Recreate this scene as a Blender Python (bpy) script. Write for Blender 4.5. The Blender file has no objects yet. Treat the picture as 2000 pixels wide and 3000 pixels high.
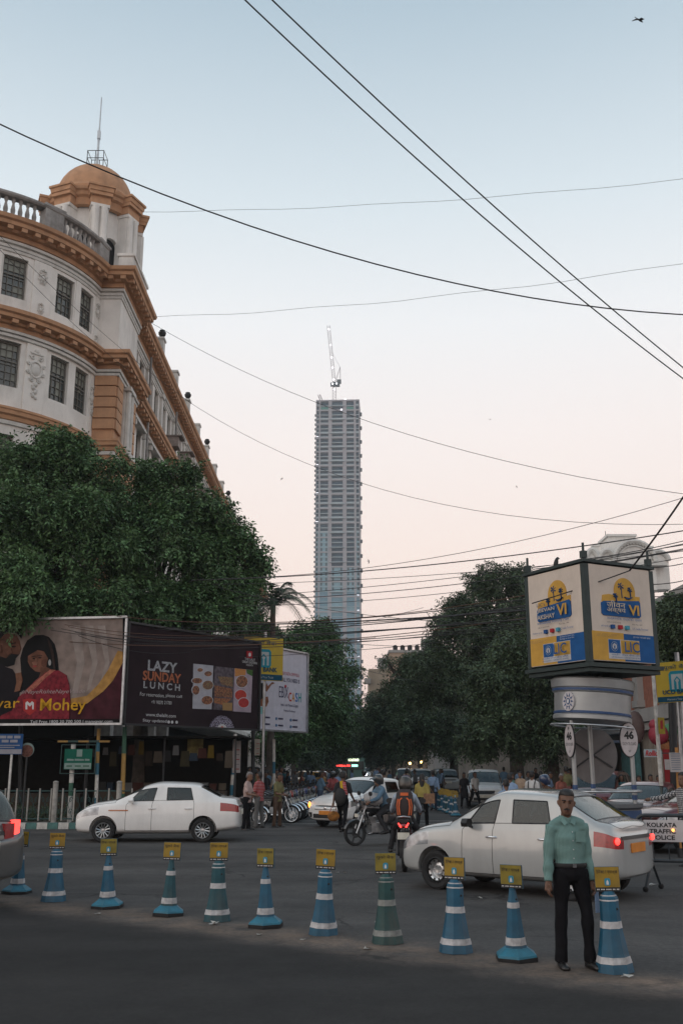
import bpy, bmesh, math, random
import numpy as np
from mathutils import Vector, Matrix
from mathutils.bvhtree import BVHTree
random.seed(7)
RNG = np.random.default_rng(11)
R = math.radians
SC = bpy.context.scene
COL = SC.collection

# ------------------------------------------------------------------ camera
F, CH = 2920.0, 1.9                       # focal length in photo pixels, eye height
PITCH = math.atan(745 / F)
cam = bpy.data.cameras.new('camera')
cam.sensor_width = 36.0
cam.sensor_height = 36.0
cam.lens = F / 3000 * 36
cam.clip_start, cam.clip_end = 0.1, 6000
camo = bpy.data.objects.new('camera', cam)
COL.objects.link(camo)
camo.location = (0, 0, CH)
camo.rotation_euler = (math.pi / 2 + PITCH, 0, 0)
SC.camera = camo

# ------------------------------------------------------------------ sky, sun, exposure
W = bpy.data.worlds.new('World')
SC.world = W
W.use_nodes = True
nt = W.node_tree
for n in list(nt.nodes):
    nt.nodes.remove(n)
out = nt.nodes.new('ShaderNodeOutputWorld')
bg = nt.nodes.new('ShaderNodeBackground')
nt.links.new(bg.outputs[0], out.inputs[0])
sky = nt.nodes.new('ShaderNodeTexSky')
sky.sky_type = 'NISHITA'
sky.sun_disc = False
sky.sun_elevation = R(32)
sky.sun_rotation = R(240)
sky.air_density = 1.0
sky.dust_density = 2.5
sky.ozone_density = 1.5
tc = nt.nodes.new('ShaderNodeTexCoord')
sep = nt.nodes.new('ShaderNodeSeparateXYZ')
nt.links.new(tc.outputs['Generated'], sep.inputs[0])
ramp = nt.nodes.new('ShaderNodeValToRGB')
nt.links.new(sep.outputs['Z'], ramp.inputs[0])
def srgb(r, g, b):
    f = lambda c: (c / 255) / 12.92 if c <= 10 else (((c / 255) + .055) / 1.055) ** 2.4
    return (f(r), f(g), f(b), 1)
els = ramp.color_ramp.elements
stops = [(0.0, srgb(224, 196, 188)), (.09, srgb(240, 213, 201)), (.20, srgb(250, 231, 220)), (.32, srgb(249, 239, 234)), (.42, srgb(238, 239, 240)),
         (.52, srgb(213, 224, 230)), (.66, srgb(171, 191, 204)), (1.0, srgb(122, 150, 172))]
els[0].position, els[0].color = stops[0]
els[1].position, els[1].color = stops[-1]
for p_, c_ in stops[1:-1]:
    e = els.new(p_)
    e.color = c_
mixs = nt.nodes.new('ShaderNodeMixRGB')          # hazy dusk air over the clear-sky model
mixs.inputs[0].default_value = 0.94
skm = nt.nodes.new('ShaderNodeMixRGB')
skm.blend_type = 'MULTIPLY'
skm.inputs[0].default_value = 1
skm.inputs[2].default_value = (.1, .1, .1, 1)
nt.links.new(sky.outputs[0], skm.inputs[1])
nt.links.new(skm.outputs[0], mixs.inputs[1])
nt.links.new(ramp.outputs[0], mixs.inputs[2])
nt.links.new(mixs.outputs[0], bg.inputs[0])
bg.inputs[1].default_value = 1.2

sun = bpy.data.lights.new('sun', 'SUN')
sun.energy = 0.75
sun.angle = R(75)
sun.color = (1, .86, .74)
suno = bpy.data.objects.new('sun', sun)
COL.objects.link(suno)
suno.rotation_euler = (R(58), 0, R(-60))      # low in the west, to the left and behind
vs = SC.view_settings
vs.view_transform = 'Standard'
vs.look = 'None'
vs.exposure = 0.0
vs.gamma = 1.0
vs.use_curve_mapping = False
SC.cycles.max_bounces = 8
SC.cycles.transparent_max_bounces = 16
SC.cycles.volume_bounces = 2
SC.cycles.use_denoising = True
SC.cycles.sample_clamp_indirect = 4

# ------------------------------------------------------------------ helpers
_c, _s = math.cos(PITCH), math.sin(PITCH)
def uv(px, py):                                # viewing direction of a photo pixel per metre of depth
    cx, cy = (px - 1000) / F, (1500 - py) / F
    Y = _c - cy * _s
    return cx / Y, (_s + cy * _c) / Y
def at(px, py, Y):
    u, v = uv(px, py)
    return Vector((u * Y, Y, CH + v * Y))
def gnd(px, py, z=0.0):
    u, v = uv(px, py)
    Y = (z - CH) / v
    return Vector((u * Y, Y, z))

MATS = {}
def mat(name, col=(.5, .5, .5), rough=.6, metal=0., var=.15, scale=6., bump=0., bscale=60., emit=0., emcol=None, coat=0., spec=.5, island=0., grime=0.):
    if name in MATS:
        return MATS[name]
    m = bpy.data.materials.new(name)
    m.use_nodes = True
    N, L = m.node_tree.nodes, m.node_tree.links
    b = N['Principled BSDF']
    b.inputs['Roughness'].default_value = rough
    b.inputs['Metallic'].default_value = metal
    b.inputs['Specular IOR Level'].default_value = spec
    if coat:
        b.inputs['Coat Weight'].default_value = coat
        b.inputs['Coat Roughness'].default_value = .06
    c4 = tuple(col[:3]) + (1,)
    t = N.new('ShaderNodeTexCoord')
    no = N.new('ShaderNodeTexNoise')
    no.inputs['Scale'].default_value = scale
    no.inputs['Detail'].default_value = 5
    L.new(t.outputs['Object'], no.inputs['Vector'])
    rp = N.new('ShaderNodeValToRGB')
    rp.color_ramp.elements[0].position = .3
    rp.color_ramp.elements[1].position = .7
    rp.color_ramp.elements[0].color = tuple(x * (1 - var) for x in col[:3]) + (1,)
    rp.color_ramp.elements[1].color = tuple(min(1, x * (1 + var)) for x in col[:3]) + (1,)
    L.new(no.outputs['Fac'], rp.inputs[0])
    last = rp.outputs[0]
    if island:
        g = N.new('ShaderNodeNewGeometry')
        hs = N.new('ShaderNodeHueSaturation')
        mp = N.new('ShaderNodeMapRange')
        mp.inputs[3].default_value = 1 - island
        mp.inputs[4].default_value = 1 + island
        L.new(g.outputs['Random Per Island'], mp.inputs[0])
        L.new(mp.outputs[0], hs.inputs['Value'])
        L.new(last, hs.inputs['Color'])
        last = hs.outputs[0]
    if grime:
        n2 = N.new('ShaderNodeTexNoise')
        n2.inputs['Scale'].default_value = scale * .35
        n2.inputs['Detail'].default_value = 8
        n2.inputs['Roughness'].default_value = .7
        mp2 = N.new('ShaderNodeMapping')
        mp2.inputs['Scale'].default_value = (1, 1, .25)
        L.new(t.outputs['Object'], mp2.inputs[0])
        L.new(mp2.outputs[0], n2.inputs['Vector'])
        r2 = N.new('ShaderNodeValToRGB')
        r2.color_ramp.elements[0].position = .48
        r2.color_ramp.elements[1].position = .72
        r2.color_ramp.elements[0].color = (0, 0, 0, 1)
        r2.color_ramp.elements[1].color = (grime, grime, grime, 1)
        L.new(n2.outputs['Fac'], r2.inputs[0])
        mx = N.new('ShaderNodeMixRGB')
        mx.inputs[2].default_value = (.07, .06, .05, 1)
        L.new(r2.outputs[0], mx.inputs[0])
        L.new(last, mx.inputs[1])
        last = mx.outputs[0]
    L.new(last, b.inputs['Base Color'])
    if bump:
        n3 = N.new('ShaderNodeTexNoise')
        n3.inputs['Scale'].default_value = bscale
        n3.inputs['Detail'].default_value = 4
        L.new(t.outputs['Object'], n3.inputs['Vector'])
        bp = N.new('ShaderNodeBump')
        bp.inputs['Strength'].default_value = bump
        bp.inputs['Distance'].default_value = .02
        L.new(n3.outputs['Fac'], bp.inputs['Height'])
        L.new(bp.outputs[0], b.inputs['Normal'])
    if emit:
        b.inputs['Emission Color'].default_value = tuple((emcol or col)[:3]) + (1,)
        b.inputs['Emission Strength'].default_value = emit
    MATS[name] = m
    return m

def glassmat(name, tint=(.5, .6, .6), amount=.55, rough=.03):
    if name in MATS:
        return MATS[name]
    m = bpy.data.materials.new(name)
    m.use_nodes = True
    N, L = m.node_tree.nodes, m.node_tree.links
    N.remove(N['Principled BSDF'])
    o = N['Material Output']
    tr = N.new('ShaderNodeBsdfTransparent')
    tr.inputs[0].default_value = tuple(tint) + (1,)
    gl = N.new('ShaderNodeBsdfGlossy')
    gl.inputs['Roughness'].default_value = rough
    gl.inputs[0].default_value = (.9, .95, .95, 1)
    fr = N.new('ShaderNodeLayerWeight')          # Schlick-like, the same from both sides of the pane
    pw = N.new('ShaderNodeMath')
    pw.operation = 'POWER'
    pw.inputs[1].default_value = 4
    L.new(fr.outputs['Facing'], pw.inputs[0])
    ad = N.new('ShaderNodeMath')
    ad.operation = 'MULTIPLY_ADD'
    ad.use_clamp = True
    ad.inputs[1].default_value = .85
    ad.inputs[2].default_value = amount
    L.new(pw.outputs[0], ad.inputs[0])
    mx = N.new('ShaderNodeMixShader')
    L.new(ad.outputs[0], mx.inputs[0])
    L.new(tr.outputs[0], mx.inputs[1])
    L.new(gl.outputs[0], mx.inputs[2])
    L.new(mx.outputs[0], o.inputs[0])
    MATS[name] = m
    return m

def rot2(x, y, a):
    return x * math.cos(a) - y * math.sin(a), x * math.sin(a) + y * math.cos(a)

class MB:
    def __init__(s):
        s.v, s.f, s.m = [], [], []
    def add(s, vs, fs, mi=0):
        o = len(s.v)
        s.v += [tuple(p) for p in vs]
        s.f += [[i + o for i in f] for f in fs]
        s.m += [mi] * len(fs)
        return s
    def box(s, c, d, rz=0., mi=0, taper=1.):
        vs = []
        for z, t in ((-.5, 1), (.5, taper)):
            for x, y in ((-.5, -.5), (.5, -.5), (.5, .5), (-.5, .5)):
                a, b = rot2(x * d[0] * t, y * d[1] * t, rz)
                vs.append((c[0] + a, c[1] + b, c[2] + z * d[2]))
        return s.add(vs, [(3, 2, 1, 0), (4, 5, 6, 7), (0, 1, 5, 4), (1, 2, 6, 5), (2, 3, 7, 6), (3, 0, 4, 7)], mi)
    def prism(s, pts, a, b, axis='y', mi=0):            # outline extruded along an axis
        n = len(pts)
        def P(p, t):
            if axis == 'y': return (p[0], t, p[1])
            if axis == 'x': return (t, p[0], p[1])
            return (p[0], p[1], t)
        vs = [P(p, a) for p in pts] + [P(p, b) for p in pts]
        fs = [list(range(n)), list(range(2 * n - 1, n - 1, -1))] + [((i + 1) % n, i, i + n, (i + 1) % n + n) for i in range(n)]
        return s.add(vs, fs, mi)
    def loft(s, rings, cap=True, mi=0, closed=True):
        n = len(rings[0])
        vs = [p for r in rings for p in r]
        fs = []
        for i in range(len(rings) - 1):
            for j in range(n if closed else n - 1):
                k = (j + 1) % n
                fs.append((i * n + j, i * n + k, (i + 1) * n + k, (i + 1) * n + j))
        if cap:
            fs.append(list(range(n - 1, -1, -1)))
            fs.append([(len(rings) - 1) * n + j for j in range(n)])
        return s.add(vs, fs, mi)
    def tube(s, pts, r, n=8, cap=True, mi=0, sq=None):   # r: number or list of numbers / (rx, ry) pairs
        pts = [Vector(p) for p in pts]
        k = len(pts)
        rs = r if isinstance(r, (list, tuple)) else [r] * k
        rings = []
        ref = Vector(sq) if sq else None
        prev = None
        for i, p in enumerate(pts):
            d = (pts[min(i + 1, k - 1)] - pts[max(i - 1, 0)])
            if d.length < 1e-9: d = Vector((0, 0, 1))
            d.normalize()
            up = ref or prev or (Vector((0, 0, 1)) if abs(d.z) < .9 else Vector((0, 1, 0)))
            a = up - d * up.dot(d)
            if a.length < 1e-5:
                a = d.orthogonal()
            a.normalize()
            b = d.cross(a)
            if not ref: prev = a
            q = rs[i]
            ra, rb = q if isinstance(q, (list, tuple)) else (q, q)
            rings.append([p + a * ra * math.cos(2 * math.pi * j / n) + b * rb * math.sin(2 * math.pi * j / n) for j in range(n)])
        return s.loft(rings, cap, mi)
    def lathe(s, prof, n=24, c=(0, 0, 0), a0=0., a1=2 * math.pi, mi=0, axis='z'):
        full = abs(a1 - a0 - 2 * math.pi) < 1e-6
        m = n if full else n + 1
        rings = []
        for r, z in prof:
            ring = []
            for j in range(m):
                a = a0 + (a1 - a0) * j / n
                x, y = r * math.cos(a), r * math.sin(a)
                if axis == 'z': q = (c[0] + x, c[1] + y, c[2] + z)
                elif axis == 'y': q = (c[0] + x, c[1] - z, c[2] + y)
                else: q = (c[0] + z, c[1] + x, c[2] + y)
                ring.append(q)
            rings.append(ring)
        return s.loft(rings, cap=False, mi=mi, closed=full)
    def ball(s, c, r, n=12, k=8, mi=0):
        rx, ry, rz = r if isinstance(r, (tuple, list)) else (r, r, r)
        rings = []
        for i in range(k + 1):
            t = -math.pi / 2 + math.pi * (.02 + .96 * i / k)
            rings.append([(c[0] + rx * math.cos(t) * math.cos(2 * math.pi * j / n), c[1] + ry * math.cos(t) * math.sin(2 * math.pi * j / n), c[2] + rz * math.sin(t)) for j in range(n)])
        return s.loft(rings, True, mi)
    def mesh(s, name, mats, smooth=False, fix=True):
        me = bpy.data.meshes.new(name)
        me.from_pydata(s.v, [], s.f)
        for m in (mats if isinstance(mats, (list, tuple)) else [mats]):
            me.materials.append(m)
        if any(s.m):
            me.polygons.foreach_set('material_index', s.m)
        if fix:
            b = bmesh.new()
            b.from_mesh(me)
            bmesh.ops.recalc_face_normals(b, faces=b.faces)
            b.to_mesh(me)
            b.free()
        if smooth:
            smooth_mesh(me, smooth if smooth is not True else 40)
        return me
    def build(s, name, mats, parent=None, smooth=False, loc=None, rz=None):
        return link(name, s.mesh(name, mats, smooth), parent, loc, rz)

def smooth_mesh(me, ang=40):
    me.polygons.foreach_set('use_smooth', [True] * len(me.polygons))
    try:
        me.set_sharp_from_angle(angle=R(ang))
    except Exception:
        pass

def link(name, me, parent=None, loc=None, rz=None):
    o = bpy.data.objects.new(name, me)
    COL.objects.link(o)
    if parent is not None: o.parent = parent
    if loc is not None: o.location = loc
    if rz is not None: o.rotation_euler = (0, 0, rz)
    return o
def tag(o, label=None, cat=None, group=None, kind=None):
    if label: o['label'] = label
    if cat: o['category'] = cat
    if group: o['group'] = group
    if kind: o['kind'] = kind
    return o
def thing(name, label, cat, loc=(0, 0, 0), rz=0., group=None):
    o = bpy.data.objects.new(name, None)
    COL.objects.link(o)
    o.empty_display_size = .2
    o.location = loc
    o.rotation_euler = (0, 0, rz)
    return tag(o, label, cat, group)
KIDS = {}
def kids(o):
    return [c for c in bpy.data.objects if c.parent == o]
def dup(o, parent=None, loc=None, rz=None, label=None, tree=None):
    tree = tree or treeof(o)
    def cp(node, par):
        ob, ch = node
        c = ob.copy()
        COL.objects.link(c)
        c.parent = par
        for k in ch: cp(k, c)
        return c
    c = cp(tree, parent)
    if loc is not None: c.location = loc
    if rz is not None: c.rotation_euler = (0, 0, rz)
    if label: c['label'] = label
    return c
def treeof(o):
    return (o, [treeof(k) for k in kids(o)])
def evaluated(o):
    dg = bpy.context.evaluated_depsgraph_get()
    return bpy.data.meshes.new_from_object(o.evaluated_get(dg))
BAKE = []                                     # objects whose modifiers are turned into plain meshes at the end
TEXTS = []
def text(parent, s, m, x0, x1, z0, z1, d=0.004, name='lettering', shear=0., keep=False, bold=0.):
    """Lettering fitted into the rectangle x0..x1, z0..z1 of a board that faces -y."""
    c = bpy.data.curves.new(name, 'FONT')
    c.body = s
    c.resolution_u = 3
    c.shear = shear
    c.offset = bold
    o = link(name, c)
    TEXTS.append((o, parent, m, x0, x1, z0, z1, d, name))
def finish_texts():
    dg = bpy.context.evaluated_depsgraph_get()
    for o, parent, m, x0, x1, z0, z1, d, name in TEXTS:
        me = bpy.data.meshes.new_from_object(o.evaluated_get(dg))
        n = len(me.vertices)
        if n:
            co = np.empty(n * 3, 'f')
            me.vertices.foreach_get('co', co)
            co = co.reshape(-1, 3)
            a, b = co.min(0), co.max(0)
            w, h = max(b[0] - a[0], 1e-4), max(b[1] - a[1], 1e-4)
            q = np.zeros_like(co)
            q[:, 0] = x0 + (co[:, 0] - a[0]) / w * (x1 - x0)
            q[:, 2] = z0 + (co[:, 1] - a[1]) / h * (z1 - z0)
            q[:, 1] = -d
            me.vertices.foreach_set('co', q.ravel())
            me.materials.clear()
            me.materials.append(m)
            link(name, me, parent)
        cu = o.data
        bpy.data.objects.remove(o)
        bpy.data.curves.remove(cu)
# ------------------------------------------------------------------ the setting: ground, roads, pavements, kerbs
def roadmat():
    m = bpy.data.materials.new('asphalt')
    m.use_nodes = True
    N, L = m.node_tree.nodes, m.node_tree.links
    b = N['Principled BSDF']
    g = N.new('ShaderNodeNewGeometry')
    def noise(sc, det=6, rough=.6):
        n = N.new('ShaderNodeTexNoise')
        n.inputs['Scale'].default_value = sc
        n.inputs['Detail'].default_value = det
        n.inputs['Roughness'].default_value = rough
        L.new(g.outputs['Position'], n.inputs['Vector'])
        return n.outputs['Fac']
    def math_(op, a, b_=None, c=None):
        n = N.new('ShaderNodeMath')
        n.operation = op
        for i, x in enumerate((a, b_, c)):
            if x is None: continue
            if isinstance(x, (int, float)): n.inputs[i].default_value = x
            else: L.new(x, n.inputs[i])
        return n.outputs[0]
    def ramp_(f, p0, p1, c0, c1):
        r = N.new('ShaderNodeValToRGB')
        r.color_ramp.elements[0].position, r.color_ramp.elements[1].position = p0, p1
        r.color_ramp.elements[0].color, r.color_ramp.elements[1].color = c0, c1
        L.new(f, r.inputs[0])
        return r.outputs[0]
    def mix(f, a, b_, bl='MIX'):
        n = N.new('ShaderNodeMixRGB')
        n.blend_type = bl
        for i, x in enumerate((f, a, b_)):
            if isinstance(x, (int, float)): n.inputs[i].default_value = x
            elif isinstance(x, tuple): n.inputs[i].default_value = x
            else: L.new(x, n.inputs[i])
        return n.outputs[0]
    base = ramp_(noise(1.3, 8, .65), .3, .7, (.050, .048, .048, 1), (.078, .074, .072, 1))
    patch = ramp_(noise(.28, 3, .5), .45, .6, (.86, .86, .86, 1), (1.1, 1.08, 1.06, 1))
    base = mix(1.0, base, patch, 'MULTIPLY')
    grain = ramp_(noise(160, 3, .7), .25, .75, (.55, .55, .55, 1), (1.45, 1.45, 1.45, 1))
    base = mix(.85, base, grain, 'MULTIPLY')
    sp = N.new('ShaderNodeSeparateXYZ')
    L.new(g.outputs['Position'], sp.inputs[0])
    # asphalt is darker on the camera side of the cone row, where dust has gathered
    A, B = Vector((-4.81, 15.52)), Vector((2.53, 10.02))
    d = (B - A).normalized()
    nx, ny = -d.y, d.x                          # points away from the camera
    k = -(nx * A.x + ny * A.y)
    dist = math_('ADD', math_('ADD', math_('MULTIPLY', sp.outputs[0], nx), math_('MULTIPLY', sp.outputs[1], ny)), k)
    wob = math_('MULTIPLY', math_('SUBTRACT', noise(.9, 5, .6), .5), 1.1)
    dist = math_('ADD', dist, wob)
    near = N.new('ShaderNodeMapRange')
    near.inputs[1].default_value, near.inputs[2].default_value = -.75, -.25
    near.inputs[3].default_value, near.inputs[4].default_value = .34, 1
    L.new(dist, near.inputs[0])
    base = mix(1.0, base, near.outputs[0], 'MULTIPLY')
    q = math_('DIVIDE', math_('ADD', dist, .05), .42)
    dust = math_('POWER', 2.718, math_('MULTIPLY', math_('MULTIPLY', q, q), -1))
    dn = N.new('ShaderNodeMapRange')
    dn.inputs[1].default_value, dn.inputs[2].default_value = .28, .6
    L.new(noise(2.2, 7, .65), dn.inputs[0])
    dust = math_('MULTIPLY', math_('MULTIPLY', dust, dn.outputs[0]), .75)
    base = mix(dust, base, (.19, .135, .10, 1))
    base = mix(.9, base, ramp_(noise(17, 5, .7), .3, .7, (.68, .68, .68, 1), (1.34, 1.33, 1.31, 1)), 'MULTIPLY')
    stain = ramp_(noise(1.9, 7, .72), .57, .7, (0, 0, 0, 1), (.65, .65, .65, 1))
    base = mix(stain, base, (.03, .028, .027, 1))
    vo = N.new('ShaderNodeTexVoronoi')            # cracks in the old surface
    vo.feature = 'DISTANCE_TO_EDGE'
    vo.inputs['Scale'].default_value = .42
    wp_ = N.new('ShaderNodeVectorMath')
    wn = N.new('ShaderNodeTexNoise')
    wn.inputs['Scale'].default_value = 1.7
    wn.inputs['Detail'].default_value = 6
    L.new(g.outputs['Position'], wn.inputs['Vector'])
    L.new(g.outputs['Position'], wp_.inputs[0])
    L.new(wn.outputs['Color'], wp_.inputs[1])
    L.new(wp_.outputs[0], vo.inputs['Vector'])
    ck = ramp_(vo.outputs['Distance'], .005, .022, (.85, .85, .85, 1), (0, 0, 0, 1))
    base = mix(mix(1.0, ck, ramp_(noise(.35, 2), .5, .62, (0, 0, 0, 1), (1, 1, 1, 1)), 'MULTIPLY'), base, (.016, .015, .015, 1))
    ly = N.new('ShaderNodeMapping')               # lanes polished by tyres
    ly.inputs['Scale'].default_value = (.05, .8, 1)
    L.new(g.outputs['Position'], ly.inputs[0])
    ln = N.new('ShaderNodeTexNoise')
    ln.inputs['Scale'].default_value = 1.0
    ln.inputs['Detail'].default_value = 4
    L.new(ly.outputs[0], ln.inputs['Vector'])
    base = mix(1.0, base, ramp_(ln.outputs['Fac'], .35, .65, (.78, .78, .78, 1), (1.2, 1.2, 1.2, 1)), 'MULTIPLY')
    L.new(base, b.inputs['Base Color'])
    r = N.new('ShaderNodeMapRange')
    r.inputs[3].default_value, r.inputs[4].default_value = .72, .95
    L.new(noise(2.0), r.inputs[0])
    L.new(r.outputs[0], b.inputs['Roughness'])
    b.inputs['Specular IOR Level'].default_value = .3
    bp = N.new('ShaderNodeBump')
    bp.inputs['Strength'].default_value = .45
    bp.inputs['Distance'].default_value = .008
    L.new(noise(120, 3, .7), bp.inputs['Height'])
    L.new(bp.outputs[0], b.inputs['Normal'])
    return m
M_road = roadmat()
M_ground = mat('earth', (.09, .08, .07), .95, var=.3, scale=.2)
M_pave = mat('paving', (.17, .155, .14), .9, var=.3, scale=2, bump=.3, bscale=40)
M_white_paint = mat('white_paint', (.55, .54, .51), .75, var=.25, scale=9, grime=.5)
M_line = mat('road_paint', (.42, .41, .38), .8, var=.45, scale=5)
M_kgreen = mat('kerb_green', (.06, .15, .14), .7, var=.3, scale=8)
M_black = mat('black', (.012, .012, .013), .6)
M_dark = mat('dark_steel', (.03, .032, .035), .5, metal=.3)
M_steel = mat('steel', (.42, .44, .46), .38, metal=.85, var=.2)
M_chrome = mat('chrome', (.75, .76, .78), .12, metal=1.)
M_rubber = mat('rubber', (.014, .014, .015), .85, bump=.2, bscale=90)

def sheet(name, pts, z, m, kind='structure', sub=0):
    mb = MB()
    mb.add([(x, y, z) for x, y in pts], [list(range(len(pts)))])
    return tag(mb.build(name, m), kind=kind)
sheet('ground', [(-600, -250), (600, -250), (600, 870), (-600, 870)], 0, M_ground)
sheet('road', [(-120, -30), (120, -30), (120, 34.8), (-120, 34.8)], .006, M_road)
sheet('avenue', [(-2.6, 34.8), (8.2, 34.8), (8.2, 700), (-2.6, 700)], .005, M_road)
for y in (35.3, 37.2):
    sheet('stop_line', [(-2.4, y), (7.9, y), (7.9, y + .13), (-2.4, y + .13)], .011, M_line)

def kerbed(name, pts, top=.15):
    mb = MB()
    mb.prism(pts, -.05, top, axis='z')
    return tag(mb.build(name, M_pave), kind='structure')
arc = [(-5.6 + 3.0 * math.cos(R(a)), 35.6 + 3.0 * math.sin(R(a))) for a in range(-90, 1, 15)]
pave_l = kerbed('pavement', [(-120, 32.8)] + [(-5.6, 32.6)] + arc[1:] + [(-2.6, 500), (-120, 500)])
arc = [(11.2 + 3.0 * math.cos(R(a)), 37.6 + 3.0 * math.sin(R(a))) for a in range(180, 271, 15)]
pave_r = kerbed('pavement', [(8.2, 500)] + arc + [(120, 34.6), (120, 500)])

# painted kerb stones along the left corner
kerb = tag(MB().box((0, 0, 0), (29.7, .1, .1)).build('kerb', M_pave, None, loc=(-20.6, 32.66, .05)), kind='structure')
kst = MB().box((0, 0, 0), (.32, .17, .2)).mesh('kerb_stone', M_white_paint)
kst2 = MB().box((0, 0, 0), (.32, .17, .2)).mesh('kerb_stone', M_kgreen)
for i in range(46):
    o = link('kerb_stone', kst if i % 2 else kst2, kerb, (14.3 - i * .335 + random.uniform(-.004, .004), -.1 + random.uniform(-.012, .012), .045))
    o.rotation_euler = (0, 0, random.uniform(-.02, .02))
for i, (x, y) in enumerate([(-5.2, 32.56), (-4.85, 32.66), (-4.5, 32.78), (-4.18, 32.94), (-3.88, 33.13), (-3.6, 33.36), (-3.34, 33.62)]):
    o = link('kerb_stone', kst if i % 2 else kst2, kerb, (x + 20.6, y - 32.66, .045))
    o.rotation_euler = (0, 0, R(8 + i * 7))
# ------------------------------------------------------------------ corner building with rotunda, cornices and domed turret
M_wall = mat('lime_wash', (.74, .72, .685), .9, var=.09, scale=1.2, grime=.45, bump=.15, bscale=25)
M_orange = mat('ochre_paint', (.49, .275, .155), .85, var=.14, scale=2.5, grime=.35)
M_mould = mat('pale_moulding', (.62, .61, .58), .9, var=.1, scale=3, grime=.35)
M_stone = mat('weathered_stone', (.30, .29, .28), .9, var=.25, scale=3, grime=.6)
M_wframe = mat('window_frame', (.14, .135, .12), .7, var=.2)
M_pane = mat('window_glass', (.05, .062, .062), .12, var=.7, scale=.9, spec=.7)
M_pane2 = mat('dusty_glass', (.19, .20, .17), .45, var=.35, scale=1.5)
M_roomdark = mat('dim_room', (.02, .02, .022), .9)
BL = thing('colonial_building', 'white and ochre colonial corner building with curved bay and domed turret', 'building', (-17.8, 43.45, 0))
arcR = 6.6
def path_pts():
    p = [(-30, -arcR), (-8, -arcR)]
    p += [(arcR * math.cos(R(a)), arcR * math.sin(R(a))) for a in np.linspace(-90, -8.3, 29)]
    p += [(7.56, -.95), (7.56, 3.0), (7.12, 3.0), (7.12, 92)]
    return p
PATH = path_pts()
def offset_path(pts, off):
    o = []
    n = len(pts)
    for i, p in enumerate(pts):
        a = Vector(pts[i]) - Vector(pts[i - 1]) if i else None
        b = Vector(pts[i + 1]) - Vector(pts[i]) if i < n - 1 else None
        na = Vector((a.y, -a.x)).normalized() if a is not None else None
        nb = Vector((b.y, -b.x)).normalized() if b is not None else None
        if na is None: m = nb
        elif nb is None: m = na
        else:
            m = na + nb
            m = m / max(m.dot(na), .35) if m.length > 1e-6 else na
        o.append((p[0] + m.x * off, p[1] + m.y * off))
    return o
def sweep(name, pts, prof, m, parent, smooth=False):
    offs = {}
    for a, z in prof:
        if a not in offs: offs[a] = offset_path(pts, a)
    rings = [[(offs[a][i][0], offs[a][i][1], z) for a, z in prof] for i in range(len(pts))]
    return MB().loft(rings, True).build(name, m, parent, smooth)

# wall surface with real openings, laid along the path
class Run:
    def __init__(s, pts):
        s.p = [Vector(p) for p in pts]
        s.cum = [0]
        for i in range(1, len(s.p)): s.cum.append(s.cum[-1] + (s.p[i] - s.p[i - 1]).length)
    def at(s, t):
        i = 0
        while i < len(s.p) - 2 and t > s.cum[i + 1]: i += 1
        d = (s.p[i + 1] - s.p[i]).normalized()
        return s.p[i] + d * (t - s.cum[i]), Vector((d.y, -d.x)), d
def wall(run, s0, s1, z0, z1, opens, step=.6, name='wall', m=None, parent=None, depth=.34):
    S = {s0, s1}
    Zs = {z0, z1}
    for a, b, c, d in opens:
        S |= {a, b}
        Zs |= {c, d}
    for c in run.cum:
        if s0 < c < s1: S.add(c)
    S, Zs = sorted(S), sorted(Zs)
    mb = MB()
    for i in range(len(S) - 1):
        (p, _, _), (q, _, _) = run.at(S[i] + 1e-5), run.at(S[i + 1] - 1e-5)
        sm = (S[i] + S[i + 1]) / 2
        for j in range(len(Zs) - 1):
            zm = (Zs[j] + Zs[j + 1]) / 2
            if any(a < sm < b and c < zm < d for a, b, c, d in opens): continue
            mb.add([(p.x, p.y, Zs[j]), (q.x, q.y, Zs[j]), (q.x, q.y, Zs[j + 1]), (p.x, p.y, Zs[j + 1])], [(0, 1, 2, 3)])
    for a, b, c, d in opens:
        (p, n, _), (q, n2, _) = run.at(a), run.at(b)
        pi, qi = p - n * depth, q - n2 * depth
        f = [(p, c), (q, c), (q, d), (p, d)]
        g = [(pi, c), (qi, c), (qi, d), (pi, d)]
        for k in range(4):
            l = (k + 1) % 4
            mb.add([(f[k][0].x, f[k][0].y, f[k][1]), (f[l][0].x, f[l][0].y, f[l][1]), (g[l][0].x, g[l][0].y, g[l][1]), (g[k][0].x, g[k][0].y, g[k][1])], [(0, 1, 2, 3)])
    me = mb.mesh(name, m, fix=False)
    return link(name, me, parent)
WIN = {}
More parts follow.
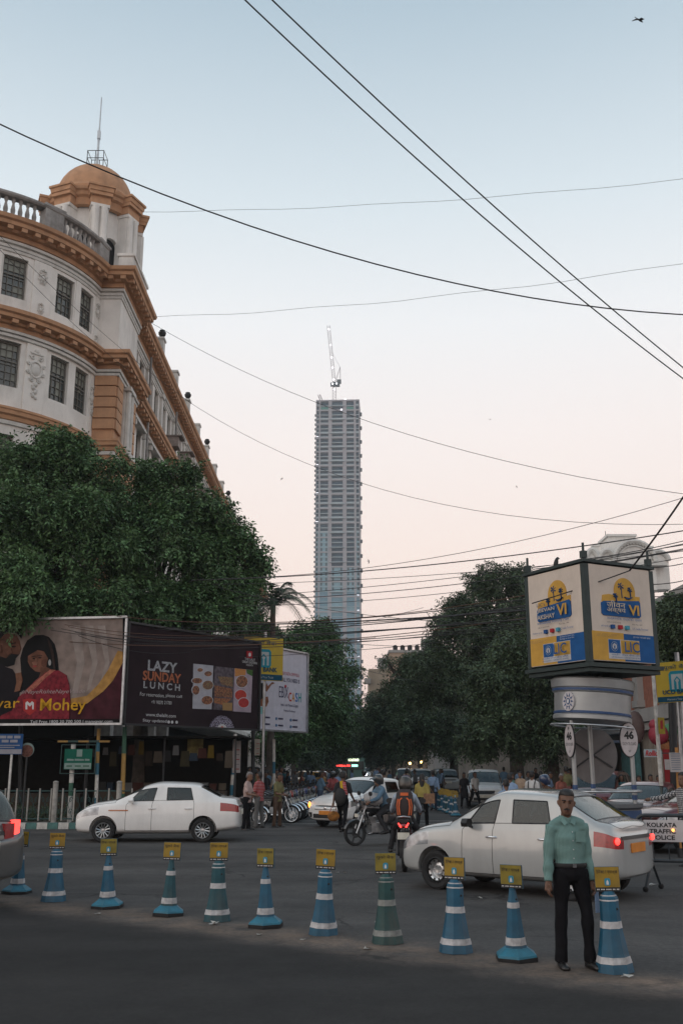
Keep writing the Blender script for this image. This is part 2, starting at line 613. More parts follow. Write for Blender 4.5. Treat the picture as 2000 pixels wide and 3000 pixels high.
def window(run, a, b, z0, z1, parent, cols, rows, depth=.2, panes=True, dusty=.6):
    (p, n, d) = run.at((a + b) / 2)
    w, h = b - a - .015, z1 - z0 - .01
    key = (round(w, 2), round(h, 2), cols, rows)
    if key not in WIN:
        fr = MB()
        t = .07
        fr.box((-w / 2 + t / 2, 0, h / 2), (t, .09, h)).box((w / 2 - t / 2, 0, h / 2), (t, .09, h))
        fr.box((0, 0, t / 2), (w - 2 * t, .088, t)).box((0, 0, h - t / 2), (w - 2 * t, .088, t))
        fr.box((0, -.006, h * .58), (w - 2 * t, .08, .06))
        for c in range(1, cols): fr.box((-w / 2 + w * c / cols, 0, h / 2), (.026, .05, h - 2 * t))
        for r in range(1, rows): fr.box((0, .002, h * r / rows), (w - 2 * t, .045, .026))
        pw, ph = (w - .03) / cols, (h - .03) / rows
        pm = MB().box((0, 0, 0), (pw, .012, ph)).mesh('pane', M_pane)
        pd = MB().box((0, 0, 0), (pw, .012, ph)).mesh('pane', M_pane2)
        one = MB().box((0, 0, 0), (w - .03, .012, h - .03)).mesh('pane', M_pane)
        WIN[key] = (fr.mesh('window', M_wframe), pm, pd, one, pw, ph)
    fr, pm, pd, one, pw, ph = WIN[key]
    c = p - n * depth
    o = link('window', fr, parent, (c.x, c.y, z0 + .005), math.atan2(d.y, d.x))
    if panes:
        for i in range(cols):
            for r in range(rows):
                q = link('pane', pd if random.random() < (dusty * 1.6 if r > rows * .55 else dusty * .4) else pm, o, (-w / 2 + w * (i + .5) / cols, .028, .015 + ph * (r + .5)))
                q.rotation_euler = (random.uniform(-.02, .02), 0, random.uniform(-.025, .025))
    else:
        link('pane', one, o, (0, .028, h / 2))
    return o

RUN = Run(PATH)
sArc = RUN.cum[1] + 8.0                                   # where the curve starts
def sa(deg): return sArc + arcR * R(deg + 90)
L1, L2, L3, L4 = 10.9, 15.7, 19.9, 24.0
opens, wins = [], []
for a in (-17.5, -30.5, -52, -65, -86):
    w = 1.03 / arcR / 2
    c = sa(a)
    for z0, z1 in ((20.95, 22.8), (17.0, 18.98), (12.7, 14.95), (8.2, 10.2)):
        opens.append((c - .52, c + .52, z0, z1))
        wins.append((c - .52, c + .52, z0, z1))
for k in range(4):
    c = sArc - 3 - k * 4.5
    for z0, z1 in ((20.95, 22.8), (17.0, 18.98), (12.7, 14.95)): opens.append((c - .6, c + .6, z0, z1)); wins.append((c - .6, c + .6, z0, z1))
endArc = RUN.cum[-5]
wall(RUN, 0, endArc, 5.2, L4, opens, m=M_wall, parent=BL)
for a, b, z0, z1 in wins:
    far = (a + b) / 2 < sa(-75)
    window(RUN, a, b, z0, z1, BL, 4, 6, panes=not far and z0 > 12)
# avenue side: openings in bays
s2 = RUN.cum[-2]
opens2, w2 = [], []
bays = []
for k in range(20):
    c = s2 + 2.6 + k * 4.3
    bays.append(c)
    for z0, z1 in ((20.7, 22.9), (16.6, 19.0), (12.0, 14.9), (7.6, 10.2)):
        for dx in (-.85, .85):
            opens2.append((c + dx - .55, c + dx + .55, z0, z1))
            w2.append((c + dx - .55, c + dx + .55, z0, z1))
wall(RUN, s2, RUN.cum[-1] - .01, 5.2, L4, opens2, m=M_wall, parent=BL)
for i, (a, b, z0, z1) in enumerate(w2):
    if i < 96: window(RUN, a, b, z0, z1, BL, 3, 4, panes=False)
for a, b in ((RUN.cum[-5], RUN.cum[-4]), (RUN.cum[-4], RUN.cum[-3]), (RUN.cum[-3], RUN.cum[-2])):
    wall(RUN, a + .001, b - .001, 5.2, 19.6, [], m=M_orange if a != RUN.cum[-3] else M_wall, parent=BL, name='pier')
    wall(RUN, a + .001, b - .001, 19.6, L4, [], m=M_wall, parent=BL, name='pier')
# dark backing so the rooms read as rooms
core = offset_path(PATH, -.42)
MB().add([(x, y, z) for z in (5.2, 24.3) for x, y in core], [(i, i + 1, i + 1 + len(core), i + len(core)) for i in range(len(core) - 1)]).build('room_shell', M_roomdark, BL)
MB().add([(x, y, 24.25) for x, y in core] + [(-30, 60, 24.25)], [list(range(len(core) + 1))]).build('roof_slab', M_stone, BL)
# open ground floor: piers behind the hoardings
gp = MB()
for i in range(14):
    p, n, d = RUN.at(RUN.cum[-1] * .0 + sArc - 14 + i * 2.35 if i < 9 else s2 + (i - 9) * 4.3)
    q = p - n * .5
    link('ground_floor_pier', gp.mesh('ground_floor_pier', M_stone) if gp.v else gp.box((0, 0, 0), (.7, .7, 5.2)).mesh('ground_floor_pier', M_stone), BL, (q.x, q.y, 2.6), math.atan2(d.y, d.x))
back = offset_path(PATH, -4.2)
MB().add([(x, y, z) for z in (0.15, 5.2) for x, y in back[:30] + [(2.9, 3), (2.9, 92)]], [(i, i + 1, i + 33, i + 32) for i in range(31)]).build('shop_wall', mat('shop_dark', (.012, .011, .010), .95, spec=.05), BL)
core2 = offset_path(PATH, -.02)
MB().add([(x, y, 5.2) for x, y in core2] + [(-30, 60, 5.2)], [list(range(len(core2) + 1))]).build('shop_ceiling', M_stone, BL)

def cornice(name, z, prof, m, dentil_m, pitch, dsize, dz, off, smax=60):
    c = sweep(name, PATH, [(a, z + h) for a, h in prof], m, BL, smooth=25)
    dm = MB().box((0, 0, 0), dsize).mesh('modillion', dentil_m)
    far = MB()
    po = offset_path(PATH, off)
    rn = Run(po)
    t = rn.cum[1] + 4
    while t < rn.cum[-1] - .5:
        p, n, d = rn.at(t)
        if t < rn.cum[-2] + 30:
            link('modillion', dm, c, (p.x, p.y, z + dz), math.atan2(d.y, d.x))
        else:
            far.box((p.x, p.y, z + dz), (dsize[1], dsize[0], dsize[2]))
        t += pitch if t < rn.cum[-2] else pitch * 1.0
    o = far.build('far_modillions', dentil_m, c)
    o['kind'] = 'stuff'
    return c
top_prof = [(-.1, -.05), (.14, -.05), (.16, .14), (.30, .18), (.34, .30), (.62, .36), (.64, .52), (.74, .58), (.78, .74), (-.1, .8)]
cornice('top_cornice', 23.55, top_prof, M_orange, M_orange, .58, (.24, .34, .17), .26, .42)
cornice('middle_cornice', 19.45, [(-.1, -.02), (.12, 0), (.14, .16), (.26, .2), (.3, .3), (.56, .36), (.58, .5), (.68, .56), (.7, .72), (-.1, .84)], M_orange, M_orange, .72, (.26, .3, .16), .24, .38)
sweep('lower_band', PATH, [(-.05, 15.55), (.1, 15.57), (.14, 15.72), (.24, 15.78), (.26, 15.92), (.3, 15.96), (.3, 16.05), (-.05, 16.1)], M_orange, BL, 25)
sweep('lower_fillet', PATH, [(-.05, 15.36), (.08, 15.37), (.11, 15.52), (-.05, 15.54)], M_mould, BL)
sweep('base_band', PATH, [(-.05, 10.9), (.16, 10.92), (.2, 11.1), (.3, 11.2), (-.05, 11.3)], M_mould, BL)
sweep('base_entablature', PATH, [(-.05, 5.1), (.3, 5.12), (.32, 5.5), (.2, 5.6), (-.05, 5.7)], M_mould, BL)
for z, a in ((19.1, .13), (19.26, .2), (23.1, .08), (23.3, .14), (22.95, .05)):
    sweep('string_moulding', PATH, [(-.03, z), (a, z + .02), (a + .02, z + .13), (-.03, z + .15)], M_mould, BL)
# flat pilaster strips and plaster ornament on the curved bay
def panel_at(deg, w, z0, z1, th, name, m):
    p, n, d = RUN.at(sa(deg))
    c = p + n * (th / 2 - .01)
    return MB().box((0, 0, (z1 - z0) / 2), (w, th, z1 - z0)).build(name, m, BL, loc=(c.x, c.y, z0), rz=math.atan2(d.y, d.x))
def cartouche(deg, z, s, drop):
    p, n, d = RUN.at(sa(deg))
    c = p + n * .07
    mb = MB()
    ring = [(.34 * s * math.cos(t), 0, .42 * s * math.sin(t)) for t in np.linspace(0, 2 * math.pi, 15)]
    mb.tube(ring, .055 * s, 6, cap=False)
    mb.ball((0, .02, 0), (.27 * s, .08, .34 * s), 10, 6)
    for sx in (-1, 1):
        for cx, cz, r in ((.24, .62, .14), (.42, .25, .09), (.42, -.2, .1), (.2, -.55, .12)):
            sp = [(sx * (cx + r * (1 - k / 16) * math.cos(k * .8)) * s, -.02, (cz + r * (1 - k / 16) * math.sin(k * .8)) * s) for k in range(12)]
            mb.tube(sp, .04 * s, 5)
    for k in range(drop):
        mb.ball((.06 * (-1) ** k * s, 0, (-.75 - k * .2) * s), (.13 * s * (1 - k * .08), .07, .13 * s), 7, 5)
        mb.ball((-.1 * (-1) ** k * s, 0, (-.85 - k * .2) * s), (.09 * s, .06, .09 * s), 6, 4)
    mb.box((0, 0, .85 * s), (.7 * s, .09, .08 * s)).ball((0, 0, .97 * s), (.16 * s, .08, .12 * s), 8, 5)
    return mb.build('plaster_ornament', M_mould, BL, smooth=50, loc=(c.x, c.y, z), rz=math.atan2(d.y, d.x))
for deg in (-41.5, -9.8, -75.5):
    panel_at(deg, .92 if deg != -9.8 else .4, 16.15, 19.1, .07, 'pilaster_strip', M_wall)
    cartouche(deg, 18.0, .85 if deg != -9.8 else .55, 4)
    panel_at(deg, .85 if deg != -9.8 else .35, 20.4, 22.95, .05, 'pilaster_strip', M_wall)
    cartouche(deg, 22.2, .42, 0)
    cartouche(deg, 20.75, .3, 0)
for deg in (-24, -58.5):
    panel_at(deg, .3, 20.4, 22.95, .04, 'pilaster_strip', M_wall)
# rusticated ochre blocks on the corner pier
bm_ = MB().box((0, 0, 0), (.98, .12, .46)).mesh('rusticated_block', M_orange)
bm2 = MB().box((0, 0, 0), (.12, 1.05, .46)).mesh('rusticated_block', M_orange)
z = 5.9
while z < 19.2:
    if not (10.7 < z < 11.5 or 15.2 < z < 16.3):
        link('rusticated_block', bm_, BL, (7.1, -1.0, z))
        for y in (-.42, 2.44): link('rusticated_block', bm2, BL, (7.61, y, z))
    z += .52
# white niche with column between the two ochre piers
mb = MB()
mb.box((7.62, 1.0, 17.6), (.1, .9, 3.0)).tube([(7.75, .75, 16.1), (7.75, .75, 19.0)], .16, 10).tube([(7.75, 1.4, 16.1), (7.75, 1.4, 19.0)], .16, 10)
mb.box((7.75, 1.07, 19.1), (.4, 1.2, .2)).box((7.75, 1.07, 16.0), (.36, 1.1, .25))
mb.build('niche_columns', M_mould, BL, smooth=35)
# avenue side relief: pilasters, hoods, small canopies
pil = MB().box((0, 0, 0), (.14, .5, 3.0)).box((.03, 0, 1.5), (.26, .66, .2)).box((.02, 0, -1.5), (.24, .62, .18)).mesh('pilaster', M_mould)
hood = MB().box((.12, 0, 0), (.42, 3.1, .12)).box((.2, -1.2, -.2), (.2, .16, .3)).box((.2, 1.2, -.2), (.2, .16, .3)).mesh('window_hood', M_mould)
ac = MB().box((0, 0, 0), (.75, .95, .6)).box((.12, 0, .34), (1.0, 1.15, .06)).mesh('air_conditioner', mat('ac_box', (.26, .22, .2), .7, var=.2))
brick_panel = MB().box((0, 0, 0), (.06, 1.0, 1.3)).mesh('brick_panel', mat('brick_panel', (.32, .15, .09), .9, var=.3, scale=14))
for k, c in enumerate(bays):
    p, n, d = RUN.at(c)
    for z in (17.6, 21.9):
        link('pilaster', pil, BL, (7.18, p.y - 2.15, z - .1 + (.3 if z < 20 else -.25)))
    if k < 14:
        link('window_hood', hood, BL, (7.16, p.y, 15.15))
        link('window_hood', hood, BL, (7.14, p.y, 19.2 - .15))
    if k in (2, 3, 5, 8): link('air_conditioner', ac, BL, (7.7, p.y - .6, 20.7 + (k % 2) * .35))
    if k in (0, 4, 5, 7, 9): link('brick_panel', brick_panel, BL, (7.16, p.y + 1.9, 21.4))
# parapet, balustrade
ped = MB().box((0, 0, .6), (.95, .42, 1.2)).box((0, 0, 1.24), (1.06, .54, .12)).box((0, 0, .07), (1.06, .54, .14))
pedm = ped.mesh('pedestal', M_stone)
BAL_Z = 24.32
bal_off = .12
bp = offset_path(PATH, bal_off)[:31]
sweep('balustrade_rail', PATH[:31], [(bal_off - .2, BAL_Z + 1.05), (bal_off + .2, BAL_Z + 1.05), (bal_off + .26, BAL_Z + 1.12), (bal_off + .26, BAL_Z + 1.22), (bal_off - .26, BAL_Z + 1.24)], M_stone, BL)
sweep('balustrade_plinth', PATH[:31], [(bal_off - .2, BAL_Z - .02), (bal_off + .24, BAL_Z - .02), (bal_off + .2, BAL_Z + .16), (bal_off - .2, BAL_Z + .18)], M_stone, BL)
balm = MB().lathe([(.085, .14), (.09, .2), (.055, .26), (.1, .42), (.105, .52), (.06, .74), (.05, .84), (.085, .92), (.09, 1.06)], 10).mesh('baluster', M_stone, smooth=60)
rb = Run(bp)
t = rb.cum[1] + .3
peds = [rb.cum[1] + 8 + (arcR + bal_off) * R(90 + a) for a in (-8.8, -40, -73)]
while t < rb.cum[-1] - .4:
    p, n, d = rb.at(t)
    if all(abs(t - q) > .62 for q in peds): link('baluster', balm, BL, (p.x, p.y, BAL_Z))
    t += .31
for q in peds:
    p, n, d = rb.at(min(q, rb.cum[-1] - .3))
    link('pedestal', pedm, BL, (p.x, p.y, BAL_Z), math.atan2(d.y, d.x))
MB().box((7.55, 1.3, 24.9), (.7, 3.4, 1.2)).box((7.55, 1.3, 25.55), (.84, 3.5, .14)).build('parapet_block', M_wall, BL)
MB().box((7.25, 47, 24.65), (.36, 86, .75)).build('avenue_parapet', M_stone, BL)
post = MB().box((0, 0, .5), (.6, .6, 1.0)).box((0, 0, 1.05), (.72, .72, .12)).mesh('parapet_post', M_mould)
urn = MB().lathe([(.02, 0), (.11, .02), (.06, .08), (.2, .26), (.23, .4), (.14, .5), (.16, .54), (.02, .56)], 12).mesh('urn', M_black, smooth=60)
for k in range(16):
    y = 9.2 + k * 4.9
    o = link('parapet_post', post, BL, (7.42, y, 24.4))
    if k in (0, 2, 4, 7, 9, 12): link('urn', urn, o, (.16, 0, 1.1))
down = MB().tube([(7.5, 6.9, 23.4), (7.5, 6.9, 6)], .07, 7).build('drain_pipe', M_stone, BL)
MB().tube([(7.5, 15.5, 23.4), (7.5, 15.5, 6)], .07, 7).build('drain_pipe', M_stone, BL)

# turret
TX, TY = 4.5, 4.5
tw = []
for i in range(8):
    a = R(i * 45 + 22.5)
    tw.append((TX + 2.1 * math.cos(a), TY + 2.1 * math.sin(a)))
arch = [(-.42, 26.3), (.42, 26.3)] + [(.42 * math.cos(R(t)), 28.0 + .42 * math.sin(R(t))) for t in range(0, 181, 20)]
for i in range(8):
    a, b = Vector(tw[i]), Vector(tw[(i + 1) % 8])
    mid, d = (a + b) / 2, (b - a)
    n = Vector((d.y, -d.x)).normalized()
    ln = d.length
    # face with an arched opening, local x along the face
    out_ = [(-ln / 2, 24.2), (ln / 2, 24.2), (ln / 2, 29.9), (-ln / 2, 29.9)]
    mb = MB()
    k = len(arch)
    rim = [(x, z) for x, z in arch]
    cellv = [(x, 0, z) for x, z in out_] + [(x, 0, z) for x, z in rim] + [(x, .3, z) for x, z in rim]
    fs = [(0, 1, 5, 4), (1, 2) + tuple(range(4 + 2 + 4, 4 + 1 - 1, -1))[:0] + (2,)] if False else []
    tp = 4 + 2 + 4                      # crown of the arch
    fs = [(0, 1, 5, 4), tuple([1, 2, tp] + list(range(tp - 1, 4, -1))), tuple([3, 0, 4] + list(range(4 + k - 1, tp - 1, -1))), (2, 3, tp)]
    fs += [(4 + j, 4 + (j + 1) % k, 4 + k + (j + 1) % k, 4 + k + j) for j in range(k)]
    mb.add(cellv, fs)
    mb.build('turret_wall', M_wall, BL, loc=(mid.x, mid.y, 0), rz=math.atan2(-n.x * -1, -n.y * 1) if False else math.atan2(d.y, d.x))
    # paired columns on the corners
    ca = R(i * 45 + 22.5)
    for s_ in (-1, 1):
        cx, cy = TX + 2.62 * math.cos(ca + s_ * .14), TY + 2.62 * math.sin(ca + s_ * .14)
        if s_ == 1:
            c = MB().box((0, 0, 27.0), (.68, .86, 5.6)).box((0, 0, 24.5), (.82, 1.0, .5)).box((.05, 0, 29.75), (.78, .96, .16))
            c.tube([(.37, -.21, 24.7), (.37, -.21, 29.7)], .18, 10).tube([(.37, .21, 24.7), (.37, .21, 29.7)], .18, 10)
            c.build('turret_pier', M_wall, BL, smooth=30, loc=(TX + 2.16 * math.cos(ca), TY + 2.16 * math.sin(ca), 0), rz=ca)
            c = MB().box((0, 0, 30.05), (.84, 1.02, .42)).box((.08, 0, 30.36), (1.0, 1.16, .2)).box((.1, 0, 30.58), (1.06, 1.2, .24), taper=1.06).box((.12, 0, 30.76), (1.2, 1.36, .12)).box((-.1, 0, 30.93), (.6, .8, .22))
            c.build('turret_entablature_block', M_orange, BL, loc=(TX + 2.16 * math.cos(ca), TY + 2.16 * math.sin(ca), 0), rz=ca)
MB().lathe([(2.05, 29.85), (2.24, 29.9), (2.26, 30.3), (2.4, 30.4), (2.42, 30.58), (2.52, 30.66), (2.54, 30.8), (2.0, 30.9)], 32, (TX, TY, 0), a0=R(22.5), a1=R(382.5)).build('turret_cornice', M_orange, BL, smooth=30)
MB().lathe([(1.9, 24.2), (1.75, 24.3), (1.75, 29.8), (.02, 29.8)], 16, (TX, TY, 0)).build('turret_core', M_roomdark, BL)
MB().lathe([(2.1, 30.85), (2.12, 31.2), (2.05, 31.25)] + [(2.02 * math.cos(R(t)), 31.25 + 2.1 * math.sin(R(t))) for t in range(5, 86, 8)] + [(.35, 33.38), (.35, 33.5), (.02, 33.52)], 40, (TX, TY, 0)).build('dome', M_orange, BL, smooth=50)
rail = MB()
for z in (33.8, 34.25):
    rail.tube([(TX + .44 * x, TY + .44 * y, z) for x, y in ((-1, -1), (1, -1), (1, 1), (-1, 1), (-1, -1))], .022, 5)
for x, y in ((-1, -1), (1, -1), (1, 1), (-1, 1), (0, -1), (0, 1)):
    rail.tube([(TX + .44 * x, TY + .44 * y, 33.05), (TX + .44 * x, TY + .44 * y, 34.25)], .022, 5)
rail.build('dome_railing', M_dark, BL)
MB().tube([(TX, TY, 33.4), (TX, TY, 35.6), (TX, TY, 35.61), (TX, TY, 37.9)], [.075, .06, .045, .03], 7).box((TX, TY, 35.5), (.16, .16, .5)).build('flagpole', M_steel, BL)
# ------------------------------------------------------------------ skyscraper under construction with its crane
M_conc = mat('tower_concrete', (.31, .31, .335), .9, var=.1, scale=.05)  # tower colours tinted blue to carry part of the distance haze
M_slab = mat('tower_slab', (.33, .40, .43), .9, var=.12, scale=.08)
M_void = mat('open_floor', (.03, .085, .135), .9, var=.25, scale=.06)
M_tglass = mat('tower_glass', (.075, .2, .27), .3, var=.3, scale=.12, spec=.6)
M_tglass2 = mat('tower_glass_pale', (.15, .29, .35), .35, var=.25, scale=.15)
M_tdark = mat('tower_vent', (.03, .05, .06), .6)
M_lamp = mat('work_lamp', (1, .97, 1), .5, emit=2.5, emcol=(.95, .93, 1))
M_net = mat('safety_net', (.05, .2, .17), .9)
FH, NF, TW_, TD = 3.5, 74, 31.5, 27.0
T = thing('skyscraper', 'tall unfinished skyscraper with open upper floors rising over the avenue', 'skyscraper', (-2.1, 695, 0), R(-2.6))
ht = NF * FH
MB().box((0, 1.0, ht / 2), (TW_ - 1.2, TD - 3, ht)).build('core', M_void, T)
fx = lambda f: -TW_ / 2 + f * TW_
yf = -TD / 2
bays5 = [(.0, .07), (.105, .285), (.365, .615), (.70, .87), (.915, 1.0)]
cols = [(.0, .018), (.07, .035), (.285, .08), (.615, .085), (.87, .045), (.982, .018)]
for f, w in cols:
    MB().box((fx(f) + w * TW_ / 2, yf + .5, ht / 2), (w * TW_, 1.3, ht)).build('column', M_conc, T)
for sx in (-1, 1):
    for k in range(4):
        MB().box((sx * (TW_ / 2 - .45), yf + 4 + k * 6.6, ht / 2), (.9, 1.6, ht)).build('column', M_conc, T)
sl = MB().box((0, 0, 0), (TW_ - .4, TD - .8, .55)).mesh('floor_slab', M_slab)
sl3 = MB().box((0, 0, 0), (TW_ + .05, TD + .2, 1.0)).mesh('floor_slab', M_conc)
par = [MB().box(((fx(a) + fx(b)) / 2, yf + .25, .55), ((b - a) * TW_ - .05, .2, 1.15)).mesh('parapet', M_slab) for a, b in bays5]
gl = []
for a, b in bays5:
    w = (b - a) * TW_ - .04
    g = MB().box((0, 0, 0), (w, .3, FH - .3)).mesh('glazing', M_tglass)
    g2 = MB().box((0, 0, 0), (w, .3, FH - .3)).mesh('glazing', M_tglass2)
    vm = MB().box((0, 0, 0), (w, .3, FH - .3))
    vm.m = [0] * len(vm.f)
    for sx in (-1, 1):
        vm.box((sx * (w / 2 - 1.1), -.2, .1), (1.1, .12, 2.0), mi=1)
    gl.append((g, g2, vm.mesh('glazing', [M_tglass2, M_tdark])))
bal = MB().box((0, 0, .9), (1.5, 3.0, 1.9), taper=1.15).box((0, 0, 2.1), (1.7, .1, .5)).mesh('balcony', M_tdark)
bals = MB().box((0, 0, .6), (1.0, 2.2, 1.2)).mesh('balcony', M_tdark)
led = MB().box((0, 0, 0), (TW_ * .34, 1.6, .5)).mesh('ledge', M_slab)
lm = MB().box((0, 0, 0), (1.5, .3, .2)).mesh('work_lamp', M_lamp)
ng = 46
for i in range(NF):
    z = i * FH
    link('floor_slab', sl3 if i % 3 == 0 else sl, T, (0, .0, z))
    for b in range(5):
        xc = (fx(bays5[b][0]) + fx(bays5[b][1])) / 2
        if i < ng:
            g, g2, vm = gl[b]
            me = vm if (i > 33 and b in (0, 1, 2, 3, 4)) else (g2 if random.random() < .45 else g)
            if not (i > 38 and b in (2, 3)): link('glazing', me, T, (xc, yf + .45, z + FH / 2))
        elif b in (1, 2, 3) and i % 3 != 2 and i < NF - 2:
            link('parapet', par[b], T, (0, 0, z))
        elif b in (0, 4) and i % 3 == 1:
            link('parapet', par[b], T, (0, 0, z))
    if i > 10 and i % 3 == 1: link('ledge', led, T, (fx(.49), yf - .5, z - .3))
    if i % 3 == 2 and 4 < i < NF - 1: link('balcony', bal, T, (TW_ / 2 + .75, yf + 3.0, z))
    if 6 < i < NF - 2: link('balcony', bals, T, (-TW_ / 2 - .5, yf + 3.0, z))
    if i % 6 == 0 and i > 44 and i < NF - 4: link('work_lamp', lm, T, (fx(.04), yf - .5, z + .9))
    if i % 3 == 0 and 5 < i < 36: link('work_lamp', lm, T, (fx(.95), yf - .5, z + .9))
MB().box((fx(.2), yf + .2, ht - 5.6), (5.8, .2, 2.2)).build('safety_net', M_net, T)
MB().box((fx(.785), yf + .2, ht - 5.6), (5.2, .2, 2.2)).build('safety_net', M_net, T)
MB().box((0, 0, ht + .5), (TW_, TD, 1.0)).build('roof_slab', M_conc, T)
for px in (975, 985, 990):
    pass
ph = MB().ball((0, 0, 0), .62, 10, 6).mesh('flood_lamp', M_lamp)
link('flood_lamp', ph, T, (fx(.585), yf - .9, ht - 7))
link('flood_lamp', ph, T, (fx(.67), yf + 1, ht + 1.6))
# crane
CB = at(979, 1168, 683)
CB.z = ht + 1
CR = thing('tower_crane', 'luffing tower crane with raised lattice jib on top of the skyscraper', 'crane', CB)
M_crane = mat('crane_lattice', (.30, .28, .30), .6, metal=.2)
def lattice(name, a, b, w, n, m, parent, r=.16):
    a, b = Vector(a), Vector(b)
    d = (b - a).normalized()
    x = d.cross(Vector((0, 1, 0))).normalized()
    y = d.cross(x)
    cs = [x * w + y * w, x * w - y * w, -x * w - y * w, -x * w + y * w]
    mb = MB()
    for c in cs: mb.tube([a + c, b + c], r, 4)
    for i in range(n):
        p, q = a + (b - a) * i / n, a + (b - a) * (i + 1) / n
        for k in range(4):
            mb.tube([p + cs[k], q + cs[(k + 1) % 4]], r * .6, 3)
    return mb.build(name, m, parent)
cabz = at(979, 1128, 683).z - CB.z
tip = at(962, 955, 683) - CB
lattice('mast', (0, 0, -1), (0, 0, cabz), 1.2, 6, M_crane, CR)
lattice('jib', (0, 0, cabz + 1), tip, 1.0, 26, M_crane, CR, .14)
MB().box((1.5, 0, cabz + .5), (5, 3, 3)).box((3.4, 0, cabz + 2.6), (3.2, 2.6, 2.6)).box((-1.8, 0, cabz + .3), (2, 2.2, 2.4)).build('machinery_deck', M_tdark, CR)
MB().tube([(.5, 0, cabz + 2), (4.2, 0, cabz + 14)], .2, 4).tube([(4.4, 0, cabz + 2), (4.2, 0, cabz + 14)], .2, 4).tube([(4.2, 0, cabz + 14), (tip.x * .45, 0, cabz + 26)], .1, 4).build('a_frame', M_crane, CR)
for f in (.08, .28, .45, .66, .93): link('jib_lamp', ph, CR, (tip.x * f, -1.4, cabz + (tip.z - cabz) * f))
for x, z in ((-1.2, .2), (1.6, .4), (0, -4)): link('jib_lamp', ph, CR, (x, -2.0, cabz + z))
p = at(940, 1160, 690)
SJ = thing('hoist_boom', 'short stub of a second hoist boom leaning on the roof edge of the skyscraper', 'crane', (p.x, p.y, ht + 1))
lattice('boom', (1.2, 0, -.3), (-1.4, 0, 7), .8, 4, M_crane, SJ, .2)

# ------------------------------------------------------------------ other buildings
M_brick = mat('red_brick', (.30, .115, .075), .9, var=.25, scale=5, bump=.3, bscale=30, grime=.3)
M_cream = mat('cream_plaster', (.30, .26, .22), .9, var=.15, scale=1.5, grime=.45)
M_greyp = mat('grey_plaster', (.33, .32, .31), .9, var=.12, scale=1, grime=.4)
M_teal = mat('teal_shutter', (.06, .16, .17), .7, var=.25)
RB = thing('brick_building', 'red brick building with white pilasters and beige ground floor behind the traffic booth', 'building', (13.2, 37, 0))
MB().box((9, 19.5, 6.2), (18, 39, 3.8)).build('brick_wall', M_brick, RB)
MB().box((9.1, 19.5, 2.1), (17.8, 39, 4.3)).build('ground_floor', M_cream, RB)
MB().box((8.9, 19.5, 4.02), (18.5, 39.5, .55)).box((8.9, 19.5, 3.55), (18.3, 39.3, .3)).build('white_band', M_greyp, RB)
MB().box((8.9, 19.5, 8.2), (18.7, 39.7, .6)).build('roof_cornice', M_greyp, RB)
pm = MB().box((0, 0, 6.2), (.3, .7, 3.8)).box((-.04, 0, 4.55), (.36, .9, .3)).mesh('pilaster', M_greyp)
wm = MB().box((0, 0, 0), (.12, 1.3, 2.2)).box((-.06, 0, 1.2), (.2, 1.6, .18)).box((-.06, 0, -1.2), (.24, 1.6, .14)).mesh('window', M_greyp)
wg = MB().box((0, 0, 0), (.05, 1.1, 2.0)).mesh('pane', M_pane)
for k in range(11):
    link('pilaster', pm, RB, (-.12, .35 + k * 3.6, 0))
    if k < 10:
        for z in (6.3,):
            o = link('window', wm, RB, (-.04, 2.15 + k * 3.6, z)) if k > 2 else None
            if o: link('pane', wg, o, (-.07, 0, 0))
MB().box((-.1, 9.6, 1.6), (.2, 2.4, 3.0)).build('shutter', M_teal, RB)
MB().box((-.13, 14, 1.3), (.2, 3.6, 2.5)).build('shop_opening', M_roomdark, RB)
MB().box((-.7, 12.5, 3.0), (1.6, 5.5, .1)).build('awning', mat('awning', (.1, .13, .2), .8), RB)
mbp = MB()
for k in range(7): mbp.box((-.1, 2.6 + k * .62, 1.7), (.12, .1, 3.2))
mbp.build('wall_ribs', M_cream, RB)
# shop front with steps and dark stair at its near end
MB().box((2.2, -.3, 1.7), (1.4, .6, 3.4)).build('dark_doorway', M_roomdark, RB)

WB = thing('ornate_building', 'white ornate building with arched gables above the trees behind the booth', 'building', at(1840, 2245, 85).xy.to_3d())
b0 = WB.location.copy()
def wp(px, py):
    q = at(px, py, 85)
    return (q.x - b0.x, q.z)
MB().box((.05, 5.2, 9.4), (7.2, 8, 18.8)).build('wall', M_wall, WB)
def gable(px0, px1, pyb, pyt, y, d=1.2):
    a, b = wp(px0, pyb), wp(px1, pyb)
    t = wp((px0 + px1) / 2, pyt)
    cx, hw, hh = (a[0] + b[0]) / 2, abs(b[0] - a[0]) / 2, t[1] - (a[1] + b[1]) / 2
    zb = (a[1] + b[1]) / 2
    pts = [(cx + hw * math.cos(R(q)), zb + hh * math.sin(R(q))) for q in range(0, 181, 12)]
    o = MB().prism([(cx - hw, zb - 2.5), (cx + hw, zb - 2.5)] + pts, y, y + d).build('gable', M_wall, WB)
    rim = MB().tube([(x, y - .12, z) for x, z in pts], .2, 6)
    rim.tube([(cx + hw * .8 * math.cos(R(q)), y - .05, zb + hh * .78 * math.sin(R(q))) for q in range(0, 181, 12)], .09, 5)
    rim.build('gable_moulding', M_mould, o, smooth=50)
    dm = MB().box((0, 0, 0), (.16, .22, .16)).mesh('dentil', M_mould)
    for q in range(10, 171, 10): link('dentil', dm, o, (cx + hw * .9 * math.cos(R(q)), y - .08, zb + hh * .89 * math.sin(R(q))))
    return o
gable(1797, 1918, 1645, 1586, 0)
gable(1757, 1803, 1645, 1610, .3)
gable(1900, 1962, 1640, 1612, .5)
gable(1722, 1760, 1650, 1604, .9)
a, b = wp(1796, 1605), wp(1872, 1558)
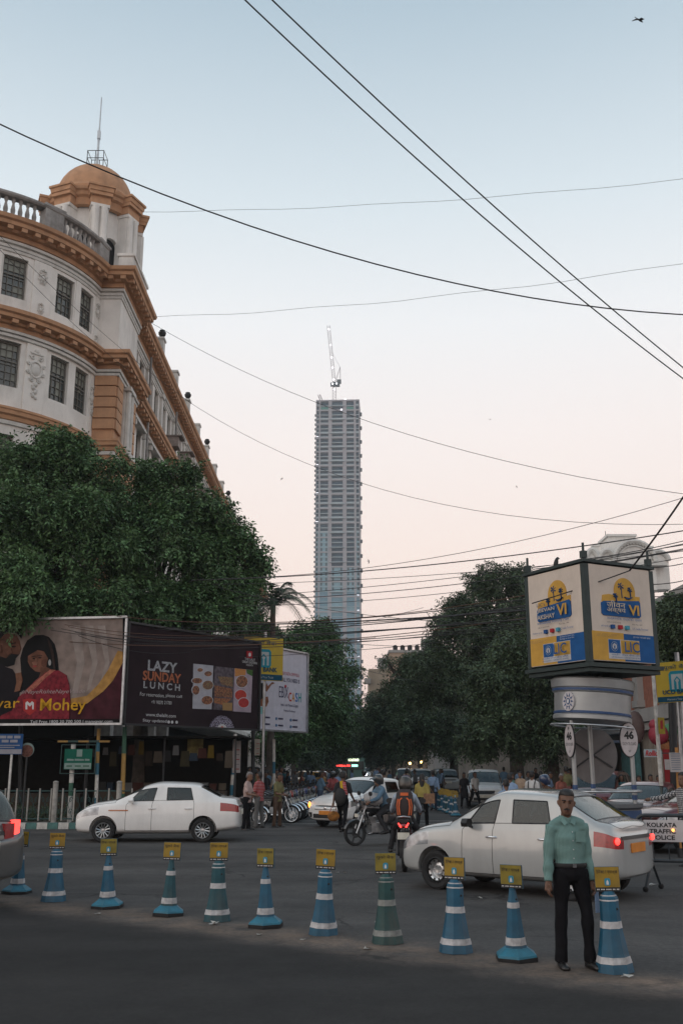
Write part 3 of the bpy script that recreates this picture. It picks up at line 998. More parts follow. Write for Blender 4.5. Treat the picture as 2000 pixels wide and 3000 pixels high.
MB().box(((a[0] + b[0]) / 2, 3.0, (a[1] + b[1]) / 2 - 1), (b[0] - a[0], 3, b[1] - a[1] + 2)).box(((a[0] + b[0]) / 2, 3.0, b[1] + .02), (b[0] - a[0] + .3, 3.3, .2)).build('attic_block', M_wall, WB)
for px, py in ((1755, 1590), (1886, 1582), (1912, 1594)):
    q = wp(px, py)
    MB().box((q[0], 1.4, q[1] - 1.5), (.55, .6, 3)).box((q[0], 1.4, q[1]), (.7, .75, .15)).build('pier', M_wall, WB)
MB().box((.4, .2, wp(1800, 1655)[1]), (8.0, 1.4, .25)).build('cornice', M_mould, WB)
ant = wp(1797, 1533)
MB().tube([(ant[0], 3, ant[1] - 1.8), (ant[0], 3, ant[1])], .03, 4).build('aerial', M_dark, WB)
for k in range(5):
    q = wp(1760 + k * 38, 1690)
    MB().box((q[0], .45, q[1]), (.5, .2, 1.0)).build('window', M_pane, WB)

p = at(1205, 2245, 150)
FB = thing('apartment_block', 'beige flat roofed apartment block with water tanks seen above the right hand trees', 'building', (p.x + .5, 150, 0))
zt = at(1200, 1912, 150).z
MB().box((0, 5, zt / 2), (7, 10, zt)).build('wall', mat('beige_wall', (.36, .27, .2), .9, var=.12, scale=.4), FB)
MB().box((0, 5, zt + .2), (7.3, 10.3, .4)).build('parapet', M_greyp, FB)
for k in range(4): MB().lathe([(.02, 0), (.35, 0), (.36, .7), (.15, .85), (.02, .86)], 10, (-2.6 + k * 1.1, 1, zt + .4)).build('water_tank', M_black, FB)
MB().box((2.6, 3, zt + 1.2), (2.2, 2.2, 2)).build('stair_head', M_greyp, FB)
p = at(1128, 2245, 165)
GB = thing('narrow_block', 'narrow yellowish block with balconies half hidden behind the far right trees', 'building', (p.x, 165, 0))
zt = at(1125, 1958, 165).z
MB().box((0, 5, zt / 2), (5, 8, zt)).build('wall', mat('yellow_wall', (.30, .25, .19), .9, var=.15, scale=.5), GB)
MB().box((.4, 4, zt + 1), (2.6, 3, 2)).build('stair_head', M_greyp, GB)
bm3 = MB().box((0, 0, 0), (1.0, 1.4, .9)).mesh('balcony', M_greyp)
for k in range(6): link('balcony', bm3, GB, (-2.7, 1.2, zt - 2 - k * 3))
# houses that stand behind the trees on both sides of the avenue
def plain_block(label, x, y, w, d, h, m, side):
    o = thing('street_building', label, 'building', (x, y, 0))
    MB().box((0, 0, h / 2), (w, d, h)).build('wall', m, o)
    MB().box((0, 0, h + .2), (w + .5, d + .5, .5)).build('roof_cornice', M_greyp, o)
    wmm = MB().box((0, 0, 0), (.14, 1.2, 1.9)).mesh('window', M_pane)
    for k in range(int(d / 3.2)):
        for z in range(int((h - 3) / 3.6)):
            link('window', wmm, o, (side * w / 2, -d / 2 + 1.8 + k * 3.2, 5.4 + z * 3.6))
    return o
plain_block('cream plastered street building behind the right hand trees', 21, 104, 16, 36, 13, M_cream, -1)
plain_block('grey street building farther up the avenue on the right', 20, 160, 15, 50, 15, M_greyp, -1)
plain_block('grey plastered building beyond the ochre building on the left', -19, 190, 16, 90, 15, M_greyp, 1)
# ------------------------------------------------------------------ trees
def leafmat(name, col, var=.6):
    m = mat(name, col, .55, var=.35, scale=.6, island=var, spec=.35)
    return m
M_leaf1 = leafmat('leaf_deep', (.078, .148, .06))
M_leaf2 = leafmat('leaf_dull', (.066, .10, .052))
M_leaf3 = leafmat('leaf_far', (.045, .068, .050))
M_bark = mat('bark', (.075, .062, .05), .95, var=.35, scale=4, bump=.6, bscale=18)
def leaves(centers, radii, n, size, seed, shell=.55, cl=9, droop=.35, long=2.3):
    """Drooping sprays of small folded leaves spread through uneven clumps of the crown."""
    g = np.random.default_rng(seed)
    centers, radii = np.array(centers, float), np.array(radii, float)
    sc, sr = [centers], [radii * .55]
    for c, r in zip(centers, radii):
        kk = 16
        dd = g.normal(size=(kk, 3))
        dd /= np.linalg.norm(dd, axis=1)[:, None]
        sc.append(c + dd * r * g.uniform(.55, 1.02, (kk, 1)))
        sr.append(r.mean() * g.uniform(.12, .33, (kk, 1)) * np.array([1.15, 1.15, .8]))
    centers, radii = np.vstack(sc), np.vstack(sr)
    vol = radii.prod(1) ** (2 / 3)
    k = n // cl
    idx = g.choice(len(centers), k, p=vol / vol.sum())
    d = g.normal(size=(k, 3))
    d[:, 2] += .25
    d /= np.linalg.norm(d, axis=1)[:, None]
    rr = shell + (1.1 - shell) * g.random(k) ** .7
    rr = np.where(g.random(k) < .12, g.random(k) * shell, rr)
    pos = centers[idx] + d * radii[idx] * rr[:, None] + g.normal(size=(k, 3)) * size * .6
    tw = d * .9 + g.normal(size=(k, 3)) * .55
    tw[:, 2] -= droop
    tw /= np.linalg.norm(tw, axis=1)[:, None]
    sdt = np.cross(tw, np.array([0, 0, 1.0]) + g.normal(size=(k, 3)) * .35)
    sdt /= np.linalg.norm(sdt, axis=1)[:, None] + 1e-6
    j = np.tile(np.arange(cl), k)
    P = np.repeat(pos, cl, 0)
    T = np.repeat(tw, cl, 0)
    S = np.repeat(sdt, cl, 0)
    N = len(P)
    t = (j / cl)[:, None]
    sg = np.where(j % 2 == 0, 1.0, -1.0)[:, None]
    P = P + T * t * size * 2.6 + np.array([0, 0, -1.0]) * t * t * size * .9 + g.normal(size=(N, 3)) * size * .18
    ax = T * .55 + S * sg * .85 + g.normal(size=(N, 3)) * .3
    ax[:, 2] -= .25
    ax /= np.linalg.norm(ax, axis=1)[:, None]
    sd = np.cross(ax, T + g.normal(size=(N, 3)) * .35)
    nn = sd / (np.linalg.norm(sd, axis=1)[:, None] + 1e-6)
    sd = np.cross(nn, ax)
    L_ = size * (0.6 + .6 * g.random(N))[:, None]
    w = L_ / long
    v = np.empty((N, 4, 3))
    v[:, 0] = P
    v[:, 1] = P + ax * L_ * .45 + sd * w * .5 + nn * w * .12
    v[:, 2] = P + ax * L_ - np.array([0, 0, 1.0]) * L_ * .12
    v[:, 3] = P + ax * L_ * .45 - sd * w * .5 + nn * w * .12
    return v.reshape(-1, 3)
def leafmesh(name, v, m):
    n = len(v) // 4
    me = bpy.data.meshes.new(name)
    me.vertices.add(n * 4)
    me.vertices.foreach_set('co', v.astype('f').ravel())
    me.loops.add(n * 4)
    me.loops.foreach_set('vertex_index', np.arange(n * 4, dtype='i'))
    me.polygons.add(n)
    me.polygons.foreach_set('loop_start', np.arange(0, n * 4, 4, dtype='i'))
    me.update(calc_edges=True)
    me.materials.append(m)
    return me
def tree(label, base, lobes, n, size, m, seed, trunk_r=.3, fork=None, name='street_tree', group=None, shell=.62, lean=(0, 0)):
    """lobes: (x, y, z, rx, ry, rz) in world metres."""
    base = Vector(base)
    o = thing(name, label, 'tree', base, group=group)
    cs = [(l[0] - base.x, l[1] - base.y, l[2] - base.z) for l in lobes]
    rs = [l[3:6] for l in lobes]
    link('crown', leafmesh('crown', leaves(cs, rs, n, size, seed, shell), m), o)
    f = fork or min(c[2] for c in cs) * .6
    f = max(f, 1.5)
    tb = MB()
    rnd = random.Random(seed)
    fk = Vector((lean[0], lean[1], f))
    tb.tube([(0, 0, -.1), (lean[0] * .3 + .05, lean[1] * .3, f * .4), fk * 1.0], [trunk_r * 1.25, trunk_r, trunk_r * .8], 10)
    tb.build('trunk', M_bark, o, smooth=60)
    lm_ = MB()
    for c, r in zip(cs, rs):
        c = Vector(c)
        mid = fk.lerp(c, .5) + Vector((rnd.uniform(-.5, .5), rnd.uniform(-.5, .5), rnd.uniform(.1, .7)))
        lm_.tube([fk - Vector((0, 0, .2)), mid, c], [trunk_r * .5, trunk_r * .3, trunk_r * .12], 6)
        for _ in range(4):
            e = c + Vector((rnd.uniform(-1, 1) * r[0], rnd.uniform(-1, 1) * r[1], rnd.uniform(-.6, 1) * r[2])) * .75
            lm_.tube([mid.lerp(c, rnd.uniform(.2, .9)), c.lerp(e, .5) + Vector((0, 0, .1)), e], [trunk_r * .16, trunk_r * .1, trunk_r * .04], 5)
    lm_.build('limb', M_bark, o, smooth=60)
    return o
def lobe(px, py, Y, rpx, rpy=None, dy=None):       # lobe measured on the photo at its distance
    c = at(px, py, Y)
    k = Y / F * 1.0
    rx = rpx * k
    rz = (rpy or rpx) * k
    return (c.x, c.y, c.z, rx, dy or (rx + rz) / 2, rz)
# the broad tree over the hoardings
tree('broad leafy tree spreading over the hoardings in front of the curved bay', (-12.2, 35.2, .15),
     [lobe(60, 1510, 34.5, 150, 130), lobe(40, 1730, 34, 160, 130), lobe(190, 1350, 36, 120, 85), lobe(215, 1600, 35.5, 170, 150), lobe(230, 1770, 35, 150, 80),
      lobe(60, 1360, 35.8, 110, 85), lobe(150, 1275, 36.6, 45, 30), lobe(300, 1470, 36.6, 95, 85), lobe(340, 1365, 37, 30, 30)], 95000, .17, M_leaf1, 3, .38, 3.6)
tree('second leafy tree beside it reaching out toward the avenue', (-7.6, 38.6, .15),
     [lobe(430, 1560, 37.5, 140, 130), lobe(560, 1500, 38, 100, 85), lobe(400, 1740, 36.8, 150, 110), lobe(600, 1650, 38.5, 120, 120), lobe(690, 1600, 39, 75, 60), lobe(745, 1680, 39.3, 45, 55),
      lobe(560, 1790, 38, 150, 75), lobe(470, 1400, 38, 80, 50), lobe(690, 1740, 39, 75, 60), lobe(560, 1385, 38.4, 35, 30), lobe(760, 1640, 39.5, 26, 20)], 100000, .17, M_leaf1, 4, .34, 3.4)
tree('mid green tree behind the white coupon hoarding', (-3.9, 58, .15),
     [lobe(735, 1820, 57, 75, 60), lobe(800, 1880, 58, 90, 55), lobe(930, 1880, 58, 95, 60), lobe(870, 1960, 57, 120, 90), lobe(990, 1980, 58, 60, 50), lobe(900, 2080, 56, 110, 80), lobe(960, 2110, 57, 70, 70), lobe(830, 2150, 55, 100, 70), lobe(1015, 2045, 58, 36, 22), lobe(940, 1850, 59, 45, 30)],
     70000, .19, M_leaf1, 5, .3, 3.2)
tree('low leafy tree over the row of parked motorcycles', (-4.4, 74, .15),
     [lobe(940, 2160, 74, 70, 50), lobe(985, 2110, 76, 50, 45), lobe(880, 2190, 72, 70, 40), lobe(1000, 2180, 78, 30, 40)], 20000, .22, M_leaf2, 6, .25, 2.6)
tree('tall dark tree with its crown above the right pavement', (10.5, 62, .15),
     [lobe(1390, 1790, 62, 95, 85), lobe(1470, 1740, 62, 90, 80), lobe(1540, 1720, 63, 60, 60), lobe(1350, 1900, 61, 120, 100), lobe(1480, 1880, 61, 110, 110), lobe(1300, 1990, 60, 110, 90), lobe(1420, 2020, 60, 120, 100), lobe(1400, 1705, 62, 40, 36), lobe(1520, 1690, 62, 36, 30), lobe(1310, 1820, 61.5, 36, 30), lobe(1600, 1800, 63, 80, 90)],
     100000, .19, M_leaf2, 7, .42, 4)
tree('lower tree with paler leaves next to the hoarding booth', (9.6, 47, .15),
     [lobe(1500, 1930, 47, 75, 70), lobe(1430, 2020, 46, 75, 70), lobe(1550, 2040, 47, 110, 110), lobe(1450, 2130, 45.5, 100, 75), lobe(1600, 2150, 46, 110, 80), lobe(1400, 2170, 46, 55, 50), lobe(1530, 1880, 47.5, 45, 40), lobe(1640, 2060, 48, 90, 90)],
     90000, .165, M_leaf2, 8, .3, 3.0)
tree('dark tree leaning over the carriageway on the right', (8.9, 82, .15),
     [lobe(1200, 1990, 82, 75, 60), lobe(1260, 1940, 83, 80, 70), lobe(1150, 2060, 81, 75, 65), lobe(1240, 2080, 80, 110, 80), lobe(1110, 2120, 80, 60, 60), lobe(1190, 2150, 79, 100, 60), lobe(1300, 2150, 78, 110, 70), lobe(1130, 1945, 82, 22, 24), lobe(1080, 2170, 82, 40, 40)],
     70000, .23, M_leaf2, 9, .36, 3.4)
for i, (px, py, Y, lab) in enumerate([(1050, 2150, 135, 'hazy far tree closing the avenue beside the skyscraper foot'), (1120, 2170, 125, 'hazy far tree on the right of the avenue end'), (1000, 2140, 160, 'hazy far tree in the middle of the avenue end'), (960, 2150, 120, 'hazy far tree on the left of the avenue end'), (1040, 2185, 220, 'faintest far tree at the end of the avenue'), (940, 2200, 180, 'far tree in the gap behind the parked motorcycles'), (900, 2190, 150, 'far tree filling the view under the low leafy tree'), (1085, 2205, 260, 'pale far tree right of the faintest one'), (1150, 2195, 200, 'pale far tree behind the leaning dark tree')]):
    c = at(px, py, Y)
    tree(lab, (c.x + (4.5 if px > 1020 else -4), Y, 0.1), [lobe(px, py, Y, 55, 60), lobe(px + 30, py + 35, Y, 50, 40), lobe(px - 30, py + 30, Y, 45, 40), lobe(px + 8, py - 45, Y, 30, 26)], 14000, .34, M_leaf3, 20 + i, .3, 4)
tree('bushy tree behind the bank sign on the right', (15.5, 33, 0), [lobe(2005, 1800, 33, 75, 80), lobe(1975, 1890, 33.5, 75, 75), lobe(2070, 1860, 33, 90, 110), lobe(1945, 1830, 34, 30, 40)], 40000, .14, M_leaf2, 31, .25, 4)
tree('green tree in the gap between shops behind the bank sign', (16.5, 45, .15), [lobe(1990, 2080, 45, 40, 70), lobe(2010, 1990, 45, 40, 60)], 6000, .2, M_leaf1, 32, .2, 3)
# palm
p = at(815, 2245, 50)
PALM = thing('palm_tree', 'feathery palm rising behind the leafy tree beside the avenue', 'tree', (p.x - .4, 50, .15))
top = at(800, 1770, 50)
top = Vector((top.x - PALM.location.x, 0, top.z - .15))
MB().tube([(0, 0, -.1), (top.x * .4, 0, top.z * .5), top], [.22, .17, .13], 9).build('trunk', M_bark, PALM, smooth=60)
fr = MB()
g = random.Random(5)
for k in range(17):
    a = k * 2.4
    el = g.uniform(.1, 1.35)
    ln = g.uniform(2.5, 3.5)
    pts = []
    for j in range(9):
        t = j / 8
        h = math.cos(el) * t * ln
        zz = math.sin(el) * t * ln - 1.15 * t * t * ln * (.35 + .5 * math.cos(el))
        pts.append(top + Vector((math.cos(a) * h, math.sin(a) * h, zz)))
    fr.tube(pts, [.03 - .003 * j for j in range(9)], 4)
    for j in range(1, 9):
        for q in range(4):
            t = q / 4
            b0_ = pts[j - 1].lerp(pts[j], t)
            dd = (pts[j] - pts[j - 1]).normalized()
            sdv = dd.cross(Vector((0, 0, 1))).normalized()
            for s_ in (-1, 1):
                e = b0_ + (sdv * s_ * .8 + dd * .55 + Vector((0, 0, -.45 + g.uniform(-.15, .15)))).normalized() * (.62 * (1 - .5 * abs((j + t) / 9 - .4)))
                w_ = dd * .028
                fr.add([b0_ - w_, b0_ + w_, e], [(0, 1, 2)])
o = fr.build('fronds', leafmat('palm_leaf', (.034, .062, .032)), PALM)
o.name = 'crown'
# ------------------------------------------------------------------ vehicles
def paint(name, col, rough=.35, metal=0.):
    return mat(name, col, rough, metal, var=.05, scale=3, coat=1., grime=.14)
M_wpaint = paint('white_car_paint', (.78, .775, .76))
M_spaint = paint('silver_white_paint', (.42, .43, .425), .25, .15)
M_gpaint = paint('grey_car_paint', (.12, .125, .125), .35, .4)
M_rpaint = paint('maroon_car_paint', (.12, .016, .018), .3)
M_ypaint = paint('yellow_cab_paint', (.55, .26, .03), .45)
M_bpaint = paint('black_car_paint', (.015, .015, .017), .3)
M_greenp = paint('green_rickshaw_paint', (.03, .12, .06), .5)
M_cglass = glassmat('car_glass', (.22, .28, .28), .06, .02)
M_trim = mat('black_trim', (.012, .012, .013), .5)
M_seat = mat('seat_fabric', (.10, .095, .09), .9)
M_hlamp = mat('headlamp', (.30, .32, .34), .15, metal=.5, var=.35, scale=9, coat=1)
M_tlamp = mat('tail_lamp', (.28, .008, .01), .2, coat=1, var=.3, scale=20)
M_tlit = mat('brake_lamp_lit', (.6, .02, .02), .3, emit=3.2, emcol=(1, .05, .04))
M_amber = mat('indicator_lit', (.7, .2, .02), .3, emit=3., emcol=(1, .35, .06))
M_oplate = mat('orange_plate', (.62, .22, .03), .6)
M_wplate = mat('white_plate', (.62, .6, .52), .6)
M_ink = mat('ink', (.015, .015, .016), .7)
M_rim = mat('alloy', (.55, .56, .57), .3, metal=.85, var=.15, scale=10)

def car_cage(P):
    """Cross-sections from nose to tail; each runs from under-floor to roof centre (left half, mirrored)."""
    L, Wd, H, gz = P['L'], P['W'] / 2, P['H'], P.get('gz', .2)
    xs = P['xs']                     # stations x for rows below the belt
    xr = P['xr']                     # stations x for window top and roof rows
    st = []
    n = len(xs)
    for i in range(n):
        x, t = xs[i], xr[i]
        kind = P['kind'][i]          # n nose, h hood, c cowl, r roof, d deck, e end
        w = Wd * P['wf'][i]
        zb = gz + P['lift'][i]
        bz = P['bz'][i]              # belt height at this station
        row = [(x, 0, zb), (x, w * .8, zb), (x, w * .965, zb + .1), (x, w * 1.0, zb + .36 * (bz - zb)), (x, w * .995, zb + .72 * (bz - zb)), (x, w * .955, bz)]
        if kind == 'r':
            wr = Wd * P['wr']
            rz = P['rz'][i]
            f = lambda k: w * .955 + (wr - w * .955) * k
            row += [(x + (t - x) * .10, f(.04), bz + (rz - .05 - bz) * .03), (x + (t - x) * .93, f(.93), bz + (rz - .05 - bz) * .95), (t, wr * .96, rz - .05), (t, wr * .72, rz - .006), (t, 0, rz + .012)]
        else:
            tz = P['rz'][i]
            row += [(t, w * .91, bz + (tz - bz) * .5), (t, w * .84, tz - .02), (t, w * .78, tz - .006), (t, w * .55, tz + .006), (t, 0, tz + .02)]
        st.append(row)
    return st
PARTS_ = {}
CUT = None
def build_car(P, name, colours, label, cat, loc, heading, group=None, rim='spoke', lit=False, plate=('', M_oplate), spare=None):
    key = P['key']
    root = thing(name, label, cat, loc, heading, group)
    if key not in PARTS_:
        st = car_cage(P)
        nr = len(st[0])
        verts, idx = [], {}
        for i, row in enumerate(st):
            for j, p in enumerate(row):
                idx[(i, j, 1)] = len(verts)
                verts.append(p)
                if j in (0, nr - 1): idx[(i, j, -1)] = idx[(i, j, 1)]
                else:
                    idx[(i, j, -1)] = len(verts)
                    verts.append((p[0], -p[1], p[2]))
        faces, mi = [], []
        pid = P['pid']
        for i in range(len(st) - 1):
            for j in range(nr - 1):
                for s_ in (1, -1):
                    q = [idx[(i, j, s_)], idx[(i + 1, j, s_)], idx[(i + 1, j + 1, s_)], idx[(i, j + 1, s_)]]
                    if s_ == 1: q.reverse()
                    faces.append(q)
                    mi.append(pid(i, j, s_))
        for i, s0 in ((0, 0), (len(st) - 1, 1)):
            for j in range(nr - 1):
                a, b = idx[(i, j, 1)], idx[(i, j + 1, 1)]
                c, d = idx[(i, j + 1, -1)], idx[(i, j, -1)]
                q = []
                for t in (a, b, c, d):
                    if t not in q: q.append(t)
                if s0: q.reverse()
                faces.append(q)
                mi.append(pid(-1 if i == 0 else -2, j, 0))
        me = bpy.data.meshes.new('car_cage')
        me.from_pydata(verts, [], faces)
        me.polygons.foreach_set('material_index', mi)
        b = bmesh.new()
        b.from_mesh(me)
        bmesh.ops.recalc_face_normals(b, faces=b.faces)
        cl = b.edges.layers.float.get('crease_edge') or b.edges.layers.float.new('crease_edge')
        vi = {v: k for k, v in idx.items()}
        for e in b.edges:
            k0, k1 = vi.get(e.verts[0].index), vi.get(e.verts[1].index)
            if k0 and k1:
                if k0[1] == k1[1] == 2: e[cl] = .5
                if k0[1] == k1[1] == 5: e[cl] = .35
                if k0[0] == k1[0] and k0[0] in P.get('crs', ()): e[cl] = .45
        b.to_mesh(me)
        b.free()
        npart = max(mi) + 1
        for k in range(npart + 1): me.materials.append(M_trim)
        o = link('tmp_car', me)
        md = o.modifiers.new('s', 'SUBSURF')
        md.levels = md.render_levels = 2
        cutters = []
        for x in P['wx']:
            for s_ in (1, -1):
                cm = MB().lathe([(.001, -.5), (P['ar'], -.5), (P['ar'], .45), (.001, .45)], 28, (x, s_ * (P['W'] / 2 - .0) - s_ * (-.15), P['wr_'] + .015), axis='y')
                cme = cm.mesh('cut', M_trim)
                for k in range(npart): cme.materials.append(M_trim)
                cme.polygons.foreach_set('material_index', [npart] * len(cme.polygons))
                co = link('tmp_cut', cme)
                bm = b = bmesh.new()
                b.from_mesh(cme)
                bmesh.ops.holes_fill(b, edges=b.edges)
                bmesh.ops.recalc_face_normals(b, faces=b.faces)
                b.to_mesh(cme)
                b.free()
                cutters.append(co)
                bo = o.modifiers.new('b', 'BOOLEAN')
                bo.operation = 'DIFFERENCE'
                bo.object = co
                bo.solver = 'EXACT'
        full = evaluated(o)
        for q in cutters + [o]: bpy.data.objects.remove(q)
        # split by part
        b = bmesh.new()
        b.from_mesh(full)
        res = {}
        bvh = BVHTree.FromBMesh(b)
        for k in range(npart):
            c = b.copy()
            c.faces.ensure_lookup_table()
            keep = (k, npart) if k == 0 else (k,)
            bmesh.ops.delete(c, geom=[f for f in c.faces if f.material_index not in keep], context='FACES')
            if len(c.faces):
                bl = [[tuple(v.co) for v in e.verts] for e in c.edges if e.is_boundary]
                for f in c.faces: f.material_index = 1 if f.material_index == npart else 0
                m2 = bpy.data.meshes.new('part')
                c.to_mesh(m2)
                smooth_mesh(m2, 50)
                res[k] = (m2, bl)
            c.free()
        b.free()
        PARTS_[key] = (res, bvh, npart)
    res, bvh, npart = PARTS_[key]
    cache = P.setdefault('_cache', {})
    for k, (m2, bl) in res.items():
        nm, mm = P['names'].get(k, ('body', 'paint'))
        mk = {'paint': colours['paint'], 'glass': M_cglass, 'trim': M_trim, 'head': M_hlamp, 'tail': colours.get('tail', M_tlamp)}[mm]
        ck = (k, mk.name)
        if ck not in cache:
            c = m2.copy()
            c.name = nm
            c.materials.clear()
            c.materials.append(mk)
            c.materials.append(M_trim)
            cache[ck] = c
        po = link(nm, cache[ck], root)
        r_ = .011 if mm == 'glass' else .0045 if nm in ('door', 'boot_lid', 'bonnet') else 0
        if r_:
            if ('edge', k) not in cache:
                tb = MB()
                for a, c_ in bl:
                    if (Vector(a) - Vector(c_)).length > 1e-4: tb.tube([a, c_], r_, 4, cap=False)
                cache[('edge', k)] = tb.mesh('edge', M_trim)
            link('window_seal' if mm == 'glass' else 'panel_gap', cache[('edge', k)], po)
    def hit(o_, d_):
        h = bvh.ray_cast(Vector(o_), Vector(d_))
        return h[0]
    # wheels
    wk = (P['wr_'], rim)
    if wk not in PARTS_:
        r = P['wr_']
        ty = MB().lathe([(r * .64, -.085), (r * .86, -.1), (r * .97, -.085), (r, -.06), (r, .06), (r * .97, .085), (r * .86, .1), (r * .64, .085), (r * .64, -.085)], 32, axis='y').mesh('wheel', M_rubber, smooth=35)
        rm = MB().lathe([(r * .66, -.06), (r * .66, .085), (r * .62, .095), (r * .58, .07), (r * .57, .0), (.001, -.01)], 32, axis='y', mi=1)
        if rim == 'spoke':
            for k in range(12):
                a = k * math.pi / 6
                rm.tube([(.05 * math.cos(a), -.05, .05 * math.sin(a)), (r * .35 * math.cos(a + .03), -.075, r * .35 * math.sin(a + .03)), (r * .61 * math.cos(a), -.078, r * .61 * math.sin(a))], [(.013, .024), (.012, .018), (.012, .022)], 6)
            rm.lathe([(.001, .075), (.05, .07), (.055, .02)], 14, axis='y')
            rm.lathe([(r * .58, .08), (r * .63, .1), (r * .665, .085)], 32, axis='y')
        else:
            rm.lathe([(.001, .03), (.05, .035), (.07, .01), (.11, .0), (.13, .05), (r * .52, .065), (r * .58, .03), (r * .63, .07), (r * .665, .08)], 32, axis='y')
            for k in range(10):
                a = k * math.pi / 5
                rm.lathe([(.001, .003), (.019, .003)], 8, (r * .47 * math.cos(a), -.063, r * .47 * math.sin(a)), axis='y', mi=1)
            for k in range(4):
                a = k * math.pi / 2 + .4
                rm.ball((.06 * math.cos(a), -.03, .06 * math.sin(a)), .012, 6, 4)
        PARTS_[wk] = (ty, rm.mesh('rim', [M_rim, M_trim], smooth=35))
    ty, rmm = PARTS_[wk]
    for x in P['wx']:
        for s_ in (1, -1):
            w = link('wheel', ty, root, (x, s_ * (P['W'] / 2 - .125), P['wr_']))
            w.rotation_euler = (0, random.uniform(0, 3), math.pi if s_ == 1 else 0)
            link('rim', rmm, w)
    # details shared by every car of this kind
    if 'det' not in cache:
        det = []
        zc = P['bz'][5]
        W2 = P['W'] / 2
        for s_ in (1, -1):
            mx = P['mirror']
            h = hit((mx, s_ * 2, zc + .03), (0, -s_, 0)) or Vector((mx, s_ * W2 * .95, zc))
            mb = MB()
            mb.tube([h + Vector((0, -s_ * .03, 0)), h + Vector((-.01, s_ * .09, .03))], .022, 6)
            mb.loft([[h + Vector((dx, s_ * .07 + s_ * a, .02 + b)) for a, b in ((0, .0), (.15, .0), (.17, .06), (.13, .12), (.02, .12), (-.01, .06))] for dx in (-.05, .02, .06)])
            det.append(('mirror', mb.mesh('mirror', M_trim if P.get('bmirror') else colours['paint'], smooth=50), 'paintm'))
            for hx in P['handles']:
                h = hit((hx, s_ * 2, zc - .1), (0, -s_, 0))
                if h:
                    mb = MB().tube([h + Vector((.1, -s_ * .005, 0)), h + Vector((.07, s_ * .025, .004)), h + Vector((-.07, s_ * .025, .004)), h + Vector((-.1, -s_ * .005, 0))], .014, 6)
                    det.append(('door_handle', mb.mesh('door_handle', M_chrome if P.get('chandle') else colours['paint'], smooth=60), 'x'))
        # grille, bumpers' dark intakes, fog lamps, plates
        fx_ = lambda y, z: (hit((4, y, z), (-1, 0, 0)) or Vector((P['L'] / 2, y, z)))
        rx_ = lambda y, z: (hit((-4, y, z), (1, 0, 0)) or Vector((-P['L'] / 2, y, z)))
        def strip(fn, y0, y1, za, zb, th, n=9, m=M_trim, nm='grille'):
            f = 1 if fn is fx_ else -1
            rings = []
            for k in range(n):
                y = y0 + (y1 - y0) * k / (n - 1)
                a, b_ = fn(y, za), fn(y, zb)
                rings.append([(a.x - f * .03, y, za), (a.x + f * th, y, za), (b_.x + f * th, y, zb), (b_.x - f * .03, y, zb)])
            det.append((nm, MB().loft(rings).mesh(nm, m, smooth=40), 'x'))
        gz, gh = P['grille']
        strip(fx_, -W2 * .52, W2 * .52, gz, gz + gh, .012)
        strip(fx_, -W2 * .54, W2 * .54, gz + gh + .004, gz + gh + .03, .018, m=M_chrome, nm='grille_bar')
        strip(fx_, -W2 * .6, W2 * .6, P['intake'], P['intake'] + .13, .01, nm='air_intake')
        for s_ in (1, -1):
            strip(fx_, s_ * W2 * .66, s_ * W2 * .84, P['intake'] + .02, P['intake'] + .17, .01, n=4, nm='fog_lamp_recess')
        strip(rx_, -W2 * .62, W2 * .62, P['rgrip'], P['rgrip'] + .05, .015, m=M_chrome if P.get('rchrome') else M_trim, nm='boot_trim')
        a = rx_(0, P['rplate'])
        det.append(('number_plate', MB().box((a.x - .012, 0, P['rplate']), (.02, .5, .13)).mesh('number_plate', M_oplate), 'plate'))
        a = fx_(0, P['fplate'])
        det.append(('number_plate', MB().box((a.x + .012, 0, P['fplate']), (.02, .5, .12)).mesh('number_plate', M_oplate), 'plate'))
        e = fx_(0, gz + gh * .5)
        det.append(('emblem', MB().ball((e.x + .02, 0, gz + gh * .5), (.012, .06, .045), 10, 6).mesh('emblem', M_chrome), 'x'))
        # cabin: dashboard, seats, steering wheel
        fl = P.get('gz', .2) + .12
        for sx, sy in P['seats']:
            mb = MB()
            mb.loft([[(sx + a, sy + b_ * .24, c_) for b_ in (-1, -.6, .6, 1)] for a, c_ in ((.25, fl + .2), (.24, fl + .3), (-.2, fl + .26), (-.32, fl + .8), (-.42, fl + .82), (-.34, fl + .2))])
            mb.box((sx - .4, sy, fl + .9), (.1, .24, .16))
            det.append(('seat', mb.mesh('seat', M_seat, smooth=50), 'x'))
        det.append(('dashboard', MB().box((P['dash'], 0, fl + .52), (.4, P['W'] * .78, .22)).mesh('dashboard', M_trim), 'x'))
        det.append(('cabin_floor', MB().box((0, 0, fl + .03), (P['L'] * .55, P['W'] * .8, .05)).mesh('cabin_floor', M_trim), 'x'))
        bl_ = P['bz'][6]
        M_lin = mat('cabin_lining', (.03, .031, .032), .9, spec=.1)
        for s_ in (1, -1): det.append(('door_card', MB().box(((P['dash'] - 1.3) / 2, s_ * P['W'] * .43, (fl + bl_ - .05) / 2), (P['dash'] + 1.3, .03, bl_ - .05 - fl)).mesh('door_card', M_lin), 'x'))
        det.append(('parcel_shelf', MB().box((-1.35, 0, bl_ - .02), (.6, P['W'] * .78, .03)).mesh('parcel_shelf', M_lin), 'x'))
        det.append(('head_lining', MB().box((-.42, 0, P['H'] - .085), (1.15, P['W'] * .62, .02)).mesh('head_lining', M_lin), 'x'))
        det.append(('rear_bench', MB().box((-1.0, 0, fl + .42), (.16, P['W'] * .74, .62)).mesh('rear_bench', M_seat), 'x'))
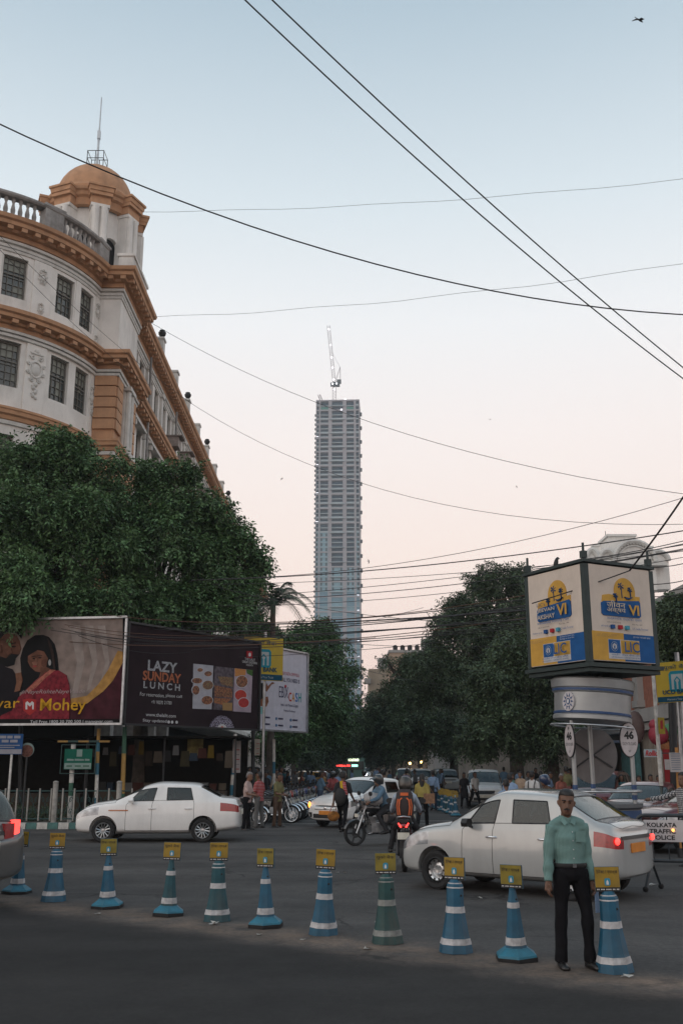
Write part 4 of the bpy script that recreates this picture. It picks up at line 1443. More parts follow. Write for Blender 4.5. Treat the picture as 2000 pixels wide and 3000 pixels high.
        sw = [(P['dash'] - .3 + .06 * math.sin(t), -.36 + .18 * math.cos(t), fl + .62 + .17 * math.sin(t)) for t in np.linspace(0, 2 * math.pi, 17)]
        det.append(('steering_wheel', MB().tube(sw, .015, 5).mesh('steering_wheel', M_trim), 'x'))
        cache['det'] = det
    for nm, me, fl in cache['det']:
        if fl == 'paintm' and not P.get('bmirror'):
            me = me.copy()
            me.materials[0] = colours['paint']
        if fl == 'plate':
            me = me.copy()
            me.materials[0] = plate[1]
        link(nm, me, root)
    return root, hit

def sedan(key, L=3.99, W=1.695, H=1.555, wb=2.43, r=.295, boot=.36, **kw):
    f = L / 2
    wx = (f - .78, f - .78 - wb)
    P = dict(key=key, L=L, W=W, H=H, belt=.93, hood=.9, cowl=.98, deck=1.0, wr=.80, gz=.2, wx=wx, wr_=r, ar=r + .055)
    tail = -f
    P['xs'] = [f - .02, f - .06, f - .28, f - .62, f - 1.1, f - 1.2, -.02, -.10, -1.1, -1.26, tail + boot, tail + .10, tail + .0]
    P['xr'] = [f - .13, f - .16, f - .36, f - .66, f - 1.06, f - 1.82, -.05, -.13, -.94, -1.04, tail + boot + .02, tail + .12, tail + .06]
    P['kind'] = ['n', 'n', 'h', 'h', 'c', 'r', 'r', 'r', 'r', 'r', 'd', 'd', 'e']
    P['wf'] = [.78, .9, .97, .99, 1, 1, 1, 1, 1, 1, .98, .94, .82]
    P['lift'] = [.1, .03, 0, 0, 0, 0, 0, 0, 0, .02, .05, .1, .16]
    P['bz'] = [.62, .72, .84, .90, .93, .94, .95, .955, .98, 1.0, 1.0, .96, .88]
    P['rz'] = [.70, .80, .94, 1.0, 1.05, H - .045, H, H, H - .025, H - .05, 1.12, 1.10, 1.0]
    P.update(kw)
    def pid(i, j, s_):
        if i in (-1, -2): return 0
        if i == 4 and j >= 7: return 1            # windscreen
        if i == 9 and j >= 8: return 2            # rear window
        if j == 6 and i == 5: return 3 if s_ == 1 else 4
        if j == 6 and i == 7: return 5 if s_ == 1 else 6
        if j in (2, 3, 4, 5) and i == 5: return 7 if s_ == 1 else 8
        if j in (2, 3, 4, 5) and i in (6, 7): return 9 if s_ == 1 else 10
        if i in (1, 2) and j == 4: return 11 if s_ == 1 else 12
        if i in (10, 11) and j == 4: return 13 if s_ == 1 else 14
        if i in (2, 3) and j >= 6: return 15
        if i in (10, 11) and j >= 8: return 16
        return 0
    P['pid'] = pid
    P['names'] = {0: ('body', 'paint'), 1: ('windscreen', 'glass'), 2: ('rear_window', 'glass'), 3: ('window', 'glass'), 4: ('window', 'glass'), 5: ('window', 'glass'), 6: ('window', 'glass'),
                  7: ('door', 'paint'), 8: ('door', 'paint'), 9: ('door', 'paint'), 10: ('door', 'paint'), 11: ('headlight', 'head'), 12: ('headlight', 'head'), 13: ('tail_light', 'tail'), 14: ('tail_light', 'tail'), 15: ('bonnet', 'paint'), 16: ('boot_lid', 'paint')}
    P['crs'] = (4, 10)
    P.setdefault('mirror', f - 1.5)
    P.setdefault('handles', (.12, -.82))
    P['grille'] = kw.get('grille', (.56, .1))
    P['intake'], P['fplate'], P['rplate'], P['rgrip'] = .3, .47, .74, .86
    P['seats'] = [(.2, .36), (.2, -.36), (-.75, .36), (-.75, -.36)]
    P['dash'] = f - 1.35
    return P
def wagon(key, L=4.4, W=1.78, H=1.76, wb=2.65, r=.33, nose=1.0, **kw):
    f = L / 2
    wx = (f - .8, f - .8 - wb)
    P = dict(key=key, L=L, W=W, H=H, wr=.82, gz=.24, wx=wx, wr_=r, ar=r + .06)
    t = -f
    P['xs'] = [f - .02, f - .06, f - .25, f - .55, f - nose, f - nose - .12, -.05, -.13, -1.05, -1.13, t + .12, t + .05, t]
    P['xr'] = [f - .1, f - .13, f - .3, f - .58, f - nose, f - nose - .75, -.08, -.17, -.95, -1.05, t + .38, t + .10, t + .05]
    P['kind'] = ['n', 'n', 'h', 'h', 'c', 'r', 'r', 'r', 'r', 'r', 'r', 'd', 'e']
    P['wf'] = [.8, .92, .98, 1, 1, 1, 1, 1, 1, 1, .97, .93, .85]
    P['lift'] = [.1, .04, 0, 0, 0, 0, 0, 0, 0, .02, .08, .12, .16]
    P['bz'] = [.64, .74, .86, .95, 1.0, 1.02, 1.04, 1.04, 1.06, 1.06, 1.05, 1.0, .86]
    P['rz'] = [.7, .8, .95, 1.06, 1.12, H - .04, H, H, H - .01, H - .02, H - .06, 1.06, .9]
    P.update(kw)
    def pid(i, j, s_):
        if i in (-1, -2): return 0
        if i == 4 and j >= 7: return 1
        if i == 10 and j >= 6: return 2
        if j == 6 and i == 5: return 3 if s_ == 1 else 4
        if j == 6 and i == 7: return 5 if s_ == 1 else 6
        if j == 6 and i == 9: return 17 if s_ == 1 else 18
        if j in (2, 3, 4, 5) and i == 5: return 7 if s_ == 1 else 8
        if j in (2, 3, 4, 5) and i in (6, 7): return 9 if s_ == 1 else 10
        if i in (1, 2) and j == 4: return 11 if s_ == 1 else 12
        if i == 10 and j in (3, 4): return 13 if s_ == 1 else 14
        if i in (2, 3) and j >= 6: return 15
        return 0
    P['pid'] = pid
    P['names'] = {0: ('body', 'paint'), 1: ('windscreen', 'glass'), 2: ('rear_window', 'glass'), 3: ('window', 'glass'), 4: ('window', 'glass'), 5: ('window', 'glass'), 6: ('window', 'glass'), 17: ('window', 'glass'), 18: ('window', 'glass'),
                  7: ('door', 'paint'), 8: ('door', 'paint'), 9: ('door', 'paint'), 10: ('door', 'paint'), 11: ('headlight', 'head'), 12: ('headlight', 'head'), 13: ('tail_light', 'tail'), 14: ('tail_light', 'tail'), 15: ('bonnet', 'paint')}
    P['crs'] = (4,)
    P['mirror'] = f - nose - .4
    P['handles'] = (.05, -.85)
    P['grille'] = kw.get('grille', (.62, .13))
    P['intake'], P['fplate'], P['rplate'], P['rgrip'] = .34, .52, .82, .96
    P['seats'] = [(.25, .38), (.25, -.38), (-.7, .38), (-.7, -.38)]
    P['dash'] = f - nose - .3
    return P
def plates(root, hitf, P, s, which, m=M_ink):
    z = P['rplate'] if which < 0 else P['fplate']
    h = hitf((which * 4, 0, z), (-which, 0, 0))
    if h is None: return
    e = link('plate_lettering_anchor', None, root)
    bpy.data.objects.remove(e)
    PLATE_TXT.append((root, s, h.x, z, which))
PLATE_TXT = []
def glow(parent, c, r, m, name='lamp'):
    return MB().ball(c, r, 10, 6).build(name, m, parent, smooth=60)

# sedan on the left, seen from its side
SED_E = sedan('sedan_long', L=4.265, W=1.695, H=1.51, wb=2.55, r=.3, boot=.5)
SED_D = sedan('sedan_short', L=3.995, W=1.695, H=1.555, wb=2.43, r=.3, boot=.34, bmirror=True, chandle=True, longtail=True)
WAG = wagon('wagon')
ce = gnd(464, 2470)
heading = math.pi + R(1.0)
car_e, hit_e = build_car(SED_E, 'white_sedan', {'paint': M_wpaint}, 'white sedan with spoked hubcaps driving past the iron fence', 'car', (-4.78, 27.65, .0), heading, plate=('', M_wplate))
MB().box((.98, .853, .8), (.5, .006, .022)).build('side_stripe', mat('orange_stripe', (.5, .14, .02), .5), car_e)
MB().box((.98, -.853, .8), (.5, .006, .022)).build('side_stripe', mat('orange_stripe', (.5, .14, .02), .5), car_e)
# the silver-white sedan behind the standing man
hd = math.atan2(.616, -.788)
mid = Vector((2.46, 16.15, 0)) + Vector((.616, .788, 0)) * .72
car_d, hit_d = build_car(SED_D, 'silver_sedan', {'paint': M_spaint, 'tail': M_tlamp}, 'silver white sedan with glowing tail lights behind the standing man', 'car', mid, hd, rim='steel')
car_d.scale = (.945, 1, 1)
for s_ in (1, -1):
    h = hit_d((-4, s_ * .62, .83), (1, 0, 0))
    if h: MB().ball((h.x - .004, s_ * .66, .85), (.03, .07, .05), 10, 6).build('brake_lamp', M_tlit, car_d, smooth=60)
# the cab with orange plate facing the camera
fr_, bk = Vector((-.72, 32.6)), Vector((2.0, 35.9))
hd3 = math.atan2(fr_.y - bk.y, fr_.x - bk.x)
car_t, hit_t = build_car(SED_D, 'white_taxi', {'paint': M_wpaint}, 'white cab with orange number plate waiting behind the walking man', 'car', ((fr_.x + bk.x) / 2 + .1, (fr_.y + bk.y) / 2 + .3, 0), hd3)
for s_ in (1,):
    h = hit_t((4, -.66, .68), (-1, 0, 0))
    if h: MB().ball((h.x, -.7, .70), (.04, .05, .1), 10, 6).build('indicator', M_amber, car_t, smooth=60)
# the grey multi-purpose van leaving the picture on the left
car_s, hit_s = build_car(WAG, 'grey_van', {'paint': M_gpaint, 'tail': M_tlamp}, 'dark grey people carrier with lit tail light leaving past the cones', 'car', (-6.88, 15.35, 0), R(155), rim='steel', plate=('', M_wplate))
h = hit_s((-4, -.62, 1.0), (1, 0, 0)) or Vector((-2.1, -.62, 1.0))
MB().box((h.x + .03, -.66, 1.0), (.09, .12, .3)).build('brake_lamp', M_tlit, car_s)
MB().box((h.x, -.5, .98), (.07, .18, .26)).build('lamp_lens', M_tlamp, car_s)
# others up the avenue
def far_car(kind, name, col, label, px, py, heading, cat='car', group=None, **kw):
    g_ = gnd(px, py)
    r_, h_ = build_car(kind, name, col, label, cat, (g_.x, g_.y, 0), heading, group, **kw)
    return r_
PI = math.pi
far_car(WAG, 'white_suv', {'paint': M_wpaint}, 'white sport utility car with roof rails facing us beside the cone row', 1418, 2362, -PI / 2 - .12, plate=('', M_wplate))
far_car(WAG, 'silver_van', {'paint': M_spaint}, 'silver white van seen from behind next to the far end of the cone row', 1295, 2325, PI / 2 + .1, plate=('', M_wplate))
far_car(WAG, 'white_minivan', {'paint': M_wpaint}, 'white minivan seen from behind, left of the silver van', 1228, 2322, PI / 2)
far_car(SED_D, 'yellow_taxi', {'paint': M_ypaint}, 'yellow cab behind the parked motorcycles', 893, 2318, -PI / 2 - .6)
far_car(SED_E, 'dark_car', {'paint': M_bpaint}, 'black car with pale roof rack behind the yellow cab', 935, 2310, -PI / 2 - .3)
for i, (px, py, k, col, lab, a) in enumerate([
        (1028, 2290, SED_E, M_wpaint, 'white far car in the middle lane of the avenue coming toward us', -PI / 2),
        (1068, 2285, WAG, M_wpaint, 'white far van just left of the bright headlamp', -PI / 2),
        (1112, 2289, SED_E, M_wpaint, 'white far car with roof lamp to the right of the bright headlamp', -PI / 2),
        (1185, 2308, WAG, M_bpaint, 'dark far van behind the man in the patterned shirt', PI / 2),
        (1080, 2275, SED_D, M_ypaint, 'yellow far cab in the thick of the traffic', -PI / 2),
        (1145, 2272, WAG, M_rpaint, 'red far van deep in the traffic', -PI / 2),
        (1010, 2272, WAG, M_spaint, 'silver far van deep in the traffic on the left lane', -PI / 2)]):
    o = far_car(k, 'far_car', {'paint': col}, lab, px, py, a)
# lit headlamp of an oncoming van
p = at(1069, 2267, 75)
hl = thing('motor_scooter', 'oncoming scooter with bright bluish headlamp in the far traffic', 'scooter', (p.x, 75, 0))
MB().box((0, 0, .55), (.4, 1.2, .5), taper=.7).box((0, -.35, .95), (.55, .2, .3)).build('body', M_bpaint, hl)
MB().ball((0, -.62, p.z), (.14, .08, .14), 12, 8).build('headlamp', mat('headlamp_lit', (1, 1, 1), .3, emit=14, emcol=(.85, .88, 1)), hl)
for y in (-.55, .5): MB().lathe([(.12, -.05), (.26, -.05), (.28, 0), (.26, .05), (.12, .05), (.12, -.05)], 16, (0, y, .28), axis='x').build('wheel', M_rubber, hl)
# maroon cars by the booth on the right
far_car(SED_E, 'maroon_car', {'paint': M_rpaint}, 'maroon car with pale windscreen behind the steel barricade', 1905, 2462, PI + .95, plate=('', M_wplate))
far_car(WAG, 'red_hatchback', {'paint': M_rpaint}, 'red hatchback half hidden behind the round backing disc of the booth', 1765, 2400, PI + 1.1, plate=('', M_wplate))
far_car(SED_D, 'dark_red_car', {'paint': M_rpaint}, 'dark red car cut off at the picture edge behind the barricade legs', 2105, 2492, PI + .2, plate=('', M_wplate))
# ------------------------------------------------------------------ motorcycles
M_tank_k = paint('tank_black', (.016, .017, .02))
M_tank_r = paint('tank_red', (.22, .015, .015))
M_tank_b = paint('tank_blue', (.02, .04, .16))
M_eng = mat('engine_alloy', (.30, .31, .32), .45, metal=.7, var=.25, scale=12)
M_vinyl = mat('seat_vinyl', (.015, .015, .016), .55)
MOTO = {}
def moto_meshes(tank, alloy):
    k = (tank.name, alloy)
    if k in MOTO: return MOTO[k]
    r, wb = .3, 1.28
    out = []                                    # (name, mesh, loc, children)
    tyre = MB().lathe([(r * .8, -.03), (r * .93, -.045), (r, -.02), (r, .02), (r * .93, .045), (r * .8, .03), (r * .8, -.03)], 30, axis='y').mesh('wheel', M_rubber, smooth=50)
    rim = MB()
    rim.lathe([(r * .8, -.035), (r * .83, 0), (r * .8, .035), (r * .74, .03), (r * .74, -.03), (r * .8, -.035)], 30, axis='y')
    if alloy:
        for q in range(5):
            a = q * 2 * math.pi / 5
            rim.tube([(.03 * math.cos(a), 0, .03 * math.sin(a)), (r * .76 * math.cos(a), 0, r * .76 * math.sin(a))], [.026, .02], 6)
    else:
        for q in range(18):
            a = q * 2 * math.pi / 18
            rim.tube([(.05 * math.cos(a), .03 * (-1) ** q, .05 * math.sin(a)), (r * .76 * math.cos(a + .3), 0, r * .76 * math.sin(a + .3))], .004, 3)
    rim.lathe([(.001, -.05), (.05, -.05), (.055, .05), (.001, .05)], 14, axis='y')
    rim.lathe([(.055, -.055), (.11, -.055), (.11, -.05)], 20, axis='y')
    rm = rim.mesh('rim', M_rim if not alloy else M_dark, smooth=40)
    for x in (wb / 2, -wb / 2): out.append(('wheel', tyre, (x, 0, r), [('rim', rm)]))
    fk = MB()
    for s_ in (-1, 1): fk.tube([(wb / 2, s_ * .085, r), (wb / 2 - .14, s_ * .085, .62), (wb / 2 - .26, s_ * .085, .95)], [.024, .026, .02], 8)
    fk.box((wb / 2 - .24, 0, .9), (.06, .22, .05)).box((wb / 2 - .19, 0, .76), (.06, .22, .05))
    out.append(('fork', fk.mesh('fork', M_steel, smooth=60), None, []))
    fe = MB()
    for x0, a0, a1 in ((wb / 2, 20, 150),):
        fe.loft([[(x0 + (r + .035 + (0 if abs(w) < .05 else -.03)) * math.cos(R(a)), w, r + (r + .035 + (0 if abs(w) < .05 else -.03)) * math.sin(R(a))) for w in (-.065, -.03, .03, .065)] for a in range(a0, a1 + 1, 13)], cap=False, closed=False)
    out.append(('front_mudguard', fe.mesh('front_mudguard', tank if alloy else M_chrome, smooth=60), None, []))
    fr = MB()
    for s_ in (-1, 1):
        fr.tube([(.36, 0, .88), (.05, s_ * .1, .76), (-.32, s_ * .12, .74), (-.72, s_ * .1, .84)], .018, 6)
        fr.tube([(.34, 0, .8), (.2, s_ * .1, .4), (-.15, s_ * .1, .3), (-.25, s_ * .12, .72)], .018, 6)
        fr.tube([(-.15, s_ * .1, .36), (-wb / 2, s_ * .11, r)], .022, 6)
        fr.tube([(-wb / 2, s_ * .13, r), (-.5, s_ * .13, .74)], [.035, .025], 8)
    fr.box((-.12, .0, .3), (.1, .5, .03)).box((-.3, 0, .36), (.05, .56, .03))
    out.append(('frame', fr.mesh('frame', M_dark, smooth=60), None, []))
    en = MB().box((.06, 0, .42), (.36, .26, .22)).loft([[(.12 + a * .3, y, .5 + z) for y, z in ((-.08, 0), (.08, 0), (.08, .17), (-.08, .17))] for a in (0, .4)])
    for q in range(5): en.box((.2, 0, .53 + q * .035), (.2, .23, .012))
    en.lathe([(.001, -.15), (.11, -.15), (.12, .15), (.001, .15)], 16, (-.02, 0, .4), axis='y')
    out.append(('engine', en.mesh('engine', M_eng, smooth=30), None, []))
    ex = MB().tube([(.3, -.1, .5), (.34, -.13, .36), (.2, -.15, .26), (-.2, -.16, .27)], .022, 7).tube([(-.2, -.17, .27), (-.3, -.17, .29), (-.75, -.19, .38), (-.8, -.19, .39)], [.025, .048, .052, .03], 10)
    out.append(('exhaust', ex.mesh('exhaust', M_chrome, smooth=50), None, []))
    tk = MB()
    rings = []
    for x, w, zb, zt in ((.42, .07, .84, .92), (.36, .13, .8, .99), (.2, .155, .78, 1.02), (.02, .13, .78, .97), (-.1, .09, .78, .87)):
        rings.append([(x, w * math.cos(t), (zb + zt) / 2 + (zt - zb) / 2 * math.sin(t)) for t in np.linspace(0, 2 * math.pi, 13)[:-1]])
    tk.loft(rings)
    out.append(('tank', tk.mesh('tank', tank, smooth=60), None, []))
    st = MB()
    rings = []
    for x, w, zb, zt in ((.0, .08, .8, .83), (-.08, .12, .78, .84), (-.3, .15, .77, .85), (-.5, .14, .82, .91), (-.72, .12, .86, .95), (-.8, .08, .88, .94)):
        rings.append([(x, w * math.copysign(abs(math.cos(t)) ** .6, math.cos(t)), (zb + zt) / 2 + (zt - zb) / 2 * math.copysign(abs(math.sin(t)) ** .7, math.sin(t))) for t in np.linspace(0, 2 * math.pi, 13)[:-1]])
    st.loft(rings)
    out.append(('seat', st.mesh('seat', M_vinyl, smooth=60), None, []))
    sp = MB()
    for s_ in (-1, 1): sp.loft([[(-.08, s_ * .1, .78), (-.1, s_ * .14, .55), (-.3, s_ * .14, .52)], [(-.3, s_ * .12, .78), (-.3, s_ * .15, .6), (-.38, s_ * .14, .56)], [(-.85, s_ * .07, .86), (-.8, s_ * .11, .76), (-.6, s_ * .1, .72)]], cap=False, closed=False)
    out.append(('side_panel', sp.mesh('side_panel', tank, smooth=60), None, []))
    rf = MB().loft([[(-wb / 2 + (r + .06) * math.cos(R(a)), w, r + .06 + (r + .06) * math.sin(R(a))) for w in (-.08, .08)] for a in range(60, 195, 12)], cap=False, closed=False).box((-.98, 0, .42), (.02, .15, .3))
    out.append(('rear_mudguard', rf.mesh('rear_mudguard', M_trim, smooth=60), None, []))
    out.append(('grab_rail', MB().tube([(-.5, .13, .88), (-.8, .12, .98), (-.9, 0, 1.0), (-.8, -.12, .98), (-.5, -.13, .88)], .014, 6).mesh('grab_rail', M_steel, smooth=60), None, []))
    hb = MB().tube([(.28, .36, 1.05), (.36, .18, 1.03), (.4, 0, 1.0), (.36, -.18, 1.03), (.28, -.36, 1.05)], .013, 7)
    for s_ in (-1, 1): hb.tube([(.3, s_ * .27, 1.05), (.27, s_ * .38, 1.05)], .02, 8).tube([(.36, s_ * .27, 1.03), (.35, s_ * .38, 1.06)], .007, 5)
    out.append(('handlebar', hb.mesh('handlebar', M_dark, smooth=60), None, []))
    for s_ in (-1, 1):
        mr = MB().tube([(.33, s_ * .24, 1.04), (.36, s_ * .3, 1.2)], .007, 5).loft([[(.35 + d, s_ * (.32 + a * .075), 1.24 + b * .055) for a, b in ((math.cos(t), math.sin(t)) for t in np.linspace(0, 2 * math.pi, 11)[:-1])] for d in (0, .035)])
        out.append(('mirror', mr.mesh('mirror', M_trim, smooth=40), None, []))
    hd_ = MB().lathe([(.001, .0), (.07, .01), (.095, .05), (.1, .12), (.09, .13)], 18, (.44, 0, .93), axis='x')
    hd_.loft([[(.42, w, .84), (.52, w * .8, .86), (.5, w * .7, 1.08), (.4, w, 1.02)] for w in (-.1, .1)])
    out.append(('headlamp_cowl', hd_.mesh('headlamp_cowl', tank, smooth=40), None, []))
    out.append(('headlight', MB().ball((.565, 0, .93), (.02, .085, .085), 12, 8).mesh('headlight', M_hlamp, smooth=60), None, []))
    out.append(('number_plate', MB().box((-.995, 0, .66), (.01, .22, .12)).box((.6, 0, .72), (.01, .2, .08)).mesh('number_plate', M_wplate), None, []))
    out.append(('tail_light', MB().ball((-.9, 0, .83), (.05, .1, .04), 12, 8).mesh('tail_light', M_tlamp, smooth=60), None, []))
    MOTO[k] = out
    return out
def moto(label, loc, rz, tank=M_tank_k, alloy=True, group=None, lean=0.):
    o = thing('motorcycle', label, 'motorcycle', loc, rz, group)
    o.rotation_euler = (lean, 0, rz)
    for nm, me, l, ch in moto_meshes(tank, alloy):
        q = link(nm, me, o, l)
        for cn, cm in ch: link(cn, cm, q)
    return o
# ridden pair in the crossing
B1f = gnd(1040, 2478)
B1h = math.atan2(-.42, -.9)
b1 = moto('black motorcycle turning through the crossing with a rider in a dark helmet', (B1f.x + .64 * .9, B1f.y + .64 * .42, 0), B1h, M_tank_k, True)
B2h = R(84)
b2 = moto('motorcycle with glowing tail light carrying the rider with the orange backpack', (1.24, 20.2, 0), B2h, M_tank_r, True)
for s_ in (-1, 1): MB().loft([[(-.95, s_ * (.03 + a) , .86 + b) for a, b in ((0, -.05), (.055, .03), (.075, .02), (.03, -.06))] for _ in (0, 1)][:1] + [[(-.93, s_ * (.03 + a), .86 + b) for a, b in ((0, -.05), (.055, .03), (.075, .02), (.03, -.06))]]).build('tail_lamp_glow', M_tlit, b2)
# parked row on the left of the avenue
PK = 'motorcycles parked along the left kerb'
for i in range(20):
    y = 35.9 + i * .78
    x = -1.95 + .05 * i + random.uniform(-.06, .06)
    t = [M_tank_k, M_tank_r, M_tank_k, M_tank_b][i % 4]
    lab = ['chrome wheeled black motorcycle at the near end of the parked row', 'black motorcycle second in the parked row'][i] if i < 2 else ('%s tanked motorcycle, %s in the row parked along the kerb' % ({M_tank_k: 'black', M_tank_r: 'red', M_tank_b: 'blue'}[t], ['', '', 'third', 'fourth', 'fifth', 'sixth', 'seventh', 'eighth', 'ninth', 'tenth', 'eleventh', 'twelfth', 'thirteenth', 'fourteenth', 'fifteenth', 'sixteenth', 'seventeenth', 'eighteenth', 'nineteenth', 'last'][i]))
    moto(lab, (x - .35, y, 0), R(-14 + random.uniform(-6, 6)), t if i else M_tank_k, alloy=(i % 3 == 2), group=PK, lean=R(-7))
moto('motorcycle half hidden behind the officer with its tank to the left', (-3.35, 34.6, 0), R(-5), M_tank_k, False, group=PK, lean=R(-6))
# scooter rider in the blue helmet comes in the people section
b3 = moto('motorcycle mostly hidden behind the silver sedan', (5.0, 25.5, 0), R(200), M_tank_k, True)
b4 = moto('far motorcycle coming toward us past the cab', (1.15, 52, 0), R(-95), M_tank_k, True)
b5 = moto('red far motorcycle next to the parked row', (-.35, 42.5, 0), R(-80), M_tank_r, True)
# ------------------------------------------------------------------ people
M_skin = mat('brown_skin', (.135, .068, .042), .55, var=.12, scale=9)
M_skin2 = mat('light_brown_skin', (.20, .105, .068), .55, var=.12, scale=9)
M_hair = mat('black_hair', (.010, .009, .009), .6, var=.3, scale=30)
M_ghair = mat('grey_hair', (.16, .15, .15), .8, var=.3, scale=30)
M_shoe = mat('shoe_leather', (.012, .011, .011), .35)
M_eye = mat('eye', (.02, .016, .014), .2)
M_lip = mat('lip', (.10, .04, .035), .5)
_cl = {}
def cloth(name, col, kind=None):
    if name in MATS: return MATS[name]
    m = mat(name, col, .9, var=.14, scale=5, bump=.25, bscale=22, spec=.1)
    if kind:
        N, L = m.node_tree.nodes, m.node_tree.links
        b = N['Principled BSDF']
        src = b.inputs['Base Color'].links[0].from_socket
        t = N.new('ShaderNodeTexCoord')
        wv = N.new('ShaderNodeTexWave')
        wv.bands_direction = 'Z' if kind[0] == 'h' else 'X'
        wv.inputs['Scale'].default_value = kind[1]
        L.new(t.outputs['Object'], wv.inputs['Vector'])
        rp = N.new('ShaderNodeValToRGB')
        rp.color_ramp.elements[0].position, rp.color_ramp.elements[1].position = kind[3], kind[3] + .12
        L.new(wv.outputs['Fac'], rp.inputs[0])
        last = rp.outputs[0]
        if kind[0] == 'c':
            w2 = N.new('ShaderNodeTexWave')
            w2.bands_direction = 'Z'
            w2.inputs['Scale'].default_value = kind[1]
            L.new(t.outputs['Object'], w2.inputs['Vector'])
            mm = N.new('ShaderNodeMath')
            mm.operation = 'MAXIMUM'
            L.new(rp.outputs[0], mm.inputs[0])
            r2 = N.new('ShaderNodeValToRGB')
            r2.color_ramp.elements[0].position, r2.color_ramp.elements[1].position = kind[3], kind[3] + .12
            L.new(w2.outputs['Fac'], r2.inputs[0])
            L.new(r2.outputs[0], mm.inputs[1])
            last = mm.outputs[0]
        mx = N.new('ShaderNodeMixRGB')
        mx.inputs[2].default_value = tuple(kind[2]) + (1,)
        L.new(last, mx.inputs[0])
        L.new(src, mx.inputs[1])
        L.new(mx.outputs[0], b.inputs['Base Color'])
    return m
def joints(p):
    """Joint positions for a figure 1.68 m tall that faces -y; feet near the origin unless seated."""
    g = lambda k, d=0.: R(p.get(k, d))
    J = {}
    hip = Vector((0, 0, p.get('hipz', .90)))
    J['hip'] = hip
    ln, tw = g('lean', 2), g('side', 0)
    up = Vector((math.sin(tw), -math.sin(ln), math.cos(ln)))
    J['belly'] = hip + up * .16
    ln2 = ln + g('bow', 0)
    up2 = Vector((math.sin(tw), -math.sin(ln2), math.cos(ln2)))
    J['chest'] = J['belly'] + up2 * .19
    J['neck'] = J['chest'] + up2 * .17
    hl = ln2 * .35 + g('nod', 0)
    hu = Vector((math.sin(g('tilt', 0)), -math.sin(hl), math.cos(hl)))
    J['head'] = J['neck'] + hu * .05
    J['hu'] = hu
    for s_, n in ((1, 'l'), (-1, 'r')):
        sh = J['chest'] + up2 * .085 + Vector((s_ * .178, 0, 0))
        J['sh' + n] = sh
        a, b, e = g(n + 'arm', 3), g(n + 'abd', 8), g(n + 'elb', 14)
        d1 = Vector((s_ * math.sin(b), -math.sin(a) * math.cos(b), -math.cos(a) * math.cos(b)))
        J['el' + n] = sh + d1 * .285
        inn = g(n + 'in', 0)
        a2 = a + e
        b2 = b - inn
        d2 = Vector((s_ * math.sin(b2), -math.sin(a2) * math.cos(b2), -math.cos(a2) * math.cos(b2)))
        J['wr' + n] = J['el' + n] + d2 * .245
        J['hd' + n] = d2
        hp = hip + Vector((s_ * .09, 0, -.03))
        J['hp' + n] = hp
        a, b, k = g(n + 'leg', 0), g(n + 'labd', 3), g(n + 'knee', 2)
        d1 = Vector((s_ * math.sin(b), -math.sin(a) * math.cos(b), -math.cos(a) * math.cos(b)))
        J['kn' + n] = hp + d1 * .40
        a2 = a - k
        b2 = b * p.get('shin', .3)
        d2 = Vector((s_ * math.sin(b2), -math.sin(a2) * math.cos(b2), -math.cos(a2) * math.cos(b2)))
        J['an' + n] = J['kn' + n] + d2 * .40
        J['fd' + n] = R(p.get(n + 'toe', 0)) + a2 * .5
    return J
def remesh(mb, vox, name, smooth_it=4, warp=0.):
    me = mb.mesh(name, M_skin)
    if warp:
        pass
    o = link('tmp_body', me)
    md = o.modifiers.new('r', 'REMESH')
    md.mode = 'VOXEL'
    md.voxel_size = vox
    md.use_smooth_shade = True
    sm = o.modifiers.new('s', 'SMOOTH')
    sm.iterations = smooth_it
    sm.factor = .5
    return o
PJOBS = []
def hand(mb, w, d, s_, curl=.5, r=.0085):
    d = d.normalized()
    side = Vector((0, -1, 0)) - d * Vector((0, -1, 0)).dot(d)       # thumb side, forward
    if side.length < .1: side = Vector((s_ * -1, 0, 0))
    side.normalize()
    palm = d.cross(side) * s_                                     # toward the body
    mb.tube([w - d * .02, w + d * .03, w + d * .085], [(.024, .03), (.018, .042), (.014, .042)], 8, sq=side)
    for k, ln in enumerate((.066, .074, .07, .054)):
        b = w + d * .08 + side * (.033 - .022 * k)
        m1 = b + d * ln * .5 + palm * .012 * curl
        m2 = m1 + (d * .62 + palm * curl).normalized() * ln * .55
        mb.tube([b - d * .01, b + d * .012, m1, m2], [r, r, r * .95, r * .75], 6)
    b = w + d * .025 + side * .032
    mb.tube([b, b + (d * .6 + side * .7).normalized() * .034, b + (d * .95 + side * .35 + palm * .3).normalized() * .07], [r * 1.2, r * 1.1, r * .85], 6)
